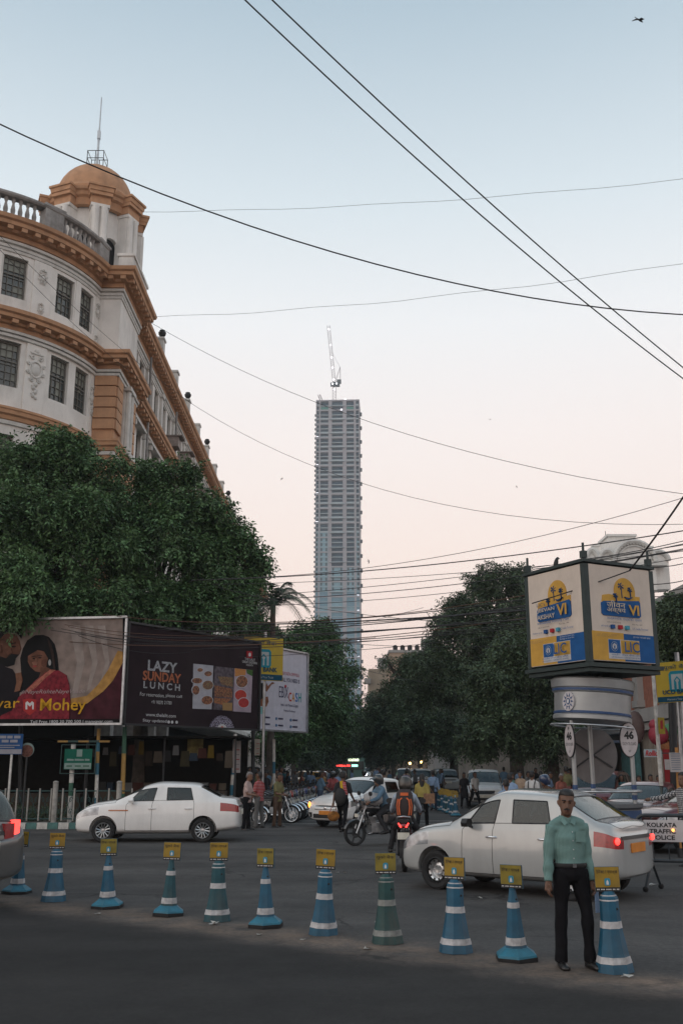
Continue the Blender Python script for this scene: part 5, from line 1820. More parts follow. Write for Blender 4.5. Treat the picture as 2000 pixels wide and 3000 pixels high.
def head_mesh(mb, c, hu, yaw=0.):
    # rings from chin to crown: height, half width, front, back
    prof = [(-.115, .026, -.078, -.03), (-.105, .043, -.093, -.005), (-.085, .055, -.1, .03), (-.055, .064, -.099, .058), (-.02, .070, -.096, .078), (.02, .074, -.092, .09), (.05, .076, -.094, .096), (.08, .073, -.086, .092), (.105, .06, -.066, .074), (.122, .036, -.036, .042), (.128, .012, -.01, .014)]
    ex = Vector((math.cos(yaw), math.sin(yaw), 0))
    ey = Vector((-math.sin(yaw), math.cos(yaw), 0))
    ey = (ey - hu * ey.dot(hu)).normalized()
    ex = ey.cross(hu)
    P3 = lambda x, y, z: c + ex * x + ey * y + hu * z
    rings = []
    for z, w, f, b in prof:
        rings.append([P3(w * math.cos(t), (f + b) / 2 + (b - f) / 2 * math.sin(t), z) for t in np.linspace(0, 2 * math.pi, 15)[:-1]])
    mb.loft(rings)
    mb.loft([[P3(x * .009, -.088, .022), P3(x * .008, -.1, .02), P3(x * .006, -.1, .016)] for x in (-1, 1)])
    mb.tube([P3(0, -.088, .03), P3(0, -.107, -.012), P3(0, -.114, -.03), P3(0, -.092, -.042)], [.009, .012, .016, .01], 6)
    mb.tube([P3(-.034, -.088, .034), P3(0, -.094, .032), P3(.034, -.088, .034)], .01, 6)
    mb.tube([P3(-.022, -.094, -.066), P3(0, -.102, -.064), P3(.022, -.094, -.066)], .008, 6)
    for s_ in (-1, 1):
        mb.tube([P3(s_ * .07, .0, .028), P3(s_ * .086, .012, .018), P3(s_ * .084, .01, -.008), P3(s_ * .07, -.004, -.03)], [.008, .014, .012, .007], 6)
    return P3
def figure_jobs(key, p, vox, long_sleeve=True, skirt=False):
    J = joints(p)
    body, shirt, tro = MB(), MB(), MB()
    yaw = R(p.get('yaw', 0))
    P3 = head_mesh(body, J['head'] + J['hu'] * .105, J['hu'], yaw)
    body.tube([J['chest'], J['neck'], J['head'] + J['hu'] * .05], [.06, .054, .054], 10)
    body.tube([J['hip'], J['belly'], J['chest'], J['neck'] - (J['neck'] - J['chest']) * .3], [(.09, .13), (.085, .12), (.09, .14), (.05, .09)], 12, sq=(0, 1, 0))
    f = p.get('fat', 1.0)
    tuck = p.get('tuck')
    shirt.tube([J['hip'] + Vector((0, 0, .03 if tuck else -.09)), J['hip'] + (J['belly'] - J['hip']) * .45, J['belly'], J['belly'].lerp(J['chest'], .55), J['chest'], J['chest'].lerp(J['neck'], .45), J['neck'] - (J['neck'] - J['chest']) * .12],
               [(.09, .13) if tuck else (.128 * f, .178 * f), (.116 * f, .162 * f), (.115 * f, .16 * f), (.119 * f, .17 * f), (.116, .175), (.088, .14), (.058, .07)], 16, sq=(0, 1, 0))
    for n, s_ in (('l', 1), ('r', -1)):
        sh, el, wr = J['sh' + n], J['el' + n], J['wr' + n]
        body.tube([sh, sh.lerp(el, .5), el, el.lerp(wr, .35), wr], [.05, .043, .036, .038, .024], 8)
        hand(body, wr, J['hd' + n], s_, p.get('curl', .6))
        mid_ = J['chest'].lerp(J['neck'], .35)
        tp_ = J['neck'] - (J['neck'] - J['chest']) * .05
        shirt.tube([tp_, tp_.lerp(sh, .5) + Vector((0, 0, .012)), sh + Vector((-s_ * .01, 0, .015))], [.055, .058, .056], 10)
        if long_sleeve:
            shirt.tube([mid_.lerp(sh, .5), sh, sh.lerp(el, .5), el, el.lerp(wr, .5), wr - (wr - el) * .03], [.06, .066, .062, .056, .053, .044], 10)
        else:
            shirt.tube([mid_.lerp(sh, .5), sh, sh.lerp(el, .45), sh.lerp(el, .82)], [.06, .068, .068, .07], 10)
        hp, kn, an = J['hp' + n], J['kn' + n], J['an' + n]
        body.tube([hp, kn, an, an - Vector((0, 0, .06))], [.07, .05, .036, .035], 8)
        tro.tube([hp + Vector((0, 0, .06)), hp.lerp(kn, .15), hp.lerp(kn, .55), kn, kn.lerp(an, .4), an + (kn - an) * .06, an - (kn - an) * .06], [(.105, .092), (.102, .094), (.088, .08), (.068, .064), (.066, .06), (.064, .058), (.066, .06)], 12, sq=(0, 1, 0))
    tro.tube([J['hip'] - Vector((0, 0, .08)), J['hip'] - Vector((0, 0, .02)), J['hip'] + Vector((0, 0, .05)), J['hip'] + (J['belly'] - J['hip']) * .5], [(.1, .13), (.12, .17), (.119, .168), (.119, .165)], 14, sq=(0, 1, 0))
    if skirt:
        z0 = min(J['knl'].z, J['knr'].z) + .02
        shirt.tube([Vector((0, 0, z0)), Vector((0, 0, (z0 + J['hip'].z) / 2)), J['hip'] + Vector((0, 0, .05))], [(.17, .2), (.15, .19), (.125, .172)], 16, sq=(0, 1, 0))
    shoes = []
    for n, s_ in (('l', 1), ('r', -1)):
        an = J['an' + n]
        a = J['fd' + n]
        d = Vector((s_ * .12, -math.cos(a), math.sin(a) * .6)).normalized()
        up = Vector((0, 0, 1))
        sm_ = MB()
        b = an - Vector((0, 0, .055))
        sm_.tube([b - d * .075, b - d * .06, b + d * .04, b + d * .13, b + d * .19, b + d * .205], [(.02, .025), (.045, .036), (.05, .042), (.036, .047), (.026, .04), (.01, .02)], 10, sq=(0, 0, 1))
        sm_.tube([an + Vector((0, 0, .06)), an - Vector((0, 0, .04))], [.04, .042], 8)
        shoes.append(sm_.mesh('shoe', M_shoe, smooth=60))
    # hair cap
    def hair(style):
        h = MB()
        rows = [(.15, .01, -.01, .014), (.146, .03, -.03, .04), (.136, .052, -.057, .067), (.117, .07, -.08, .09), (.088, .0795, -.089, .104)]
        if style == 'long': rows += [(.02, .087, -.03, .112), (-.05, .085, .0, .115), (-.13, .08, .02, .115), (-.22, .06, .04, .12), (-.3, .03, .06, .11)]
        else: rows += [(.06, .0805, -.035, .106), (.03, .0795, -.004, .105), (-.005, .079, .02, .102), (-.04, .07, .045, .092), (-.055, .05, .06, .08)]
        h.loft([[P3(w * math.cos(t), (f_ + b_) / 2 + (b_ - f_) / 2 * math.sin(t), z) for t in np.linspace(0, 2 * math.pi, 15)[:-1]] for z, w, f_, b_ in rows])
        return h
    eyes = [MB().ball(P3(s_ * .031, -.0895, .014), (.012, .006, .006), 8, 5).mesh('eye', M_eye) for s_ in (-1, 1)]
    return dict(J=J, P3=P3, body=remesh(body, vox, 'body'), shirt=remesh(shirt, vox * 1.25, 'shirt', 3), trousers=remesh(tro, vox * 1.25, 'trousers', 3), shoes=shoes, hair=hair, eyes=eyes, vox=vox)
FIG = {}
POSES = {
    'man': (dict(tuck=1, lean=0, larm=-4, labd=6, lelb=17, rarm=2, rabd=7, relb=9, fat=.95, lleg=6, rleg=-3, lknee=9, rknee=2, llabd=7, rlabd=3, side=-1.5, yaw=-16, nod=4, tilt=3, curl=.9), .0075, True, False),
    'stand': (dict(larm=5, lelb=20, rarm=-4, relb=18, lleg=3, rleg=-3), .013, False, False),
    'stand_long': (dict(larm=0, lelb=14, rarm=6, relb=25, lleg=-3, rleg=4, nod=12), .013, True, False),
    'hands_front': (dict(larm=10, lelb=62, lin=40, rarm=14, relb=66, rin=40, nod=14, lleg=2, rleg=-3), .013, False, False),
    'walk': (dict(lean=5, larm=-20, lelb=15, rarm=22, relb=28, lleg=22, lknee=8, rleg=-20, rknee=22, rtoe=-20, hipz=.88), .013, False, False),
    'walk_long': (dict(lean=4, larm=18, lelb=25, rarm=-18, relb=12, lleg=-18, lknee=24, rleg=20, rknee=6, ltoe=-20, hipz=.88), .013, True, False),
    'kurta': (dict(larm=6, lelb=20, rarm=-4, relb=30, lleg=8, rleg=-8, rknee=8), .013, False, True),
    'ride': (dict(hipz=.93, lean=14, bow=10, larm=46, labd=16, lelb=22, lin=10, rarm=46, rabd=16, relb=22, rin=10, lleg=62, llabd=20, lknee=92, rleg=62, rlabd=20, rknee=92, curl=1.1, shin=.5), .0115, True, False),
    'reach': (dict(larm=4, lelb=20, rarm=70, rabd=30, relb=10, lleg=4, rleg=-3), .013, True, False),
}
for nm, (p, v, ls, sk) in POSES.items():
    # key names: l/r + labd is the leg abduction; arms use l/r + abd
    q = dict(p)
    for n in 'lr':
        if n + 'labd' in q: q[n + 'labd'] = q[n + 'labd']
    FIG[nm] = figure_jobs(nm, q, v, ls, sk)
dg = bpy.context.evaluated_depsgraph_get()
def wrinkle(me, amp, seed, freq=9.):
    n = len(me.vertices)
    co = np.empty(n * 3, 'f')
    no = np.empty(n * 3, 'f')
    me.vertices.foreach_get('co', co)
    me.vertices.foreach_get('normal', no)
    co, no = co.reshape(-1, 3), no.reshape(-1, 3)
    g = np.random.default_rng(seed)
    d = np.zeros(n)
    for k in range(7):
        w = g.normal(size=3) * np.array([1, 1, 1.7])
        w *= freq * (1 + k * .5) / np.linalg.norm(w)
        ph = g.uniform(0, 6.28)
        d += np.sin(co @ w + ph + 1.3 * np.sin(co @ (w[[1, 2, 0]] * .6) + ph)) / (1 + k * .4)
    co += no * (amp * d / 2.5)[:, None].astype('f')
    me.vertices.foreach_set('co', co.ravel())
for k, f in FIG.items():
    for part in ('body', 'shirt', 'trousers'):
        o = f[part]
        me = bpy.data.meshes.new_from_object(o.evaluated_get(dg))
        me.name = part
        f[part + '_me'] = me
for k, f in FIG.items():
    for part in ('body', 'shirt', 'trousers'):
        bpy.data.objects.remove(f[part])
        if part != 'body': wrinkle(f[part + '_me'], .012 if k == 'man' else .008, hash(k) % 50 if False else len(k), 14 if part == 'shirt' else 10)
    f['hair_me'] = {}
def recolor(o, m):
    if not o.data.materials: o.data.materials.append(m)
    o.material_slots[0].link = 'OBJECT'
    o.material_slots[0].material = m
def person(label, pose, loc, rz, shirt, trous, h=1.68, hair='short', skin=None, hairm=None, group=None, shoe=None):
    f = FIG[pose]
    o = thing('person', label, 'person', loc, rz, group)
    o.scale = (h / 1.68,) * 3
    recolor(link('body', f['body_me'], o), skin or M_skin)
    recolor(link('shirt', f['shirt_me'], o), shirt)
    recolor(link('trousers', f['trousers_me'], o), trous)
    for s_ in f['shoes']: recolor(link('shoe', s_, o), shoe or M_shoe)
    for e in f['eyes']: link('eye', e, o)
    if hair in ('short', 'long'):
        if hair not in f['hair_me']: f['hair_me'][hair] = f['hair'](hair).mesh('hair', M_hair, smooth=60)
        recolor(link('hair', f['hair_me'][hair], o), hairm or M_hair)
    return o, f
def helmet(o, f, m, visor=True, peak=False):
    P3 = f['P3']
    hb = MB()
    rows = [(.165, .02, -.02, .025), (.155, .07, -.075, .08), (.125, .11, -.115, .118), (.08, .13, -.13, .138), (.03, .135, -.128, .146), (-.03, .13, -.1, .142), (-.08, .115, -.06, .13), (-.1, .1, -.04, .115)]
    hb.loft([[P3(w * math.cos(t), (a + b) / 2 + (b - a) / 2 * math.sin(t), z) for t in np.linspace(0, 2 * math.pi, 19)[:-1]] for z, w, a, b in rows])
    if peak: hb.loft([[P3(x, -.11, .09 + dz), P3(x * .85, -.2, .075 + dz), P3(x * .8, -.2, .068 + dz), P3(x, -.1, .075 + dz)] for x, dz in ((-.11, -.02), (-.05, .012), (.05, .012), (.11, -.02))])
    hm = hb.build('helmet', m, o, smooth=60)
    if visor:
        MB().loft([[P3(.137 * math.sin(t), -.002 - .137 * math.cos(t), z) for t in np.linspace(-1.1, 1.1, 9)] for z in (.06, -.05)], cap=False, closed=False).build('visor', M_pane, hm, smooth=60)
    return hm
C_ = {}
C_green = cloth('teal_shirt_cloth', (.165, .27, .252), ('v', 26, (.115, .205, .195), .6))
C_black = cloth('black_trouser_cloth', (.010, .010, .012))
C_navy = cloth('navy_cloth', (.018, .022, .04))
C_jean = cloth('denim_cloth', (.05, .07, .11))
C_grey = cloth('grey_cloth', (.12, .12, .12))
C_khaki = cloth('khaki_cloth', (.16, .15, .075))
C_brown = cloth('brown_cloth', (.09, .06, .045))
C_white = cloth('white_cloth', (.5, .5, .5))
C_pinkw = cloth('pale_pink_cloth', (.45, .34, .31), ('v', 16, (.36, .26, .25), .6))
C_red = cloth('red_striped_cloth', (.30, .03, .035), ('h', 7, (.42, .33, .32), .8))
C_blue = cloth('light_blue_cloth', (.22, .31, .45))
C_blue2 = cloth('dusty_blue_cloth', (.10, .17, .24))
C_beige = cloth('beige_cloth', (.36, .27, .2))
C_mustard = cloth('mustard_cloth', (.30, .25, .08))
C_teal = cloth('teal_cloth', (.05, .16, .19))
C_rust = cloth('rust_cloth', (.24, .09, .07))
C_check = cloth('checked_cloth', (.45, .45, .45), ('c', 9, (.04, .04, .05), .62))
C_yellow = cloth('yellow_cloth', (.5, .32, .03))
C_dgrey = cloth('charcoal_cloth', (.03, .03, .033))
M_bag_b = mat('black_bag', (.012, .012, .013), .7)
M_bag_t = mat('tan_bag', (.21, .115, .065), .8, var=.35, scale=12)
M_orange_s = mat('orange_strip', (.65, .13, .03), .6)

# the man standing among the cones
mp = gnd(1684, 2838)
man, fm = person('man in a teal striped shirt and black trousers standing among the cones', 'man', (mp.x, mp.y, .01), R(8), C_green, C_black, 1.63)
P3 = fm['P3']
J = fm['J']
MB().tube([P3(-.05, -.088, .034), P3(-.03, -.1, .038), P3(-.013, -.099, .034)], .0055, 5).build('eyebrow', M_hair, man)
MB().tube([P3(.05, -.088, .034), P3(.03, -.1, .038), P3(.013, -.099, .034)], .0055, 5).build('eyebrow', M_hair, man)
MB().tube([P3(-.03, -.096, -.054), P3(-.01, -.108, -.047), P3(.01, -.108, -.047), P3(.03, -.096, -.054)], [.005, .008, .008, .005], 6).build('moustache', M_hair, man)
MB().tube([P3(-.02, -.1, -.066), P3(0, -.106, -.066), P3(.02, -.1, -.066)], [.004, .006, .004], 6).build('mouth', M_lip, man)
bz = J['hip'].z + .075
MB().tube([(.172 * math.cos(t), .126 * math.sin(t) - .002, bz) for t in np.linspace(0, 2 * math.pi, 25)], [(.02, .006)] * 25, 6, sq=(0, 0, 1)).build('belt', M_bag_b, man, smooth=60)
MB().box((0, -.134, bz), (.04, .012, .036)).build('belt_buckle', M_chrome, man)
nk = J['neck']
for s_ in (-1, 1):
    MB().loft([[nk + Vector((s_ * .075, .02, .0)), nk + Vector((s_ * .06, -.05, -.02)), nk + Vector((s_ * .012, -.085, -.045))], [nk + Vector((s_ * .062, .02, .04)), nk + Vector((s_ * .05, -.05, .022)), nk + Vector((s_ * .012, -.078, -.03))], [nk + Vector((s_ * .085, .02, .012)), nk + Vector((s_ * .08, -.06, -.02)), nk + Vector((s_ * .055, -.1, -.06))]], cap=False, closed=False).build('collar', C_green, man, smooth=60)
MB().box((.085, -.127, J['chest'].z + .005), (.1, .012, .11)).build('shirt_pocket', C_green, man)
for k in range(5): MB().ball((0, -.132 + .003 * abs(k - 2), J['neck'].z - .12 - k * .085), (.006, .004, .006), 6, 4).build('button', C_white, man)
# folded paper in his left hand
w = man.matrix_basis @ (J['wrl'] + J['hdl'] * .12)
pp = thing('folded_paper', 'folded pale paper hanging from the left hand of the man in teal', 'paper', (w.x, w.y - .01, w.z), R(20))
MB().box((.008, 0, -.08), (.06, .004, .19), rz=.3).build('sheet', C_blue, pp)
MB().box((.02, .008, -.085), (.055, .004, .18), rz=.5).build('sheet', C_blue, pp)

def stand(px, py, label, pose, rz, shirt, trous, h=1.68, **kw):
    g_ = gnd(px, py)
    return person(label, pose, (g_.x, g_.y, kw.pop('z', .0)), R(rz), shirt, trous, h, **kw)
# left group by the parked motorcycles
stand(722, 2432, 'grey haired man in a pale pink shirt beside the white sedan boot', 'hands_front', 75, C_pinkw, C_black, 1.7, skin=M_skin2, hairm=M_ghair)
stand(758, 2426, 'man in a red striped shirt and grey jeans next to the grey haired man', 'stand', -120, C_red, C_grey, 1.7)
stand(812, 2424, 'officer in khaki standing beside the parked motorcycles', 'hands_front', 60, C_khaki, C_brown, 1.66)
o, f = stand(664, 2398, 'person with a yellow backpack and dark hair behind the white sedan boot', 'stand_long', 170, C_dgrey, C_black, 1.58, hair='long', z=.15)
for s_ in (-1, 1): pass
def rucksack(o, f, m, m2=None, size=1.):
    J = f['J']
    c = (J['belly'] + J['chest']) / 2 + Vector((0, .2, .04))
    b = MB()
    rings = []
    for z, w, d in ((-.26, .1, .05), (-.22, .15, .085), (0, .165, .1), (.18, .14, .08), (.25, .09, .04)):
        rings.append([c + Vector((w * size * math.copysign(abs(math.cos(t)) ** .7, math.cos(t)), d * size * math.copysign(abs(math.sin(t)) ** .7, math.sin(t)), z * size)) for t in np.linspace(0, 2 * math.pi, 17)[:-1]])
    b.loft(rings)
    bag = b.build('backpack', m, o, smooth=60)
    for s_ in (-1, 1):
        MB().tube([c + Vector((s_ * .09, -.06, .2)), J['sh' + ('l' if s_ > 0 else 'r')].lerp(J['neck'], .4) + Vector((0, .03, .075)), J['chest'] + Vector((s_ * .11, -.13, .04)), J['belly'] + Vector((s_ * .14, -.09, 0))], [(.008, .028)] * 4, 6).build('strap', m, bag, smooth=60)
        if m2:
            MB().tube([c + Vector((s_ * .045, .105 * size, .12)), c + Vector((s_ * .09, .112 * size, .08)), c + Vector((s_ * .105, .11 * size, -.05)), c + Vector((s_ * .085, .1 * size, -.2))], [(.005, .014)] * 4, 6, sq=(0, 1, 0)).build('stripe', m2, bag, smooth=60)
            MB().tube([c + Vector((s_ * .12, .085 * size, .1)), c + Vector((s_ * .145, .08 * size, -.02)), c + Vector((s_ * .125, .075 * size, -.2))], [(.005, .011)] * 3, 6, sq=(0, 1, 0)).build('stripe', m2, bag, smooth=60)
    if m2: MB().box(c + Vector((0, .095, .19)), (.15, .02, .055)).build('badge', m2, bag)
    return bag
rucksack(o, f, C_yellow)
stand(640, 2392, 'man in a cream shirt standing in the shade behind the white sedan', 'stand', 200, C_beige, C_black, 1.72, z=.15)
stand(612, 2385, 'man in a dusty blue shirt farther back in the shade of the hoarding', 'stand', 120, C_blue2, C_black, 1.66, z=.15)
stand(700, 2392, 'person in white with a dark shoulder bag behind the grey haired man', 'stand_long', 160, C_white, C_black, 1.66, z=.15)
for i, (px, py, c, t, rz, lab) in enumerate([
        (775, 2372, C_dgrey, C_black, 30, 'woman in black among the parked motorcycles'), (840, 2345, C_blue2, C_jean, 160, 'man in dull blue between the parked motorcycles and the trees'),
        (862, 2338, C_grey, C_black, 40, 'man in grey farther along the parked motorcycles'), (880, 2350, C_rust, C_black, 100, 'person in rust red beside the parked motorcycles'), (912, 2342, C_blue, C_jean, 200, 'man in pale blue in front of the yellow cab')]):
    stand(px, py, lab, ['kurta', 'stand', 'stand_long', 'walk', 'walk_long'][i], rz, c, t, 1.64, hair='long' if i == 0 else 'short')
stand(937, 2388, 'man in a dusty blue t-shirt crossing behind the white cab bonnet', 'walk', 110, C_blue2, C_jean, 1.70)
stand(985, 2362, 'man in a pale blue shirt with a bag strap behind the cab', 'walk_long', 200, C_blue, C_black, 1.66)
# man in black and red walking in front of the cab
o, f = stand(1003, 2440, 'man in a black top with red and yellow scarf walking past the white cab', 'walk', 165, C_dgrey, C_black, 1.74)
J = f['J']
MB().tube([J['shl'] + Vector((-.06, -.08, .06)), J['neck'] + Vector((.02, .06, .02)), J['chest'] + Vector((-.02, .125, 0)), J['belly'] + Vector((-.1, .12, .05))], [(.01, .05), (.012, .06), (.01, .06), (.008, .05)], 8).build('scarf', C_yellow, o, smooth=60)
MB().tube([J['shr'] + Vector((.06, -.08, .06)), J['neck'] + Vector((-.05, .07, .0)), J['chest'] + Vector((-.1, .13, -.02)), J['belly'] + Vector((-.14, .12, .0))], [(.01, .05)] * 4, 8).build('scarf', C_red, o, smooth=60)
wpos = o.matrix_basis @ (J['wrl'] + Vector((0, -.02, -.1)))
bg_ = thing('tote_bag', 'round red and yellow bag carried by the man walking past the cab', 'bag', (wpos.x, wpos.y, wpos.z - .28), R(20))
MB().ball((0, 0, .02), (.19, .07, .15), 14, 8).build('pouch', mat('bag_pattern', (.3, .12, .02), .8, var=.6, scale=9), bg_, smooth=60)
MB().tube([(-.12, 0, .12), (-.05, 0, .3), (.05, 0, .3), (.12, 0, .12)], .012, 6).build('handle', C_red, bg_)
wpos = o.matrix_basis @ (J['chest'] + Vector((.02, .22, -.22)))
bk_ = thing('shoulder_bag', 'large black shoulder bag on the back of the man walking past the cab', 'bag', (wpos.x, wpos.y, wpos.z - .22), o.rotation_euler.z)
MB().ball((0, 0, .2), (.18, .11, .26), 14, 8).build('pouch', M_bag_b, bk_, smooth=60)
stand(1125, 2392, 'man in a pale striped shirt standing behind the cab roof', 'stand', 190, C_pinkw, C_grey, 1.74)
# woman with tan bag
o, f = stand(1238, 2428, 'woman in a mustard top and dark leggings walking away with a tan bag', 'walk_long', 170, C_mustard, C_black, 1.66, hair='long')
J = f['J']
wpos = o.matrix_basis @ (J['hip'] + Vector((-.23, .06, .06)))
tb_ = thing('tan_bag', 'tan woven shoulder bag of the woman in mustard', 'bag', (wpos.x, wpos.y, wpos.z - .16), o.rotation_euler.z)
MB().loft([[(x * .17, y * .07, z) for x, y in ((-1, -1), (1, -1), (1.0, 1), (-1.0, 1))] for z in (0, .04, .26, .3)]).build('pouch', M_bag_t, tb_, smooth=50)
MB().tube([(-.14, 0, .28), (.05, .02, .6), (.2, .05, .72), (.22, -.12, .6), (.14, -.05, .28)], [(.006, .016)] * 5, 6).build('strap', M_bag_t, tb_)
o, f = stand(1270, 2375, 'man in a pale blue shirt walking away with a black sling bag', 'walk_long', 182, C_blue, C_jean, 1.72)
J = f['J']
wpos = o.matrix_basis @ (J['hip'] + Vector((.14, .17, .04)))
sb_ = thing('sling_bag', 'black sling bag of the man in pale blue walking away', 'bag', (wpos.x, wpos.y, wpos.z - .14), o.rotation_euler.z)
MB().loft([[(x * .16, y * .05, z) for x, y in ((-1, -1), (1, -1), (1, 1), (-1, 1))] for z in (0, .04, .24, .27)]).build('pouch', M_bag_b, sb_, smooth=50)
MB().tube([(-.12, 0, .26), (-.3, -.05, .62), (-.26, -.16, .66)], [(.005, .014)] * 3, 6).build('strap', M_bag_b, sb_)
stand(1190, 2345, 'person in a patterned lilac shirt in front of the dark far van', 'stand', 190, cloth('lilac_cloth', (.33, .28, .36), ('c', 14, (.2, .16, .24), .6)), C_black, 1.66)
# right group beside the white sport utility car
for i, (px, hy, Y, c, t, rz, pose, lab, kw) in enumerate([
        (1388, 2262, 47, C_white, C_black, 30, 'walk', 'man in a white shirt behind the cone row', {}),
        (1358, 2265, 48.5, C_dgrey, C_black, 10, 'kurta', 'woman in black robes near the end of the cone row', dict(hair='long')),
        (1425, 2257, 51, C_teal, C_navy, 20, 'stand', 'man in a teal top behind the white sport utility car', {}),
        (1492, 2268, 31, C_blue, C_navy, 150, 'stand', 'man in pale blue looking left behind the silver sedan roof', {}),
        (1482, 2289, 25.5, C_blue, C_navy, 180, 'stand_long', 'man in grey blue with his back to us right behind the silver sedan roof', dict(h=1.56)),
        (1496, 2266, 40, cloth('mint_cloth', (.2, .34, .29)), C_black, 40, 'stand', 'person in mint green behind the two men in pale blue', {}),
        (1522, 2263, 40, C_beige, C_black, -20, 'stand', 'man in a beige short sleeved shirt facing the road on the right', dict(skin=M_skin2)),
        (1543, 2272, 43, C_grey, C_black, 60, 'stand_long', 'man in grey half behind the man with braces straps', {}),
        (1556, 2262, 34, C_white, C_black, 150, 'stand', 'man in a white shirt with dark bag straps turned away from us', {}),
        (1583, 2265, 42, C_grey, C_grey, 170, 'kurta', 'person in a grey shawl on the right pavement', dict(hair='long')),
        (1606, 2272, 39, C_blue, C_navy, 60, 'hands_front', 'man in blue holding a red and white packet', {}),
        (1640, 2269, 37, C_rust, C_brown, 20, 'stand_long', 'grey haired man in a rust shirt on the right pavement', dict(hairm=M_ghair)),
        (1662, 2270, 41, C_dgrey, C_black, 60, 'stand', 'person in black in the shade beside the booth', {}),
        (1868, 2275, 36, C_rust, C_black, 30, 'stand', 'person in crimson behind the maroon car roof', {}),
        (1903, 2272, 37, C_pinkw, C_black, 20, 'stand', 'person in pink with folded arms behind the maroon car', {}),
        (1926, 2274, 36.5, C_grey, C_black, 0, 'stand', 'dark haired person at the shop entrance behind the maroon car', {}),
        (1818, 2272, 38, C_teal, C_black, 0, 'stand', 'person in green seen between the booth posts', {})]):
    h = kw.pop('h', None)
    u, v = uv(px, hy)
    z0 = .15 if Y > 38 and px > 1500 else 0.
    hh = h or max(1.52, min(1.8, CH + v * Y - z0))
    o, f = person(lab, pose, (u * Y, Y, z0), R(rz), c, t, hh, **kw)
    if 'straps' in lab and 'white' in lab:
        J = f['J']
        for s_ in (-1, 1): MB().tube([J['chest'] + Vector((s_ * .12, -.13, .05)), J['sh' + ('l' if s_ > 0 else 'r')].lerp(J['neck'], .35) + Vector((0, .02, .08)), J['chest'] + Vector((s_ * .1, .125, 0)), J['belly'] + Vector((s_ * .09, .13, -.05))], [(.006, .018)] * 4, 6).build('strap', M_bag_b, o)
u, v = uv(1607, 2335)
MB_ = thing('packet', 'red and white packet held by the man in blue on the right', 'bag', (u * 38.6, 38.7, CH + v * 38.6 - .12))
MB().box((0, 0, .1), (.3, .06, .24)).build('wrapper', mat('packet_print', (.5, .12, .1), .7, var=.9, scale=5), MB_)
# man in checked shirt pointing, at the right edge
u, v = uv(1992, 2268)
person('man in a black and white checked shirt pointing across the barricade', 'reach', (u * 20.5 + .05, 20.5, 0), R(-62), C_check, C_black, CH + v * 20.5)

# riders
def rider(bike, label, shirt, trous, helm, h=1.66, **kw):
    f = FIG['ride']
    m = bike.matrix_basis
    rz = bike.rotation_euler.z
    p = m @ Vector((-.22, 0, 0))
    o, f = person(label, 'ride', (p.x, p.y, 0), rz + math.pi / 2, shirt, trous, h, hair='none')
    helmet(o, f, helm, **kw)
    return o, f
M_helm_k = paint('helmet_dark', (.02, .024, .026), .4)
M_helm_b = paint('helmet_blue', (.02, .04, .10), .45)
M_helm_p = mat('helmet_pattern', (.03, .025, .02), .3, var=.95, scale=7, coat=.5)
o1, f1 = rider(b1, 'motorcyclist in a dusty blue shirt and dark peaked helmet leaning over the bars', C_blue2, C_dgrey, M_helm_k, visor=False, peak=True)
sk = thing('plastic_sack', 'grey white plastic sack carried on the tank in front of the motorcyclist', 'sack', b1.matrix_basis @ Vector((.12, .0, 1.0)), B1h)
sm2 = MB().ball((0, 0, .1), (.26, .22, .17), 14, 9)
smm = sm2.mesh('sack', mat('sack_plastic', (.34, .33, .33), .5, var=.2, scale=6, bump=.6, bscale=14), smooth=60)
wrinkle(smm, .03, 4, 12)
link('wrapping', smm, sk)
o2, f2 = rider(b2, 'motorcyclist in pale shirt with patterned helmet seen from behind', cloth('pale_blue_cloth', (.36, .42, .5)), C_dgrey, M_helm_p, visor=False)
bp_ = rucksack(o2, f2, mat('dark_grey_nylon', (.035, .026, .026), .8), M_orange_s, 1.12)
bp_.name = 'backpack'
o3, f3 = rider(b3, 'rider in a dark blue helmet behind the bonnet of the silver sedan', C_brown, C_black, M_helm_b, visor=False)
rider(b4, 'far rider on the motorcycle past the cab', C_grey, C_black, M_helm_k)
rider(b5, 'rider in red shirt next to the parked row', C_red, C_jean, M_helm_k)
cg2 = 'people waiting in the shade of the pavements'
for i in range(46):
    left = i % 5 != 0
    Y = random.uniform(39, 62)
    x = random.uniform(-5.6, -2.9) if left else random.uniform(8.6, 11.5)
    person('dim small figure on the shaded pavement beside the %s' % ('parked motorcycles' if left else 'right hand trees'), random.choice(['stand', 'stand_long', 'hands_front', 'kurta']), (x, Y, .15), random.uniform(0, 6.28), random.choice([C_white, C_blue, C_grey, C_rust, C_blue2, C_dgrey, C_beige, C_teal, C_khaki]), random.choice([C_black, C_jean, C_grey]), random.uniform(1.55, 1.75), group=cg2)
# far crowd on the carriageway
cg = 'far people crossing the avenue'
for i in range(30):
    Y = random.uniform(55, 105)
    x = random.choice([random.uniform(-3.0, 1.2), random.uniform(3, 8)])
    person('small far figure among the traffic up the avenue', random.choice(['stand', 'walk', 'walk_long', 'stand_long']), (x, Y, 0), random.uniform(0, 6.28), random.choice([C_white, C_blue, C_grey, C_rust, C_blue2, C_dgrey, C_beige]), random.choice([C_black, C_jean, C_grey]), random.uniform(1.58, 1.75), group=cg)
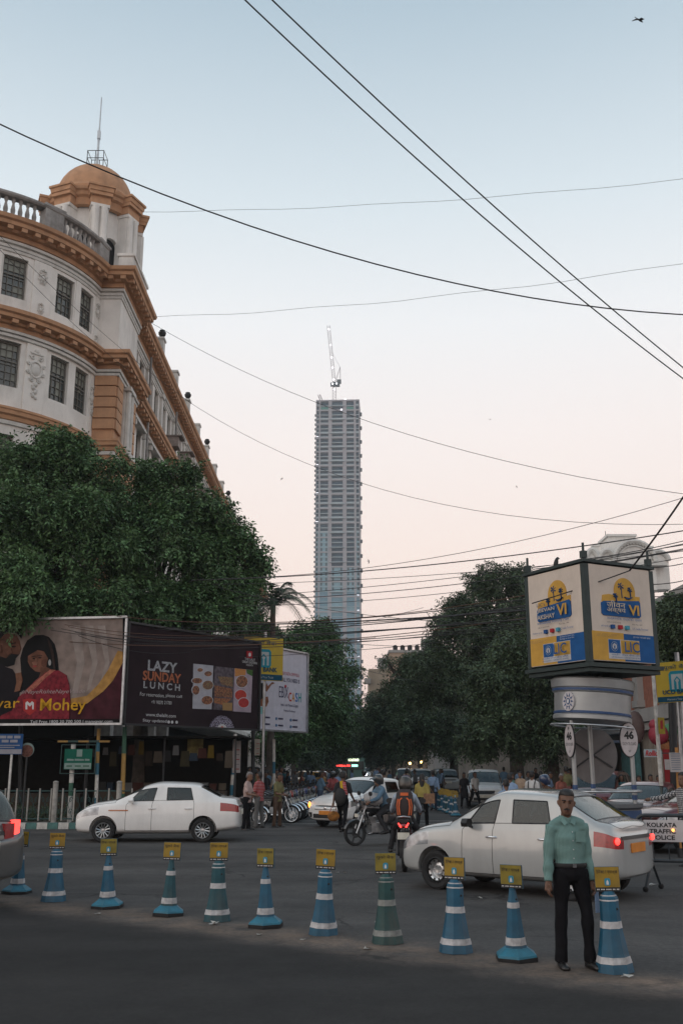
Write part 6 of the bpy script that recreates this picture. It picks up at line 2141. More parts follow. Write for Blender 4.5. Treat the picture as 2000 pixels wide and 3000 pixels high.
# ------------------------------------------------------------------ cones, booth, hoardings, signs, fence
M_cblue = mat('cone_blue', (.005, .075, .135), .55, var=.22, scale=7, grime=.3)
M_cteal = mat('cone_teal', (.006, .058, .075), .6, var=.25, scale=7, grime=.5)
M_cgreen = mat('cone_green', (.008, .05, .05), .6, var=.25, scale=7, grime=.6)
M_clight = mat('cone_light_blue', (.014, .14, .21), .55, var=.25, scale=8, grime=.3)
M_band = mat('reflective_white', (.42, .42, .43), .5, var=.25, scale=12, grime=.6)
M_bandd = mat('dirty_white_band', (.20, .21, .20), .7, var=.3, scale=12, grime=.6)
M_yel = mat('sign_yellow', (.27, .17, .013), .6, var=.15, scale=8, grime=.35)
M_yel2 = mat('sign_yellow_old', (.20, .155, .018), .7, var=.2, scale=8, grime=.4)
M_sblue = mat('logo_blue', (.02, .22, .34), .5)
M_bluetxt = mat('blue_ink', (.015, .05, .14), .6)
M_whitetxt = mat('white_ink', (.6, .6, .6), .6)
CONE = {}
def ring8(r, z, n, rot=0.): return [(r * math.cos(2 * math.pi * (k + .5) / n + rot), r * math.sin(2 * math.pi * (k + .5) / n + rot), z) for k in range(n)]
def cone_meshes(kind, m, mb_):
    k = (kind, m.name, mb_.name)
    if k in CONE: return CONE[k]
    out = []
    def prof_r(z, prof):
        for (r0, z0), (r1, z1) in zip(prof, prof[1:]):
            if z0 <= z <= z1: return r0 + (r1 - r0) * (z - z0) / (z1 - z0)
        return prof[-1][0]
    if kind == 'B':
        prof = [(.19, 0), (.178, .09), (.15, .2), (.112, .44), (.1, .56), (.092, .8), (.055, .86), (.05, .868)]
        n = 8
        bands = [(.1, .17), (.47, .545), (.765, .83)]
    else:
        prof = [(.118, .15), (.11, .2), (.085, .42), (.062, .66), (.05, .72), (.036, .8), (.036, .828)]
        n = 8
        bands = [(.18, .265), (.6, .665)]
        out.append(('base', MB().loft([ring8(.24, 0, 6), ring8(.242, .05, 6)]).mesh('base', M_rubber)))
        out.append(('skirt', MB().loft([ring8(.234, .05, 6), ring8(.228, .075, 6), ring8(.13, .15, 6)]).mesh('skirt', M_clight)))
    out.append(('body', MB().loft([ring8(r, z, n) for r, z in prof]).mesh('body', m)))
    for a, b in bands:
        out.append(('reflective_band', MB().loft([ring8(prof_r(a, prof) + .004, a, n), ring8(prof_r(b, prof) + .004, b, n)], cap=True).mesh('reflective_band', mb_)))
    z0 = .86 if kind == 'B' else .82
    out.append(('bolt_hole', MB().ball((.05, -.082, .68) if kind == 'B' else (.03, -.04, .7), .014, 8, 5).mesh('bolt_hole', M_black)))
    CONE[k] = (out, z0)
    return CONE[k]
def cone(kind, loc, rz, m, mb_, label, script, ys=M_yel, srz=0., full=True, group=None, h=.83):
    o = thing('traffic_cone', label, 'traffic cone', loc, rz, group)
    o.scale = (.95, .95, h)
    o.rotation_euler = (R(random.uniform(-1.6, 1.6)), R(random.uniform(-1.8, 1.8)), rz)
    parts, z0 = cone_meshes(kind, m, mb_)
    for nm, me in parts: link(nm, me, o)
    pl = MB().box((0, 0, z0 + .14), (.245, .022, .27)).build('sign_plate', ys, o, rz=srz)
    if full:
        MB().box((0, -.013, z0 + .028), (.243, .006, .045)).build('sign_footer', M_black, pl)
        MB().box((0, .003, z0 + .14), (.251, .02, .276)).build('sign_rim', M_cblue, pl)
        a = []
        for t in range(16):
            q = t * math.pi / 8
            a.append((.03 * math.copysign(abs(math.cos(q)) ** .5, math.cos(q)), z0 + .11 + .042 * math.copysign(abs(math.sin(q)) ** .5, math.sin(q))))
        MB().prism(a, -.0145, -.010).build('emblem', M_sblue, pl)
        MB().prism([(-.012, z0 + .08), (.012, z0 + .08), (.012, z0 + .11), (0, z0 + .135), (-.012, z0 + .11)], -.018, -.0146).build('emblem_mark', M_whitetxt, pl)
        text(pl, script, M_ink, -.105, .105, z0 + .19, z0 + .25, d=.015)
        text(pl, '-- --- ---- -- --', M_whitetxt, -.11, .11, z0 + .022, z0 + .034, d=.018)
    return o
BN, HN = 'ইউকো ব্যাঙ্ক', 'यूको बैंक'
rowdir = math.atan2(-5.5, 7.34)
for i, (px, py, k, m, mb_, scr, ys, lab, srz) in enumerate([
        (36, 2638, 'A', M_cblue, M_band, HN, M_yel, 'blue skirted traffic cone half hidden behind the grey people carrier', -8),
        (157, 2655, 'B', M_cblue, M_band, HN, M_yel, 'blue obelisk traffic cone first after the grey people carrier', -2),
        (315, 2675, 'A', M_cblue, M_band, BN, M_yel2, 'blue skirted traffic cone with an olive faded sign below the sedan front wheel', -5),
        (493, 2697, 'A', M_cteal, M_band, HN, M_yel, 'teal skirted traffic cone with a rubbed off lower white band', -18),
        (636, 2713, 'B', M_cteal, M_band, BN, M_yel, 'teal obelisk traffic cone with litter at its foot', -5),
        (778, 2731, 'A', M_cblue, M_band, BN, M_yel2, 'blue skirted traffic cone with an olive sign between two obelisk cones', -22),
        (947, 2752, 'B', M_cblue, M_band, BN, M_yel, 'bright blue obelisk traffic cone in the middle of the row', -12),
        (1135, 2778, 'B', M_cgreen, M_bandd, HN, M_yel2, 'dirty dark green obelisk traffic cone below the motorcycles', -14),
        (1335, 2805, 'B', M_cblue, M_band, BN, M_yel, 'blue obelisk traffic cone in front of the silver sedan front wheel', -38),
        (1513, 2828, 'A', M_cblue, M_band, BN, M_yel2, 'blue skirted traffic cone just left of the man in teal', -30),
        (1800, 2862, 'B', M_cblue, M_band, BN, M_yel, 'blue obelisk traffic cone to the right of the man in teal', -12)]):
    g_ = gnd(px, py - 14) + Vector((0, .22 if i == 0 else 0, 0))
    cone(k, (g_.x, g_.y, .006), R(random.uniform(-8, 8)), m, mb_, lab, scr, ys, R(srz), group='traffic cones across the crossing')
for i in range(14):
    cone('B' if i % 3 else 'A', (4.5 + random.uniform(-.05, .05) - i * .012, 40.6 + i * .82, .005), random.uniform(-.1, .1), [M_cblue, M_cteal, M_cblue][i % 3], M_band, 'blue traffic cone in the tight row dividing the avenue', HN, M_yel, R(random.uniform(-8, 4)), full=i < 2, group='tight row of cones dividing the avenue')

# ---- flat printed boards, drawn in their own plane
class Board:
    def __init__(s, name, label, cat, A, B, z0, z1, m, th=.12, group=None, back=M_dark):
        A, B = Vector(A), Vector(B)
        s.A, d = A, (B - A)
        s.w, s.h = d.length, z1 - z0
        s.d = d.normalized()
        s.n = Vector((s.d.y, -s.d.x))
        s.z0 = z0
        s.o = thing(name, label, cat, (A.x, A.y, z0), math.atan2(d.y, d.x), group)
        MB().box((s.w / 2, .01, s.h / 2), (s.w, .02, s.h)).build('print_sheet', m, s.o)
        MB().box((s.w / 2, .022 + th / 2, s.h / 2), (s.w - .02, th, s.h - .02)).build('backing', back, s.o)
        s.k = 0
    def l(s, px, py):
        u, v = uv(px, py)
        # ray (u t, t) meets the board's plane
        t = s.A.dot(s.n) / (u * s.n.x + s.n.y)
        q = Vector((u * t, t)) - s.A
        return q.dot(s.d), CH + v * t - s.z0
    def clip(s, p):
        return max(.012, min(s.w - .012, p[0])), max(.012, min(s.h - .012, p[1]))
    def poly(s, pts, m, name='print_patch', px=True, layer=None):
        s.k += 1
        q = [s.clip(s.l(*p)) if px else p for p in pts]
        d = layer or .002 + .0016 * s.k
        return MB().prism(q, -d, -.0005 * 0).build(name, m, s.o)
    def ell(s, cx, cy, rx, ry, m, name='print_patch', a0=0, a1=360, n=20):
        return s.poly([(cx + rx * math.cos(R(a0 + (a1 - a0) * k / n)), cy - ry * math.sin(R(a0 + (a1 - a0) * k / n))) for k in range(n + (0 if a1 - a0 == 360 else 1))], m, name)
    def txt(s, t, m, x0, y0, x1, y1, **kw):
        a, b = s.l(x0, y1), s.l(x1, y0)
        c, d = s.l(x0, y0), s.l(x1, y1)
        text(s.o, t, m, (a[0] + c[0]) / 2, (b[0] + d[0]) / 2, (a[1] + d[1]) / 2, (b[1] + c[1]) / 2, d=.004 + .0016 * s.k + .003, **kw)
def ink(name, col, var=.1, scale=4): return mat('print_' + name, col, .75, var=var, scale=scale, spec=.12, bump=.25, bscale=2.5, grime=.12)
I_black, I_red, I_white = ink('black', (.008, .008, .009)), ink('red', (.30, .03, .04)), ink('white', (.52, .52, .53))
def z5(x, y): return (x / 3.136, 1750 + y / 3.136)
def z6(x, y): return (340 + x / 2.703, 1800 + y / 2.703)
# wedding wear hoarding
Bq = at(354, 2122, 33.2)
Aq = at(-260, 2134, 34.2)
hb1 = Board('hoarding', 'hoarding with a couple in wedding clothes and gold lettering', 'billboard', Aq.xy, Bq.xy, 3.26, 6.72, I_black)
Z = lambda *p: [z5(x, y) for x, y in p]
hb1.poly(Z((-700, 180), (1130, 180), (1130, 590), (1040, 760), (950, 860), (800, 975), (640, 980), (-700, 980)), ink('drape', (.22, .175, .155), .3, 2.2), 'drape')
for k, (x0, x1) in enumerate(((700, 780), (840, 900), (960, 1010))):
    hb1.poly(Z((x0 - 60, 260), (x1 - 40, 260), (x1, 600), (x1 - 70, 900 - k * 60), (x0 - 40, 920 - k * 60), (x0 + 10, 600)), ink('drape_fold', (.27, .23, .21), .15), 'drape_fold')
hb1.poly(Z((1130, 500), (1130, 600), (1040, 765), (950, 865), (800, 978), (650, 980), (655, 930), (800, 905), (905, 800), (1000, 660), (1085, 490)), ink('gold_rim', (.36, .20, .06), .3), 'gold_border')
hb1.poly(Z((1130, 602), (1042, 768), (952, 868), (802, 982), (640, 985), (640, 1125), (1130, 1125)), ink('dark_maroon', (.05, .012, .018), .4, 3), 'floral_ground')
hb1.poly(Z((-60, 250), (120, 245), (200, 270), (215, 320), (200, 380), (160, 330), (60, 320), (-10, 400), (-120, 420)), I_black, 'dark_hair')
hb1.poly(Z((-120, 420), (-10, 400), (60, 330), (150, 340), (185, 400), (200, 470), (185, 520), (150, 545), (130, 610), (60, 610), (-40, 560)), ink('face', (.10, .045, .03), .5, 3), 'face')
hb1.poly(Z((-60, 520), (60, 560), (110, 520), (180, 525), (150, 560), (135, 620), (70, 640), (-40, 600)), I_black, 'beard')
hb1.poly(Z((-400, 600), (-40, 580), (60, 640), (120, 660), (190, 780), (170, 1120), (-400, 1120)), ink('dark_coat', (.012, .010, .013)), 'dark_coat')
hb1.poly(Z((190, 560), (215, 470), (255, 395), (330, 348), (400, 345), (455, 365), (505, 430), (530, 530), (545, 680), (500, 700), (420, 690), (330, 760), (230, 870), (150, 870), (200, 690)), I_black, 'long_hair')
hb1.poly(Z((260, 590), (262, 540), (285, 490), (340, 470), (410, 500), (445, 560), (430, 640), (380, 690), (330, 680), (285, 640)), ink('face2', (.15, .068, .045), .45, 3), 'face')
hb1.poly(Z((285, 525), (262, 540), (285, 480), (345, 455), (430, 500), (350, 485)), I_black, 'fringe')
hb1.poly(Z((300, 562), (318, 556), (332, 564), (316, 570)), I_black, 'closed_eye')
hb1.poly(Z((350, 556), (372, 548), (392, 556), (372, 563)), I_black, 'closed_eye')
hb1.poly(Z((300, 632), (325, 626), (350, 630), (328, 645)), ink('lips', (.3, .05, .05)), 'lips')
hb1.ell(*z5(462, 600), 4, 9, ink('silver_drop', (.3, .3, .3), .4, 40), 'earring')
SK = lambda n, c: ink('tone_' + n, c, .3, 5)
hb1.poly(Z((380, 690), (430, 640), (470, 660), (480, 700), (420, 740), (350, 770)), SK('neck', (.10, .042, .028)), 'neck')
hb1.poly(Z((300, 600), (330, 585), (352, 600), (345, 622), (312, 625)), SK('cheek', (.21, .10, .07)), 'cheek')
hb1.poly(Z((390, 580), (430, 565), (440, 600), (410, 640), (385, 625)), SK('cheek_dim', (.095, .04, .028)), 'cheek')
hb1.poly(Z((333, 560), (341, 560), (346, 605), (326, 606)), SK('nose', (.2, .095, .065)), 'nose')
hb1.poly(Z((296, 545), (330, 538), (331, 543), (297, 550)), I_black, 'eyebrow')
hb1.poly(Z((350, 536), (392, 534), (394, 540), (351, 541)), I_black, 'eyebrow')
hb1.poly(Z((440, 375), (480, 430), (505, 540), (515, 660), (498, 660), (480, 530), (455, 440)), SK('hair_sheen', (.03, .018, .016)), 'hair_sheen')
hb1.poly(Z((105, 425), (150, 415), (153, 421), (108, 433)), I_black, 'eyebrow')
hb1.poly(Z((115, 450), (145, 446), (148, 456), (118, 460)), I_black, 'eye')
hb1.poly(Z((180, 430), (200, 470), (188, 490), (172, 486)), SK('nose_m', (.14, .065, .042)), 'nose')
hb1.poly(Z((60, 440), (110, 470), (120, 510), (80, 530), (50, 490)), SK('cheek_m', (.13, .058, .038)), 'cheek')
hb1.poly(Z((-10, 430), (20, 440), (25, 500), (0, 510)), SK('ear', (.085, .036, .025)), 'ear')
hb1.poly(Z((150, 700), (200, 690), (215, 760), (190, 860), (140, 870), (160, 780)), SK('hand', (.17, .08, .05)), 'hand')
for k in range(6): hb1.poly(Z((560 + k * 14, 720 + k * 22), (574 + k * 14, 716 + k * 22), (600 + k * 6, 1100), (584 + k * 6, 1100)), ink('sari_fold%d' % (k % 2), ((.09, .01, .016), (.24, .035, .04))[k % 2], .4, 8), 'sari_fold')
hb1.poly(Z((180, 920), (250, 850), (330, 770), (430, 690), (545, 672), (615, 715), (640, 800), (652, 960), (640, 1120), (0, 1120), (20, 1085), (120, 1040)), ink('sari', (.17, .018, .028), .45, 9), 'sari')
hb1.poly(Z((255, 850), (340, 770), (470, 665), (520, 668), (430, 740), (340, 830), (270, 880)), ink('sari_border', (.32, .11, .08), .4, 12), 'sari_border')
hb1.poly(Z((-700, 1118), (1130, 1118), (1130, 1175), (-700, 1175)), I_black, 'footer_strip')
I_gold = ink('gold', (.50, .27, .02), .25, 8)
hb1.txt('manyavar', I_gold, -470 / 3.136, 1750 + 955 / 3.136, 190 / 3.136, 1750 + 1050 / 3.136)
hb1.poly(Z((222, 940), (282, 930), (345, 940), (340, 1040), (285, 1085), (225, 1040)), ink('shield', (.32, .03, .03)), 'shield')
hb1.poly(Z((245, 1030), (245, 970), (262, 955), (285, 975), (305, 955), (322, 970), (320, 1030), (306, 1030), (306, 985), (285, 1005), (262, 985), (262, 1030)), I_white, 'shield_mark')
hb1.txt('Mohey', I_gold, 380 / 3.136, 1750 + 930 / 3.136, 800 / 3.136, 1750 + 1075 / 3.136, bold=.012)
hb1.txt('#NayeRishteNayeVaade', ink('pale', (.32, .26, .26)), 205 / 3.136, 1750 + 848 / 3.136, 790 / 3.136, 1750 + 895 / 3.136, shear=.3)
hb1.txt('Toll Free 1800 30 700 500 | manyavar.com', I_white, 288 / 3.136, 1750 + 1128 / 3.136, 1042 / 3.136, 1750 + 1162 / 3.136)
def frame(b, m, r=.05):
    MB().box((b.w / 2, -.03, -.02), (b.w + .1, .1, .07)).build('frame_rail', m, b.o)
    MB().box((b.w / 2, -.03, b.h + .02), (b.w + .1, .1, .07)).build('frame_rail', m, b.o)
    for x in (-.03, b.w + .03): MB().box((x, -.032, b.h / 2), (.07, .1, b.h - .03)).build('frame_post', m, b.o)
frame(hb1, M_steel)
# lunch hoarding
A2, B2 = at(362, 2130, 33.6), at(754, 2152, 39.2)
hb2 = Board('hoarding', 'dark hoarding advertising a Sunday lunch with three food pictures', 'billboard', A2.xy, B2.xy, 3.27, 6.6, ink('plum', (.022, .013, .017), .2, 1.5))
def T6(t, m, x0, y0, x1, y1, **kw):
    a, b = z6(x0, y0), z6(x1, y1)
    hb2.txt(t, m, a[0], a[1], b[0], b[1], **kw)
I_silver, I_copper = ink('silver', (.33, .34, .36), .5, 30), ink('copper', (.36, .12, .06), .45, 30)
T6('LAZY', I_silver, 252, 372, 485, 455, bold=.03)
T6('SUNDAY', I_copper, 212, 458, 515, 535, bold=.03)
T6('L U N C H', I_silver, 217, 540, 507, 595, bold=.025)
T6('For reservation,', I_white, 190, 622, 385, 656)
T6('please', I_white, 395, 630, 468, 664)
T6('call', I_white, 478, 638, 522, 660)
T6('+91 90070', I_white, 280, 682, 372, 710)
T6('21780', I_white, 382, 686, 440, 713)
T6('www.thelalit.com', I_white, 236, 785, 474, 812, bold=.01)
T6('Stay updated:', I_white, 212, 830, 408, 860, bold=.01)
for k, x in enumerate((418, 445, 480)): hb2.ell(*z6(x, 852 + k), 3.6, 4.6, I_white, 'social_icon', n=10)
def photo(name, base, a, b, sc):
    if name in MATS: return MATS[name]
    m = bpy.data.materials.new(name)
    m.use_nodes = True
    N, L = m.node_tree.nodes, m.node_tree.links
    bs = N['Principled BSDF']
    bs.inputs['Roughness'].default_value = .5
    t = N.new('ShaderNodeTexCoord')
    v = N.new('ShaderNodeTexVoronoi')
    v.inputs['Scale'].default_value = sc
    L.new(t.outputs['Object'], v.inputs['Vector'])
    r = N.new('ShaderNodeValToRGB')
    r.color_ramp.elements[0].color, r.color_ramp.elements[1].color = tuple(a) + (1,), tuple(base) + (1,)
    r.color_ramp.elements[0].position, r.color_ramp.elements[1].position = .25, .6
    e = r.color_ramp.elements.new(.4)
    e.color = tuple(b) + (1,)
    L.new(v.outputs['Distance'], r.inputs[0])
    L.new(r.outputs[0], bs.inputs['Base Color'])
    MATS[name] = m
    return m
F1, F2, F3 = photo('food_print_a', (.10, .03, .015), (.3, .06, .03), (.25, .13, .05), 14), photo('food_print_b', (.13, .05, .03), (.32, .11, .05), (.12, .14, .05), 16), photo('food_print_c', (.14, .05, .02), (.3, .03, .02), (.33, .16, .05), 18)
I_plate = ink('plate', (.42, .42, .45), .1)
Q = lambda *p: [z6(x, y) for x, y in p]
hb2.poly(Q((612, 390), (770, 406), (756, 752), (606, 746)), ink('table_cloth', (.36, .36, .40), .12), 'food_picture')
for cx, cy, rx, ry, m in ((665, 440, 22, 15, F1), (728, 470, 30, 20, F1), (640, 525, 40, 22, F1), (725, 560, 42, 36, F2), (630, 600, 28, 36, F1), (718, 680, 44, 34, F1)):
    hb2.ell(*z6(cx, cy), (rx + 5) / 2.703, (ry + 4) / 2.703, I_plate, 'plate_print')
    hb2.ell(*z6(cx, cy), rx / 2.703, ry / 2.703, m, 'food_print')
hb2.poly(Q((778, 410), (925, 426), (920, 766), (768, 754)), ink('buffet_dark', (.10, .085, .10), .5, 8), 'food_picture')
hb2.poly(Q((775, 560), (915, 590), (915, 660), (775, 650)), F1, 'food_print')
hb2.poly(Q((800, 490), (920, 500), (918, 575), (830, 555)), F2, 'food_print')
hb2.poly(Q((772, 660), (912, 668), (850, 720), (770, 700)), F3, 'food_print')
hb2.poly(Q((838, 700), (916, 700), (914, 762), (840, 758)), photo('grain_print', (.3, .18, .06), (.35, .2, .06), (.22, .12, .05), 40), 'food_print')
hb2.poly(Q((934, 427), (1076, 441), (1062, 777), (923, 768)), ink('fruit_table', (.33, .27, .32), .15), 'food_picture')
hb2.poly(Q((934, 427), (1022, 437), (1020, 480), (935, 492)), photo('orange_print', (.42, .17, .03), (.45, .2, .05), (.36, .13, .02), 12), 'food_print')
hb2.poly(Q((1025, 437), (1076, 441), (1074, 490), (1030, 468)), ink('leafy', (.05, .11, .03), .4, 20), 'food_print')
for cx, cy, rx, ry, m in ((990, 532, 46, 46, F1), (980, 640, 46, 42, ink('melon', (.40, .05, .04), .25, 14)), (1003, 700, 42, 38, ink('melon2', (.36, .04, .04), .25, 14))):
    hb2.ell(*z6(cx, cy), (rx + 5) / 2.703, (ry + 5) / 2.703, I_plate, 'plate_print')
    hb2.ell(*z6(cx, cy), rx / 2.703, ry / 2.703, m, 'food_print')
hb2.ell(*z6(832, 930), 97 / 2.703, 128 / 2.703, photo('lace_print', (.03, .02, .03), (.40, .38, .48), (.28, .26, .36), 26), 'lace_medallion', 0, 180)
hb2.ell(*z6(832, 930), 44 / 2.703, 62 / 2.703, I_white, 'medallion_core', 0, 180)
hb2.ell(*z6(832, 905), 4, 8, ink('flame', (.5, .14, .1)), 'flame_mark')
hb2.poly(Q((1030, 290), (1071, 294), (1071, 348), (1030, 344)), ink('logo_red', (.36, .02, .03)), 'logo_square')
hb2.ell(*z6(1050, 320), 3.5, 6, I_white, 'logo_mark')
T6('THE LALIT', I_white, 1010, 348, 1092, 366)
T6('GREAT EASTERN', I_white, 990, 371, 1106, 390)
T6('KOLKATA', I_white, 1022, 395, 1074, 410)
frame(hb2, M_dark)
# white hoarding
A3, B3 = at(752, 2152, 42.0), at(896, 2174, 45.6)
hb3 = Board('hoarding', 'white hoarding with rainbow lettering behind the lunch hoarding', 'billboard', A3.xy, B3.xy, 3.38, 6.85, ink('bright_white', (.52, .51, .58), .06))
def T7(t, m, x0, y0, x1, y1, **kw):
    a, b = z6(x0, y0), z6(x1, y1)
    hb3.txt(t, m, a[0], a[1], b[0], b[1], **kw)
I_navy = ink('navy', (.03, .03, .08))
T7('BE IT DIGITAL OR PHYSICAL', ink('crimson', (.4, .03, .05)), 1318, 462, 1450, 488)
T7('ALL YOU NEED IS', I_navy, 1313, 508, 1452, 540, bold=.015)
T7('EBIX', I_navy, 1290, 572, 1362, 660)
for k, (c, col) in enumerate(zip('CASH', ((.45, .05, .03), (.5, .22, .02), (.06, .16, .4), (.02, .25, .26)))):
    T7(c, ink('letter_' + c, col), 1366 + k * 25.5, 617 + k * 2, 1388 + k * 25.5, 690 + k * 2, bold=.02)
hb3.ell(*z6(1341, 570), 3, 5, ink('crimson', (.4, .03, .05)), 'logo_swirl')
T7("India's only Physical & Digital", I_navy, 1305, 708, 1440, 738)
T7('Financial Exchange', I_navy, 1328, 756, 1418, 778)
for x in (1165, 1268, 1382):
    for y in (815, 868): hb3.ell(*z6(x, y + (x - 1165) * .1), 3, 4.5, ink('icon_blue', (.08, .16, .28)), 'icon', n=8)
    for y in (815, 868): T7('------', I_navy, x + 14, y - 6 + (x - 1165) * .1, x + 52, y + 8 + (x - 1165) * .1)
hb3.poly(Q((1120, 540), (1168, 545), (1172, 640), (1160, 720), (1120, 720)), I_black, 'dark_dress')
hb3.poly(Q((1125, 690), (1170, 655), (1200, 650), (1206, 690), (1190, 730), (1140, 725)), ink('tan', (.22, .09, .05), .3), 'arm')
hb3.poly(Q((1180, 590), (1190, 612), (1230, 555), (1255, 545), (1235, 535), (1200, 570), (1192, 545)), ink('tan', (.22, .09, .05), .3), 'arm')
hb3.poly(Q((1120, 730), (1175, 735), (1165, 790), (1120, 785)), ink('aqua', (.2, .42, .42), .2), 'dress_print')
frame(hb3, M_steel)
# bank signs on posts
def bank_sign(label, A, B, z0, z1, post):
    b = Board('bank_sign', label, 'sign', A, B, z0, z1, M_signy)
    w, h = b.w, b.h
    f = lambda x, z: (x * w, z * h)
    b.poly([f(.012, .012), f(.988, .012), f(.988, .145), f(.012, .145)], ink('bank_navy', (.012, .07, .12)), 'footer_strip', px=False)
    ic = [f(.5 + .19 * x, .51 + .165 * z * w / h * 1.25) for x, z in ((-1, -.75), (-.75, -1), (.75, -1), (1, -.75), (1, .75), (.75, 1), (-.75, 1), (-1, .75))]
    b.poly(ic, ink('bank_cyan', (.02, .24, .32)), 'emblem', px=False)
    g = lambda x, z: f(.5 + .19 * x, .51 + .165 * z * w / h * 1.25)
    wm_ = ink('bank_pale', (.42, .46, .47))
    b.poly([g(-.7, .7), g(.7, .7), g(.7, -.75), (g(.42, -.75)), g(.42, .1), g(0, .5), g(-.42, .1), g(-.42, -.75), g(-.7, -.75)], wm_, 'emblem_arch', px=False)
    b.poly([g(-.1, -.75), g(.1, -.75), g(.1, -.1), g(.25, .08), g(0, .3), g(-.25, .08), g(-.1, -.1)], wm_, 'emblem_flame', px=False)
    text(b.o, 'यूको बैंक', ink('bank_navy', (.012, .07, .12)), .2 * w, .82 * w, .79 * h, .93 * h, d=.02)
    text(b.o, 'UCO BANK', ink('bank_navy', (.012, .07, .12)), .15 * w, .85 * w, .2 * h, .31 * h, d=.02, bold=.03)
    text(b.o, 'Honours Your Trust', wm_, .25 * w, .75 * w, .05 * h, .1 * h, d=.02)
    MB().tube([(w * post, .22, -z0 + .05), (w * post, .22, h + .25)], .06, 8).build('post', M_steel, b.o)
    return b
M_signy = mat('bank_yellow', (.47, .33, .015), .6, var=.06, scale=3, grime=.15)
bank_sign('yellow bank sign on a post between the lunch and the white hoardings', at(713, 1990, 40.4).xy, at(828, 1995, 41.4).xy, at(770, 1994, 41).z, at(770, 1868, 41).z, .6)
bank_sign('yellow bank sign on a post to the right of the booth', at(1925, 2060, 26).xy, at(2052, 2050, 25).xy, at(1960, 2058, 25.7).z, at(1960, 1940, 25.7).z, .42)

# ---- traffic booth with the lit box of advertisements above
K = Vector((5.84, 23.4, 0))
BO = thing('traffic_booth', 'round traffic police booth of steel posts with silver canopy drum', 'booth', K)
M_boothg = mat('booth_silver', (.33, .35, .36), .38, metal=.45, var=.08, scale=3, grime=.1)
M_boothb = mat('booth_blue', (.02, .06, .16), .5)
pl_ = MB().lathe([(.02, .0), (.98, .0), (.98, .12), (.88, .13), (.86, .98), (.92, 1.02), (.92, 1.1), (.02, 1.1)], 32)
pl_.build('plinth', mat('booth_base', (.10, .11, .12), .5, var=.15), BO, smooth=35)
MB().lathe([(.867, .78), (.875, .79), (.875, .95), (.867, .96)], 32).build('blue_band', M_boothb, BO, smooth=35)
rl = [(.9 * math.cos(t), .9 * math.sin(t), 1.36) for t in np.linspace(0, 2 * math.pi, 29)]
MB().tube(rl, .025, 6, cap=False).build('hand_rail', M_steel, BO, smooth=60)
posts = [(-.67, -.5), (.66, -.4), (.02, .7)]
for i, (x, y) in enumerate(posts):
    MB().tube([(x, y, 1.05), (x, y, 2.9)], .052 if i < 3 else .03, 10).build('post', M_boothg, BO, smooth=60)
    for z, m in ((1.18, M_boothb), (1.29, M_band), (1.4, M_boothb)):
        MB().lathe([(.054, 0), (.058, .004), (.058, .096), (.054, .1)], 10, (x, y, z)).build('post_band', m, BO)
dr = MB().lathe([(.02, 2.9), (.84, 2.9), (.88, 2.92), (.88, 3.0), (.85, 3.02), (.86, 3.5), (.9, 3.53), (.9, 3.6), (.93, 3.62), (.95, 3.8), (.9, 3.84), (.02, 3.86)], 44)
drum = dr.build('canopy_drum', M_boothg, BO, smooth=35)
drum.rotation_euler = (0, R(4), 0)
drum.location = (-.3, -.05, .0)
MB().lathe([(.863, 3.03), (.87, 3.04), (.87, 3.08), (.863, 3.09)], 44).build('blue_line', M_boothb, drum)
MB().lathe([(.905, 3.535), (.91, 3.54), (.91, 3.59), (.905, 3.595)], 44).build('blue_line', M_boothb, drum)
MB().tube([(.93 * math.cos(t), .93 * math.sin(t), 2.78) for t in np.linspace(0, 2 * math.pi, 33)], .02, 6, cap=False).build('lower_hoop', M_steel, drum, smooth=60)
ea = R(-140)
em = MB()
em.prism([(.16 * math.cos(t), .215 * math.sin(t)) for t in np.linspace(0, 2 * math.pi, 25)[:-1]], -.012, .03)
eo = em.build('crest', mat('crest_pale', (.48, .46, .48), .6), drum, loc=(.875 * math.cos(ea), .875 * math.sin(ea), 3.28), rz=ea + math.pi / 2)
for k in range(10):
    t = k * 2 * math.pi / 10
    MB().prism([(.08 * math.cos(t - .25), .11 * math.sin(t - .25)), (.145 * math.cos(t), .195 * math.sin(t)), (.08 * math.cos(t + .25), .11 * math.sin(t + .25))], -.018, -.012).build('crest_ray', M_boothb, eo)
MB().prism([(.05 * math.cos(t), .075 * math.sin(t)) for t in np.linspace(0, 2 * math.pi, 13)[:-1]], -.02, -.012).build('crest_ring', M_boothb, eo)
MB().prism([(.022 * math.cos(t), .05 * math.sin(t)) for t in np.linspace(0, 2 * math.pi, 13)[:-1]], -.026, -.02).build('crest_heart', M_whitetxt, eo)
for x, y in ((-.3, -.35), (.05, -.4), (.72, .35), (.4, .3)): MB().tube([(x, y, 3.8), (x, y, 4.12)], .055, 8).build('box_support', M_dark, BO)
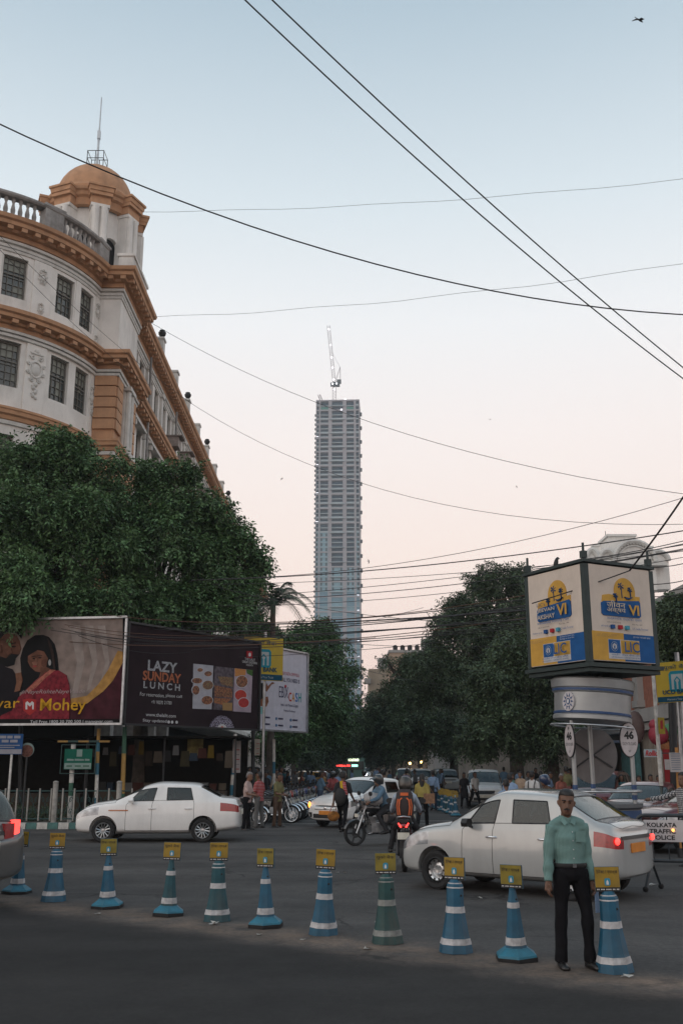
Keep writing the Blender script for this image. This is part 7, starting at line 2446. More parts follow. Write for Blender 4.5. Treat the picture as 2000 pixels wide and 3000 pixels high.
# oval number plates on the posts
def oval(label, px, py, Y, rx, rz_, ang):
    p = at(px, py, Y)
    o = thing('oval_sign', label, 'sign', (p.x, p.y, p.z), ang)
    MB().prism([(rx * math.cos(t), rz_ * math.sin(t)) for t in np.linspace(0, 2 * math.pi, 33)[:-1]], 0, .03).build('rim', M_black, o)
    MB().prism([(.93 * rx * math.cos(t), .95 * rz_ * math.sin(t)) for t in np.linspace(0, 2 * math.pi, 33)[:-1]], -.006, .02).build('face', mat('oval_face', (.44, .41, .42), .6), o)
    text(o, 'F', M_ink, -.03 * rx / .2, .03 * rx / .2, .6 * rz_, .78 * rz_, d=.008, bold=.02)
    text(o, '46', M_ink, -.52 * rx, .52 * rx, .02 * rz_, .5 * rz_, d=.008, bold=.05)
    text(o, 'SOUTH T.R. GUARD', M_ink, -.74 * rx, .74 * rx, -.32 * rz_, -.14 * rz_, d=.008)
    text(o, 'KP', M_ink, -.12 * rx, .12 * rx, -.72 * rz_, -.58 * rz_, d=.008)
    return o
oval('white oval number plate facing the road on the right post of the booth', 1841, 2167, 22.9, .215, .385, R(6))
oval('white oval number plate seen edge on at the left post of the booth', 1667, 2169, 22.75, .21, .375, R(-72))
p = at(1731, 2212, 24.6)
DS = thing('backing_disc', 'large grey round board with crossed ribs seen from behind inside the booth', 'sign', (p.x, 24.45, p.z), R(10))
MB().prism([(.62 * math.cos(t), .66 * math.sin(t)) for t in np.linspace(0, 2 * math.pi, 41)[:-1]], 0, .04).build('disc', mat('disc_grey', (.15, .14, .14), .7, var=.15, scale=3, grime=.2), DS)
for a in (32, -32): MB().box((0, 0, 0), (1.1, .03, .03)).build('rib', M_dark, DS, loc=(0, -.02, 0)).rotation_euler = (0, R(a), 0)
# advertisement box
N_ = Vector((5.44, 22.0))
rv, lv = Vector((1.75, .95)), Vector((-.95, 1.75))
zb_, zt_ = 4.1, 6.34
LX = thing('advert_box', 'square box of insurance advertisements standing on the booth canopy', 'billboard', (N_.x, N_.y, zb_))
ctr = (rv + lv) / 2
ang = math.atan2(rv.y, rv.x)
M_bframe = mat('box_frame', (.02, .035, .035), .6, var=.2)
cx_, cy_ = ctr
MB().box((cx_, cy_, 1.12), (1.9, 1.9, 2.1), rz=ang).build('core', M_dark, LX)
MB().box((cx_, cy_, -.04), (2.22, 2.22, .09), rz=ang).box((cx_, cy_, -.14), (2.1, 2.1, .08), rz=ang).build('bottom_frame', M_bframe, LX)
MB().box((cx_, cy_, 2.29), (2.16, 2.16, .07), rz=ang).build('top_frame', M_bframe, LX)
for v_ in (Vector((0, 0)), rv, lv, rv + lv):
    q = v_ + (ctr - v_) * .01
    MB().box((q.x, q.y, 1.12), (.13, .13, 2.2), rz=ang).build('corner_post', M_bframe, LX)
    MB().box((q.x, q.y, 2.43), (.12, .12, .16), rz=ang).tube([(q.x, q.y, 2.45), (q.x, q.y, 2.7)], .03, 6).build('lifting_lug', M_bframe, LX)
zz = lambda x, y: (1500 + x / 3.136, 1550 + y / 3.136)
def lic_face(A, B, ox, native):
    """One printed face; ox maps the measured left face to the right one."""
    b = Board('advert_panel', '', '', (N_ + A), (N_ + B), zb_ + .06, zt_ - .02, ink('panel_cream', (.62, .54, .47), .05))
    b.o.parent = LX
    b.o.location = (A.x, A.y, .06)
    for k in ('label', 'category'):
        if k in b.o: del b.o[k]
    w, h = b.w, b.h
    f = lambda x, z: (.012 + x * (w - .024), .012 + z * (h - .024))
    P_ = lambda pts, m, nm: b.poly([f(*q) for q in pts], m, nm, px=False)
    gold, blue = ink('adv_gold', (.55, .32, .07)), ink('adv_blue', (.02, .095, .27))
    P_([(0, 0), (1, 0), (1, .29), (0, .29)], blue, 'blue_field')
    P_([(0, 0), (.5, 0), (.5, .295), (0, .30)], gold, 'gold_field')
    P_([(.245, .02), (.745, .02), (.745, .225), (.245, .225)], I_white, 'logo_card')
    P_([(.25, .08), (.435, .08), (.435, .22), (.25, .22)], blue, 'logo_square')
    P_([(.445, .08), (.74, .08), (.74, .22), (.445, .22)], ink('adv_gold2', (.5, .30, .07)), 'logo_field')
    P_([(.34 + .055 * math.cos(t), .15 + .052 * math.sin(t)) for t in np.linspace(0, 2 * math.pi, 17)[:-1]], ink('emblem_pale', (.3, .36, .42)), 'emblem_oval')
    P_([(.34 + .05 * math.cos(t), .15 + .047 * math.sin(t)) for t in np.linspace(0, 2 * math.pi, 17)[:-1]], blue, 'emblem_ground')
    for s_ in (-1, 1): P_([(.34 + s_ * .006, .115), (.34 + s_ * .035, .14), (.34 + s_ * .03, .17), (.34 + s_ * .015, .178), (.34 + s_ * .01, .14)], I_white, 'emblem_hand')
    P_([(.34 + .009 * math.cos(t), .17 + .016 * math.sin(t)) for t in np.linspace(0, 2 * math.pi, 9)[:-1]], I_white, 'emblem_flame')
    P_([(.4 + .001, .60)] + [(.56 + .17 * math.cos(R(t)), .735 + .155 * math.sin(R(t))) for t in range(190, -16, -12)] + [(.8, .70), (.8, .60)], gold, 'sun_disc')
    P_([(.18, .60), (.4, .60), (.42, .69), (.3, .70), (.2, .685)], gold, 'sun_base')
    P_([(.2, .47), (.77, .47), (.8, .49), (.8, .635), (.78, .655), (.2, .62), (.17, .60), (.17, .49)], blue, 'name_plaque')
    for px_, pz_, s_ in ((.5, .80, 1.), (.64, .77, .75), (.4, .69, .7)):
        for a in range(0, 360, 60): P_([(px_, pz_), (px_ + .05 * s_ * math.cos(R(a + 10)), pz_ + .04 * s_ * math.sin(R(a + 10))), (px_ + .05 * s_ * math.cos(R(a + 38)), pz_ + .035 * s_ * math.sin(R(a + 38)) - .006)], ink('adv_navy', (.02, .06, .15)), 'palm_leaf')
        P_([(px_ - .003, pz_), (px_ + .003, pz_), (px_ + .012, pz_ - .13 * s_), (px_ + .004, pz_ - .13 * s_)], ink('adv_navy', (.02, .06, .15)), 'palm_stem')
    P_([(.54, .685), (.6, .675), (.68, .69), (.62, .66), (.57, .66)], ink('adv_navy', (.02, .06, .15)), 'boat_hull')
    for k, (x, c) in enumerate(((.30, (.03, .09, .25)), (.42, (.4, .03, .04)), (.53, (.08, .33, .45)))): P_([(x, .335), (x + .05, .335), (x + .05, .375), (x, .375)], ink('social%d' % k, c), 'social_icon')
    d0 = .004 + .0016 * b.k + .004
    tx = lambda t, m, x0, x1, z0, z1, **kw: text(b.o, t, m, f(x0, 0)[0], f(x1, 0)[0], f(0, z0)[1], f(0, z1)[1], d=d0, **kw)
    pale = ink('adv_pale', (.5, .43, .34))
    if native:
        tx("LIC's", ink('adv_navy', (.02, .06, .15)), .2, .36, .635, .67)
        tx('JEEVAN', pale, .2, .53, .56, .61, bold=.02)
        tx('AKSHAY', pale, .2, .53, .49, .54, bold=.02)
        tx('VI', gold, .57, .75, .50, .62, bold=.03)
        tx('Immediate Annuity Plan', blue, .2, .78, .43, .465, bold=.01)
        tx('UIN-512N234V05', M_ink, .2, .42, .395, .41)
        tx('Plan No. 189', M_ink, .6, .78, .4, .414)
        tx('Follow us on', blue, .1, .28, .34, .36)
        tx('LIC India Forever', blue, .6, .86, .345, .37)
        tx('Zindagi ke saath bhi,', I_white, .6, .86, .258, .275)
        tx('Zindagi ke baad bhi.', I_white, .6, .86, .235, .252)
    else:
        tx('जीवन', pale, .23, .53, .555, .63, bold=.01)
        tx('अक्षय', pale, .23, .53, .49, .55, bold=.01)
        tx('VI', gold, .58, .75, .49, .60, bold=.03)
        tx('तात्कालिक वार्षिकी प्लान', blue, .22, .78, .42, .46)
        tx('UIN-512N234V05', M_ink, .22, .44, .39, .405)
        tx('Plan No. 189', M_ink, .62, .78, .385, .4)
        tx('हमें फालो करें', blue, .12, .28, .34, .365)
        tx('LIC India Forever', blue, .62, .88, .335, .36)
        tx('हर पल आपके साथ', I_white, .62, .9, .245, .27)
    tx('LIC', ink('adv_blue', (.02, .085, .24)), .475, .71, .095, .205, bold=.01)
    tx('भारतीय जीवन बीमा निगम', blue, .255, .735, .052, .074)
    tx('LIFE INSURANCE CORPORATION OF INDIA', blue, .255, .735, .028, .042)
    for k in range(3): tx('---- ------- --------', ink('adv_navy', (.02, .06, .15)), .04, .4 - k * .05, .268 - k * .012, .27 - k * .012)
    return b
shrink = lambda a, b, t: a + (b - a) * t
off = Vector((rv.y, -rv.x)).normalized() * .0
nl = Vector((-rv.x, -rv.y)).normalized() * 0
face_r = lic_face(shrink(Vector((0, 0)), rv, .025) + Vector((rv.y, -rv.x)).normalized() * .05, shrink(Vector((0, 0)), rv, .975) + Vector((rv.y, -rv.x)).normalized() * .05, 0, False)
ln_ = Vector((lv.y, -lv.x)).normalized() * -1
face_l = lic_face(shrink(lv, Vector((0, 0)), .025) + Vector((-lv.y, lv.x)).normalized() * .05, shrink(lv, Vector((0, 0)), .975) + Vector((-lv.y, lv.x)).normalized() * .05, 0, True)

# ---- barricade on the right
bp0, bp1 = Vector((4.72, 16.75)), Vector((6.8, 16.2))
BR = thing('barricade', 'blue black tubular steel barricade with a white police panel', 'barricade', (bp0.x, bp0.y, 0), math.atan2(bp1.y - bp0.y, bp1.x - bp0.x))
wB = (bp1 - bp0).length
M_barr = mat('barricade_paint', (.02, .028, .035), .45, var=.2)
rc = [(0, 0, .42), (0, 0, 1.0)] + [(.14 - .14 * math.cos(t), 0, 1.0 + .14 * math.sin(t)) for t in np.linspace(.2, math.pi / 2, 5)] + [(wB - .14, 0, 1.14), (wB, 0, 1.0), (wB, 0, .42)]
MB().tube(rc, .028, 8).build('top_frame', M_barr, BR, smooth=60)
MB().tube([(0, 0, .45), (wB, 0, .45)], .026, 8).build('bottom_rail', M_barr, BR, smooth=60)
for k in range(1, 9): MB().tube([(wB * k / 9, 0, .45), (wB * k / 9, 0, 1.13)], .012, 6).build('bar', M_barr, BR)
for x in (.2, wB - .2):
    for s_ in (-1, 1):
        MB().tube([(x, 0, .45), (x + .12 * s_, .24 * s_, .06)], .022, 7).build('leg', M_barr, BR)
        MB().ball((x + .125 * s_, .25 * s_, .045), .045, 10, 6).build('foot_wheel', M_rubber, BR)
MB().box((.12 + .62, -.045, .905), (1.24, .012, .33)).build('panel', mat('panel_white', (.47, .46, .47), .55, var=.06), BR)
text(BR, 'KOLKATA', M_ink, .17, .62, .96, 1.03, d=.055, bold=.03)
text(BR, 'TRAFFIC', M_ink, .2, .6, .865, .935, d=.055, bold=.03)
text(BR, 'POLICE', M_ink, .23, .58, .77, .84, d=.055, bold=.03)
text(BR, 'G', mat('panel_red', (.4, .02, .02), .6), .78, .92, .8, .98, d=.055, bold=.03)
glow(BR, (.56, -.08, .92), (.024, .014, .024), mat('amber_lamp', (1, .4, .1), .4, emit=3, emcol=(1, .35, .08)), 'warning_lamp')

# ---- fence, sign posts and clutter on the left corner
M_iron = mat('green_iron', (.02, .06, .058), .6, var=.25)
FE = thing('iron_fence', 'low iron fence with white pickets and scrolled panels along the painted kerb', 'fence', (-13.6, 33.35, .15))
for z in (.12, .98): MB().tube([(0, 0, z), (6.8, 0, z)], .02, 6).build('rail', M_iron, FE)
M_fence = mat('fence_white', (.30, .29, .27), .8, var=.3, scale=6, grime=.5)
pk = MB().box((0, 0, .5), (.045, .04, 1.0)).mesh('picket', M_fence)
for k in range(19): link('picket', pk, FE, (.2 + k * .37, 0, .06))
pst = MB().tube([(0, 0, 0), (0, 0, 1.22)], .085, 10).ball((0, 0, 1.25), (.095, .095, .05), 10, 6).mesh('fence_post', M_fence, smooth=50)
for x in (.02, 2.25, 4.4, 6.45): link('fence_post', pst, FE, (x, -.02, 0))
scr = MB()
for q in range(2):
    for s_ in (-1, 1):
        scr.tube([(s_ * (.08 + .075 * (1 - k / 14) * math.cos(k * .62)), 0, .34 + q * .36 + .1 * (1 - k / 14) * math.sin(k * .62)) for k in range(14)], .009, 4)
scr.tube([(-.15, 0, .15), (.15, 0, .95)], .007, 4).tube([(.15, 0, .15), (-.15, 0, .95)], .007, 4)
scm = scr.mesh('scroll_panel', M_iron)
for k in range(18): link('scroll_panel', scm, FE, (.385 + k * .37, .01, 0))
HG = tag(link('hedge', leafmesh('hedge', leaves([(-10.2 + 0 * k, 34.3, .3) for k in range(1)] + [(-13.5 + k * .62, 34.2 + .1 * math.sin(k), .35) for k in range(11)], [(.5, .35, .3)] * 12, 5000, .09, 44), M_leaf2)), 'low dark hedge growing behind the iron fence', 'hedge')
def striped_pole(label, px, py0, py1, Y, r, cols, name='striped_pole'):
    a, b = at(px[0], py0, Y), at(px[1], py1, Y)
    o = thing(name, label, 'pole', (a.x, a.y, .15))
    h = b.z - .15
    n = len(cols)
    for k, m in enumerate(cols):
        MB().tube([((b.x - a.x) * k / n, 0, h * k / n), ((b.x - a.x) * (k + 1) / n, 0, h * (k + 1) / n)], r, 8).build('pole_section', m, o, smooth=60)
    return o
M_pgreen, M_pyel, M_pblue = mat('pole_green', (.03, .11, .07), .6, grime=.3), mat('pole_yellow', (.34, .2, .05), .6, grime=.3), mat('pole_blue', (.02, .13, .2), .6, grime=.3)
striped_pole('teal white and blue striped pole behind the iron fence', (280, 290), 2400, 2135, 34.0, .06, [M_pblue, M_pblue, M_white_paint, M_white_paint, M_pblue, M_pyel, M_pblue, M_pyel])
striped_pole('green and yellow striped post holding the seam of the two hoardings', (358, 366), 2385, 2130, 34.4, .075, [M_pgreen, M_pgreen, M_pyel, M_pyel, M_pyel, M_pgreen, M_pgreen])
striped_pole('white and blue striped post under the lunch hoarding', (673, 690), 2385, 2150, 37.6, .06, [M_white_paint, M_white_paint, M_pblue, M_white_paint, M_pblue, M_white_paint, M_white_paint, M_white_paint])
striped_pole('pale striped post under the white hoarding', (802, 803), 2340, 2165, 44.6, .06, [M_white_paint, M_pblue, M_white_paint, M_pblue, M_white_paint, M_white_paint])
striped_pole('dark post behind the wedding hoarding', (60, 62), 2400, 2120, 36, .08, [M_dark] * 2)
striped_pole('dark post behind the lunch hoarding near its right end', (740, 742), 2385, 2140, 40.2, .08, [M_dark] * 2)
# green sign on a post
gp_ = striped_pole('white and green post carrying the green notice sign', (203, 216), 2412, 2180, 33.7, .075, [M_white_paint, M_white_paint, M_pgreen, M_white_paint, M_white_paint, M_white_paint])
gA, gB = at(187, 2255, 33.5), at(268, 2252, 33.5)
gs = Board('notice_sign', 'green and white notice sign in a thin square frame behind the fence', 'sign', gA.xy, gB.xy, at(228, 2254, 33.5).z, at(228, 2194, 33.5).z, ink('sign_green', (.01, .10, .07)), th=.04)
gs.poly([(.015, .015), (gs.w - .015, .015), (gs.w - .015, .2), (.015, .2)], ink('sign_pale', (.2, .27, .25)), 'white_strip', px=False)
gs.poly([(gs.w * .44, gs.h * .62), (gs.w * .64, gs.h * .62), (gs.w * .64, gs.h - .02), (gs.w * .44, gs.h - .02)], ink('sign_pale', (.2, .27, .25)), 'white_tab', px=False)
for k, (a_, b_) in enumerate(((.1, .35), (.38, .72), (.75, .92))): gs.poly([(gs.w * a_, gs.h * .42), (gs.w * b_, gs.h * .42), (gs.w * b_, gs.h * .5), (gs.w * a_, gs.h * .52)], ink('sign_pale', (.2, .27, .25)), 'worn_line', px=False)
for k, (a_, b_) in enumerate(((.1, .3), (.4, .62), (.7, .92))): gs.poly([(gs.w * a_, .08), (gs.w * b_, .08), (gs.w * b_, .13), (gs.w * a_, .13)], M_pgreen, 'worn_line', px=False)
for x0, x1, z0, z1 in ((-.1, gs.w + .1, -.14, -.12), (-.1, gs.w + .1, gs.h + .12, gs.h + .14), (-.12, -.1, -.14, gs.h + .14), (gs.w + .1, gs.w + .12, -.14, gs.h + .14)):
    MB().box(((x0 + x1) / 2, 0, (z0 + z1) / 2), (x1 - x0, .025, z1 - z0)).build('outer_frame', M_iron, gs.o)
bA, bB = at(170, 2172, 33.9), at(322, 2171, 33.9)
ba = thing('striped_bar', 'yellow and teal striped bar hung above the green notice sign', 'bar', (bA.x, bA.y, bA.z))
for k in range(5): MB().box(((bB.x - bA.x) * (k + .5) / 5, 0, 0), ((bB.x - bA.x) / 5, .05, .06)).build('bar_section', [M_pyel, M_iron][k % 2], ba)
# blue board and round plaque
dA, dB = at(-90, 2212, 32.9), at(65, 2208, 32.9)
ds = Board('notice_board', 'blue notice board with white lettering beside a small round plaque', 'sign', dA.xy, dB.xy, at(0, 2210, 32.9).z, at(0, 2150, 32.9).z, ink('board_blue', (.02, .07, .19)), th=.05)
ds.poly([(.015, .015), (ds.w - .015, .015), (ds.w - .015, .16), (.015, .16)], ink('sign_pale2', (.27, .27, .3)), 'white_strip', px=False)
for a_, b_, z in ((.55, .68, .78), (.7, .8, .78), (.83, .95, .78), (.6, .73, .58), (.76, .9, .58), (.55, .95, .42), (.55, .85, .32)): ds.poly([(ds.w * a_, ds.h * z), (ds.w * b_, ds.h * z), (ds.w * b_, ds.h * (z + (.13 if z > .5 else .04))), (ds.w * a_, ds.h * (z + (.13 if z > .5 else .04)))], ink('sign_pale2', (.27, .27, .3)), 'worn_line', px=False)
MB().box((ds.w * .8, .05, -1.2), (.06, .06, 2.4)).build('post', M_white_paint, ds.o)
p = at(80, 2197, 33.1)
rp_ = thing('round_plaque', 'small round brown plaque with pale rim beside the blue board', 'sign', p)
MB().prism([(.225 * math.cos(t), .225 * math.sin(t)) for t in np.linspace(0, 2 * math.pi, 25)[:-1]], 0, .03).build('rim', ink('sign_pale', (.2, .27, .25)), rp_)
MB().prism([(.2 * math.cos(t), -.03 + .19 * math.sin(t)) for t in np.linspace(0, 2 * math.pi, 25)[:-1]], -.01, .02).build('face', mat('plaque_brown', (.13, .05, .035), .8, var=.5, scale=14), rp_)
MB().tube([(0, .04, .1), (0, .04, -2.3)], .03, 6).build('post', M_dark, rp_)
# stalls in the shade under the hoardings
ST = thing('market_stall', 'dim market stall with hanging goods in the shade under the lunch hoarding', 'stall', (-6.2, 36.2, .15))
M_shade = mat('shade_black_cloth', (.012, .011, .010), .95, spec=.05)  # near-black colour puts the deep shade under the hoardings into the sheets
MB().box((0, 1.0, 2.75), (5.6, 3.0, .06)).build('tarpaulin', M_shade, ST)
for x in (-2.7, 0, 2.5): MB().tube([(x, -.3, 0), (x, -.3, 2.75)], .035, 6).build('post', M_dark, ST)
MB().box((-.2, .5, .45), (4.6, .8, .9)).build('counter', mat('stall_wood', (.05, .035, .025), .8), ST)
MB().box((0, 2.2, 1.4), (5.4, .05, 2.7)).build('back_sheet', M_shade, ST)
goods = [cloth('dim_goods%d' % k, c) for k, c in enumerate(((.03, .03, .03), (.10, .10, .10), (.04, .035, .02), (.025, .035, .05), (.05, .02, .016), (.09, .06, .01), (.025, .018, .014), (.08, .065, .05)))]  # goods colours darkened to stand for the shade there
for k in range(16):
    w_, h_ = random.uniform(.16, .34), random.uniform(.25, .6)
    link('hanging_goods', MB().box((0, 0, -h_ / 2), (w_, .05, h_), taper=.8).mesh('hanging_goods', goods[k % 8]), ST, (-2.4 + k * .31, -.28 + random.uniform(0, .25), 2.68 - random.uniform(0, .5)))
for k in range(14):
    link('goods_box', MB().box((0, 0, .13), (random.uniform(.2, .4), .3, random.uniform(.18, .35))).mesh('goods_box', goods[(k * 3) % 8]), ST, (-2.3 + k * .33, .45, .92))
ST2 = thing('newspaper_stall', 'dim stall with magazines behind the iron fence', 'stall', (-11.6, 37.2, .15))
MB().box((0, .8, 2.7), (5.4, 2.6, .06)).build('tarpaulin', M_shade, ST2)
for x in (-2.5, 2.5): MB().tube([(x, -.3, 0), (x, -.3, 2.7)], .04, 6).build('post', M_dark, ST2)
MB().box((0, 1.8, 1.35), (5.2, .05, 2.6)).build('back_sheet', M_shade, ST2)
MB().box((0, .4, .4), (4.4, .7, .8)).build('counter', mat('stall_wood', (.05, .035, .025), .8), ST2)
def poster(label, px0, py0, px1, py1, Y, m, marks=True):
    a, b = at(px0, py1, Y), at(px1, py0, Y)
    b_ = Board('poster', label, 'poster', (a.x, a.y), (b.x, a.y + .02), a.z, b.z, m, th=.02)
    if marks:
        for k in range(5): b_.poly([(b_.w * .35, b_.h * (.1 + k * .15)), (b_.w * .85, b_.h * (.1 + k * .15)), (b_.w * .85, b_.h * (.13 + k * .15)), (b_.w * .35, b_.h * (.13 + k * .15))], ink('poster_line', (.2, .19, .19)) if k % 2 else ink('poster_red', (.3, .04, .04)), 'print_line', px=False)
    return b_
I_dull = ink('poster_white', (.36, .34, .34), .15)
poster('tall white poster with red marks tied to the striped post under the lunch hoarding', 680, 2170, 706, 2264, 37.5, I_dull)
poster('cream notice next to the tall white poster', 709, 2160, 729, 2212, 38.6, ink('cream', (.3, .27, .23)))
poster('narrow cream notice under the end of the lunch hoarding', 745, 2165, 762, 2213, 40, ink('cream', (.3, .27, .23)))
poster('yellow and green picture hung at the back of the market stall', 548, 2165, 596, 2218, 36.6, ink('stall_print', (.16, .13, .05), .6, 4), False)
striped_poles = 0
# ---- right hand clutter: lamp posts, posters, ice cream sign
p0_ = gnd(1955, 2400)
def post(label, px0, py0, px1, py1, Y, r, m, name='street_pole'):
    a, b = at(px0, py0, Y), at(px1, py1, Y)
    o = thing(name, label, 'pole', (a.x, a.y, 0))
    MB().tube([(0, 0, 0), (b.x - a.x, 0, b.z)], [r, r * .8], 8).build('shaft', m, o, smooth=60)
    MB().box((0, 0, .1), (r * 3, r * 3, .2)).build('foot', M_dark, o)
    return o
post('thick dark utility pole behind the bank sign', 1968, 2300, 1966, 2030, 27.5, .13, M_dark)
post('slim grey pole to the right of the dark utility pole', 1992, 2300, 1984, 2020, 27, .06, M_steel)
post('leaning green and white pole left of the bank sign', 1935, 2300, 1912, 1980, 27.2, .06, M_white_paint)
post('ochre timber post carrying the white notice', 1982, 2320, 1980, 2190, 22.5, .05, mat('ochre_timber', (.35, .17, .05), .8))
ic = at(1912, 2180, 34)
IC = thing('ice_cream_sign', 'giant ice cream cone sign with red and green scoops on the beige wall', 'sign', (ic.x, ic.y, ic.z), 0)
c_ = MB().lathe([(.02, -.95), (.1, -.75), (.34, .05), (.36, .1)], 18)
co_ = c_.build('wafer_cone', mat('wafer', (.36, .15, .06), .8, var=.25, scale=14), IC, smooth=50, loc=(.5, 0, .0))
co_.rotation_euler = (0, R(-24), 0)
MB().ball((.18, -.05, .3), (.33, .3, .36), 16, 10).ball((.1, -.05, .62), (.22, .2, .2), 12, 8).build('red_scoop', mat('scoop_red', (.25, .02, .04), .6), IC, smooth=60)
MB().ball((.62, .08, .42), (.26, .22, .26), 14, 8).build('green_scoop', mat('scoop_green', (.06, .2, .08), .5), IC, smooth=60)
MB().ball((-.5, .15, .55), (.3, .16, .55), 14, 8).build('chocolate_bar', mat('scoop_brown', (.08, .05, .045), .6), IC, smooth=60)
MB().tube([(.6, .1, -.5), (1.6, .2, -.5)], .03, 6).build('bracket', M_dark, IC)
pA, pB = at(1886, 2217, 30), at(1936, 2202, 30)
hs = Board('shop_sign', 'small white edged shop sign with red script on a bracket', 'sign', pA.xy, pB.xy, at(1910, 2218, 30).z, at(1910, 2195, 30).z, ink('sign_cloud', (.33, .4, .43)), th=.04)
text(hs.o, 'Rollick', mat('panel_red', (.4, .02, .02), .6), .03, hs.w - .03, .03, hs.h - .03, d=.01, shear=.3, bold=.03)
MB().box((hs.w + .2, .05, hs.h / 2), (.5, .03, .03)).build('bracket', M_dark, hs.o)
nb = Board('notice_sheet', 'white printed notice on the ochre timber post', 'notice', at(1963, 2262, 22.3).xy, at(1997, 2262, 22.3).xy, at(1980, 2262, 22.3).z, at(1980, 2205, 22.3).z, I_dull, th=.02)
for k in range(8): nb.poly([(.03, .05 + k * .047), (nb.w - .03, .05 + k * .047), (nb.w - .03, .062 + k * .047), (.03, .062 + k * .047)], ink('notice_ink', (.1, .14, .2)), 'print_line', px=False)
cc = Board('drinks_sign', 'tall red drinks sign with white script beside the shop door', 'sign', at(1948, 2300, 33).xy, at(1978, 2300, 33).xy, .15, at(1960, 2195, 33).z, ink('drinks_red', (.2, .02, .022)), th=.06)
text(cc.o, 'Cola', I_white, .04, cc.w - .04, cc.h * .38, cc.h * .55, d=.01, shear=.3)
cc.poly([(.02, cc.h * .72), (cc.w - .02, cc.h * .72), (cc.w - .02, cc.h * .86), (.02, cc.h * .86)], I_dull, 'pale_band', px=False)
po = Board('film_poster', 'narrow yellow poster with red figure hung on the leaning pole', 'poster', at(1929, 2155, 27).xy, at(1948, 2155, 27).xy, at(1938, 2150, 27).z, at(1938, 2102, 27).z, ink('poster_yel', (.32, .25, .04), .3, 8), th=.02)
po.poly([(po.w * .3, po.h * .3), (po.w * .7, po.h * .3), (po.w * .75, po.h * .85), (po.w * .35, po.h * .8)], ink('poster_red', (.3, .04, .04)), 'print_patch', px=False)
SH = thing('shop_building', 'narrow shop block with coloured signs behind the poles on the right', 'building', (14.2, 31.5, 0))
MB().box((3, 2.2, 3.6), (6, 4.4, 7.2)).build('wall', M_cream, SH)
for k, (z, m) in enumerate(((3.1, ink('sign_pale2', (.27, .27, .3))), (4.3, ink('board_blue', (.02, .07, .19))), (5.4, ink('poster_yel', (.32, .25, .04))))): MB().box((-.1, 1.2 + k * .4, z), (.1, 2.2, .7)).build('shop_sign_panel', m, SH)
MB().box((-.03, 1.5, 1.3), (.1, 2.0, 2.4)).build('doorway', M_roomdark, SH)
# far coloured lights at the end of the avenue
fl = thing('neon_sign', 'red neon shop sign far up the avenue', 'sign', at(985, 2243, 118))
MB().box((.8, 0, 0), (1.6, .2, .2)).build('tube_light', mat('neon_red', (1, .1, .08), .5, emit=2, emcol=(1, .06, .05)), fl)
MB().box((2.1, 0, 0), (.7, .2, .25)).build('tube_light', mat('neon_green', (.3, .8, .6), .5, emit=2, emcol=(.4, .9, .7)), fl)
MB().box((1.2, .2, -1.2), (.15, .15, 2.4)).build('bracket', M_dark, fl)
a = at(1040, 2245, 120)
lb = thing('bus', 'pale far bus with lit roof sign in the traffic', 'bus', (a.x, 120, 0))
MB().box((0, 3, 1.6), (2.3, 7, 2.5)).build('body', mat('bus_body', (.12, .22, .2), .6), lb)
MB().box((0, -.55, 2.0), (2.0, .1, .9)).build('windscreen', M_pane, lb)
MB().box((-.2, -.56, 2.62), (1.2, .12, .28)).build('roof_sign', mat('roof_lamp', (.9, .9, .5), .5, emit=1.5, emcol=(.9, 1, .7)), lb)
for x in (-.95, .95):
    for y in (.4, 5): MB().lathe([(.05, -.15), (.45, -.15), (.48, 0), (.45, .15), (.05, .15)], 16, (x, y, .48), axis='x').build('wheel', M_rubber, lb)
for i, (px, py, Y) in enumerate(((1200, 2236, 90), (1234, 2233, 95))):
    c = at(px, py, Y)
    sl_ = thing('lamp_post', ['street lamp with warm bulb at the edge of the right hand trees', 'street lamp with orange bulb deeper under the right hand trees'][i], 'street lamp', (c.x, Y, 0))
    MB().tube([(0, .3, 0), (0, .3, c.z + .4), (0, 0, c.z + .4)], .05, 6).build('post', M_dark, sl_)
    MB().ball((0, 0, c.z), .12, 10, 6).build('bulb', mat('warm_bulb', (1, .7, .3), .5, emit=7, emcol=(1, .62, .2)), sl_)
# ------------------------------------------------------------------ overhead wires, birds, litter
M_wire = mat('cable_black', (.012, .010, .012), .6)
M_wire2 = mat('cable_brown', (.08, .035, .02), .7)
def wire(a, b, sag, r, label, group, m=M_wire, wob=0., n=18):
    """A cable hung between two points, drooping by sag metres in the middle."""
    a, b = Vector(a), Vector(b)
    o = thing('overhead_wire', label, 'wire', (a.x, a.y, a.z), group=group)
    pts = []
    ph = random.uniform(0, 6)
    for k in range(n + 1):
        t = k / n
        p = (b - a) * t
        p.z -= 4 * sag * t * (1 - t) + wob * math.sin(t * 23 + ph) * .5
        pts.append(p)
    MB().tube(pts, r, 5).build('cable', m, o, smooth=80)
    return o
G1 = 'thick cables high over the crossing'
wire(at(640, -75, 17), at(2110, 1190, 26), .42, .017, 'upper of the paired thick cables running steeply across the sky', G1)
wire(at(720, -75, 17), at(2110, 1165, 26), .30, .017, 'lower of the paired thick cables running steeply across the sky', G1)
wire(at(-60, 335, 24), at(2080, 925, 30), 1.35, .022, 'thick single cable sagging from the domed turret side toward the right', G1)
G2 = 'thin wires across the sky'
wire(at(420, 620, 40), at(2060, 518, 34), .35, .008, 'topmost thin wire starting at the turret', G2, wob=.06)
wire(at(446, 929, 42), at(2060, 762, 34), .4, .008, 'thin wavy wire starting at the top cornice', G2, wob=.08)
wire(at(440, 944, 42), at(2060, 1455, 30), 1.25, .010, 'thin wire sagging from the cornice across the skyscraper top', G2)
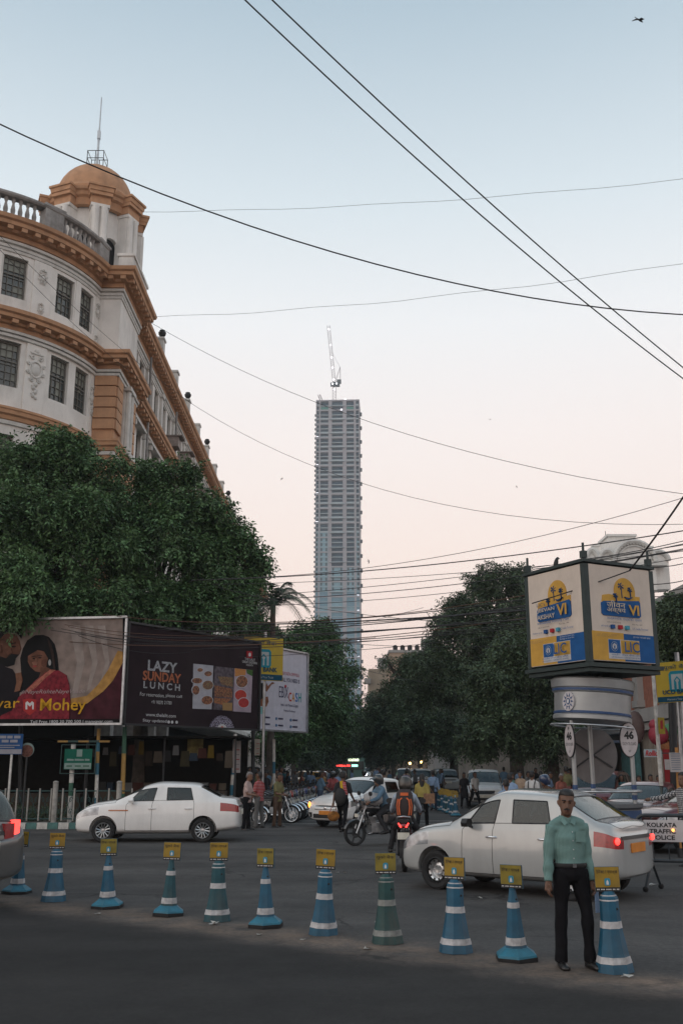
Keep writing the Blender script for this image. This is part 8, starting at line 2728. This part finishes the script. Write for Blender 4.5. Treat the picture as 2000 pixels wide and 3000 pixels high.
wire(at(529, 1161, 48), at(2040, 1535, 32), 1.9, .010, 'thin wire sagging from the far parapet across the skyscraper middle', G2)
wire(at(0, 690, 30), at(560, 1180, 44), .3, .008, 'thin wire hanging down the curved bay', G2)
wire(at(-10, 720, 30), at(440, 1130, 40), .3, .008, 'second thin wire hanging down the curved bay', G2)
G3 = 'tangle of service wires strung across the avenue'
rows = [((560, 1700), (2060, 1545), .28, .016), ((640, 1695), (2060, 1440), .55, .009), ((620, 1712), (2040, 1610), .2, .009), ((700, 1748), (2040, 1590), .2, .010), ((690, 1758), (2060, 1600), .3, .012),
        ((640, 1775), (2040, 1625), .35, .009), ((300, 1800), (1560, 1740), .5, .011), ((500, 1820), (1560, 1752), .28, .014), ((420, 1842), (1570, 1772), .3, .012), ((560, 1830), (1560, 1786), .12, .022), ((360, 1862), (1560, 1798), .3, .012), ((200, 1880), (1560, 1806), .4, .012),
        ((340, 1880), (1560, 1822), .3, .011), ((560, 1868), (1560, 1812), .1, .02), ((180, 1850), (1560, 1835), .45, .009), ((600, 1900), (1560, 1828), .15, .010), ((700, 1925), (1560, 1850), .1, .008), ((870, 1870), (1560, 1890), .15, .008),
        ((940, 1925), (1360, 2010), .2, .008), ((560, 1905), (1240, 1780), .2, .009), ((640, 1720), (1560, 1830), .3, .008), ((330, 1842), (1100, 1868), .3, .011), ((560, 1850), (1560, 1770), .22, .014), ((480, 1838), (1560, 1780), .2, .012)]
for i, (a, b, sag, r) in enumerate(rows):
    ya, yb = 33 + (i % 5) * .5, 25.2 + (i % 4) * .35
    if b[0] < 1500: yb = 45
    wire(at(*a, ya), at(*b, yb), sag, r, 'service wire in the tangle between the leafy trees and the advert box', G3, M_wire2 if i in (6, 11, 21) else M_wire)
G4 = 'wires running off to the right of the advert box'
for i, (a, b) in enumerate((((1905, 1712), (2040, 1690)), ((1905, 1735), (2040, 1712)), ((1908, 1748), (2040, 1730)), ((1700, 1640), (2040, 1575)), ((1560, 1668), (2040, 1585)), ((1560, 1675), (2040, 1600)), ((1905, 1662), (2040, 1640)))):
    wire(at(*a, 25.5 + i * .1), at(*b, 25), .05, .012, 'wire running off to the right of the advert box', G4)
wire(at(1842, 1672, 22.2), at(2040, 1395, 20), .05, .022, 'thick black lead rising steeply from the top of the advert box', 'leads tied to the advert box')
wire(at(1557, 1768, 22.6), at(1845, 1671, 21.9), .02, .014, 'slack lead crossing the front of the advert box', 'leads tied to the advert box')
G5 = 'wires strung under the tree in front of the hoardings'
for i, (a, b) in enumerate((((200, 1836), (760, 1868)), ((180, 1842), (760, 1880)), ((220, 1852), (640, 1880)), ((190, 1830), (830, 1850)), ((230, 1862), (560, 1910)), ((150, 1846), (820, 1872)))):
    wire(at(*a, 32.6), at(*b, 34), .25, .010, 'wire drooping across the top of the hoardings', G5, M_wire2 if i % 3 == 0 else M_wire)
def bird(px, py, Y, span, label, roll=0.):
    p = at(px, py, Y)
    o = thing('bird', label, 'bird', p, R(30))
    b = MB().tube([(-.5, 0, 0), (-.3, 0, .01), (0, 0, .02), (.25, 0, .03), (.4, 0, .05), (.5, 0, .045)], [.02, .07, .1, .08, .06, .015], 8)
    b.loft([[(-.45, -.08, .0), (-.45, .08, .0)], [(-.75, -.13, .0), (-.75, .13, .0)]], cap=False, closed=False)
    for s_ in (-1, 1):
        b.loft([[(.2, s_ * .05, .06), (-.2, s_ * .05, .05)], [(.25, s_ * .45, .25), (-.2, s_ * .42, .2)], [(.0, s_ * .95, .08), (-.25, s_ * .8, .05)], [(-.2, s_ * 1.15, -.1), (-.28, s_ * 1.1, -.1)]], cap=False, closed=False)
    q = b.build('body', M_black, o, smooth=60)
    o.scale = (span / 2,) * 3
    o.rotation_euler = (roll, .2, R(30))
bird(1872, 60, 45, .95, 'black kite bird gliding in the upper sky', .6)
bird(1435, 1229, 120, .5, 'tiny bird right of the skyscraper top', .2)
bird(1512, 1426, 120, .5, 'tiny bird low over the right hand trees', .9)
bird(826, 1403, 120, .5, 'tiny bird left of the skyscraper middle', -.4)
bird(1079, 1645, 90, .5, 'tiny bird beside the skyscraper over the wires', 1.0)
p = at(1629, 1668, 23.2)
cr = thing('crow', 'crow perched on the top edge of the advert box', 'bird', (p.x, p.y, 6.4), R(200))
MB().tube([(.0, 0, .02), (.02, 0, .1), (.0, 0, .2), (-.02, 0, .26), (-.05, 0, .29), (-.1, 0, .285)], [.03, .06, .055, .04, .035, .008], 8).tube([(.03, 0, .1), (.12, 0, -.05)], [.04, .015], 6).build('body', M_black, cr, smooth=60)
# litter and chips of plaster along the cone row
M_lit = mat('litter_paper', (.42, .41, .38), .8, var=.3, scale=20)
for i, (px, py, s_) in enumerate(((285, 2681, .07), (625, 2712, .09), (890, 2757, .04), (1010, 2559, .06), (985, 2558, .05), (1078, 2783, .06), (760, 2741, .04), (1835, 2868, .06), (1405, 2634, .05), (1100, 2704, .04), (180, 2533, .05), (1910, 2596, .08))):
    g_ = gnd(px, py)
    l = thing('litter', 'scrap of pale litter lying on the asphalt of the crossing', 'litter', (g_.x, g_.y, .008), random.uniform(0, 6), group='litter scraps on the crossing')
    mb = MB()
    for k in range(3): mb.add([(random.uniform(-s_, s_), random.uniform(-s_, s_), random.uniform(.002, s_ * .5)) for _ in range(4)], [(0, 1, 2), (0, 2, 3)])
    mb.build('scrap', M_lit, l)
finish_texts()
# ------------------------------------------------------------------ evening haze in the air
hz = bpy.data.materials.new('haze_air')
hz.use_nodes = True
for n in list(hz.node_tree.nodes):
    if n.type != 'OUTPUT_MATERIAL': hz.node_tree.nodes.remove(n)
pv = hz.node_tree.nodes.new('ShaderNodeVolumePrincipled')
pv.inputs['Color'].default_value = (.88, .95, 1.0, 1)
pv.inputs['Density'].default_value = .0003
pv.inputs['Anisotropy'].default_value = .1
hz.node_tree.links.new(pv.outputs[0], [n for n in hz.node_tree.nodes if n.type == 'OUTPUT_MATERIAL'][0].inputs['Volume'])
tag(MB().box((0, 312, 161), (1240, 1144, 324)).build('haze', hz), kind='stuff')
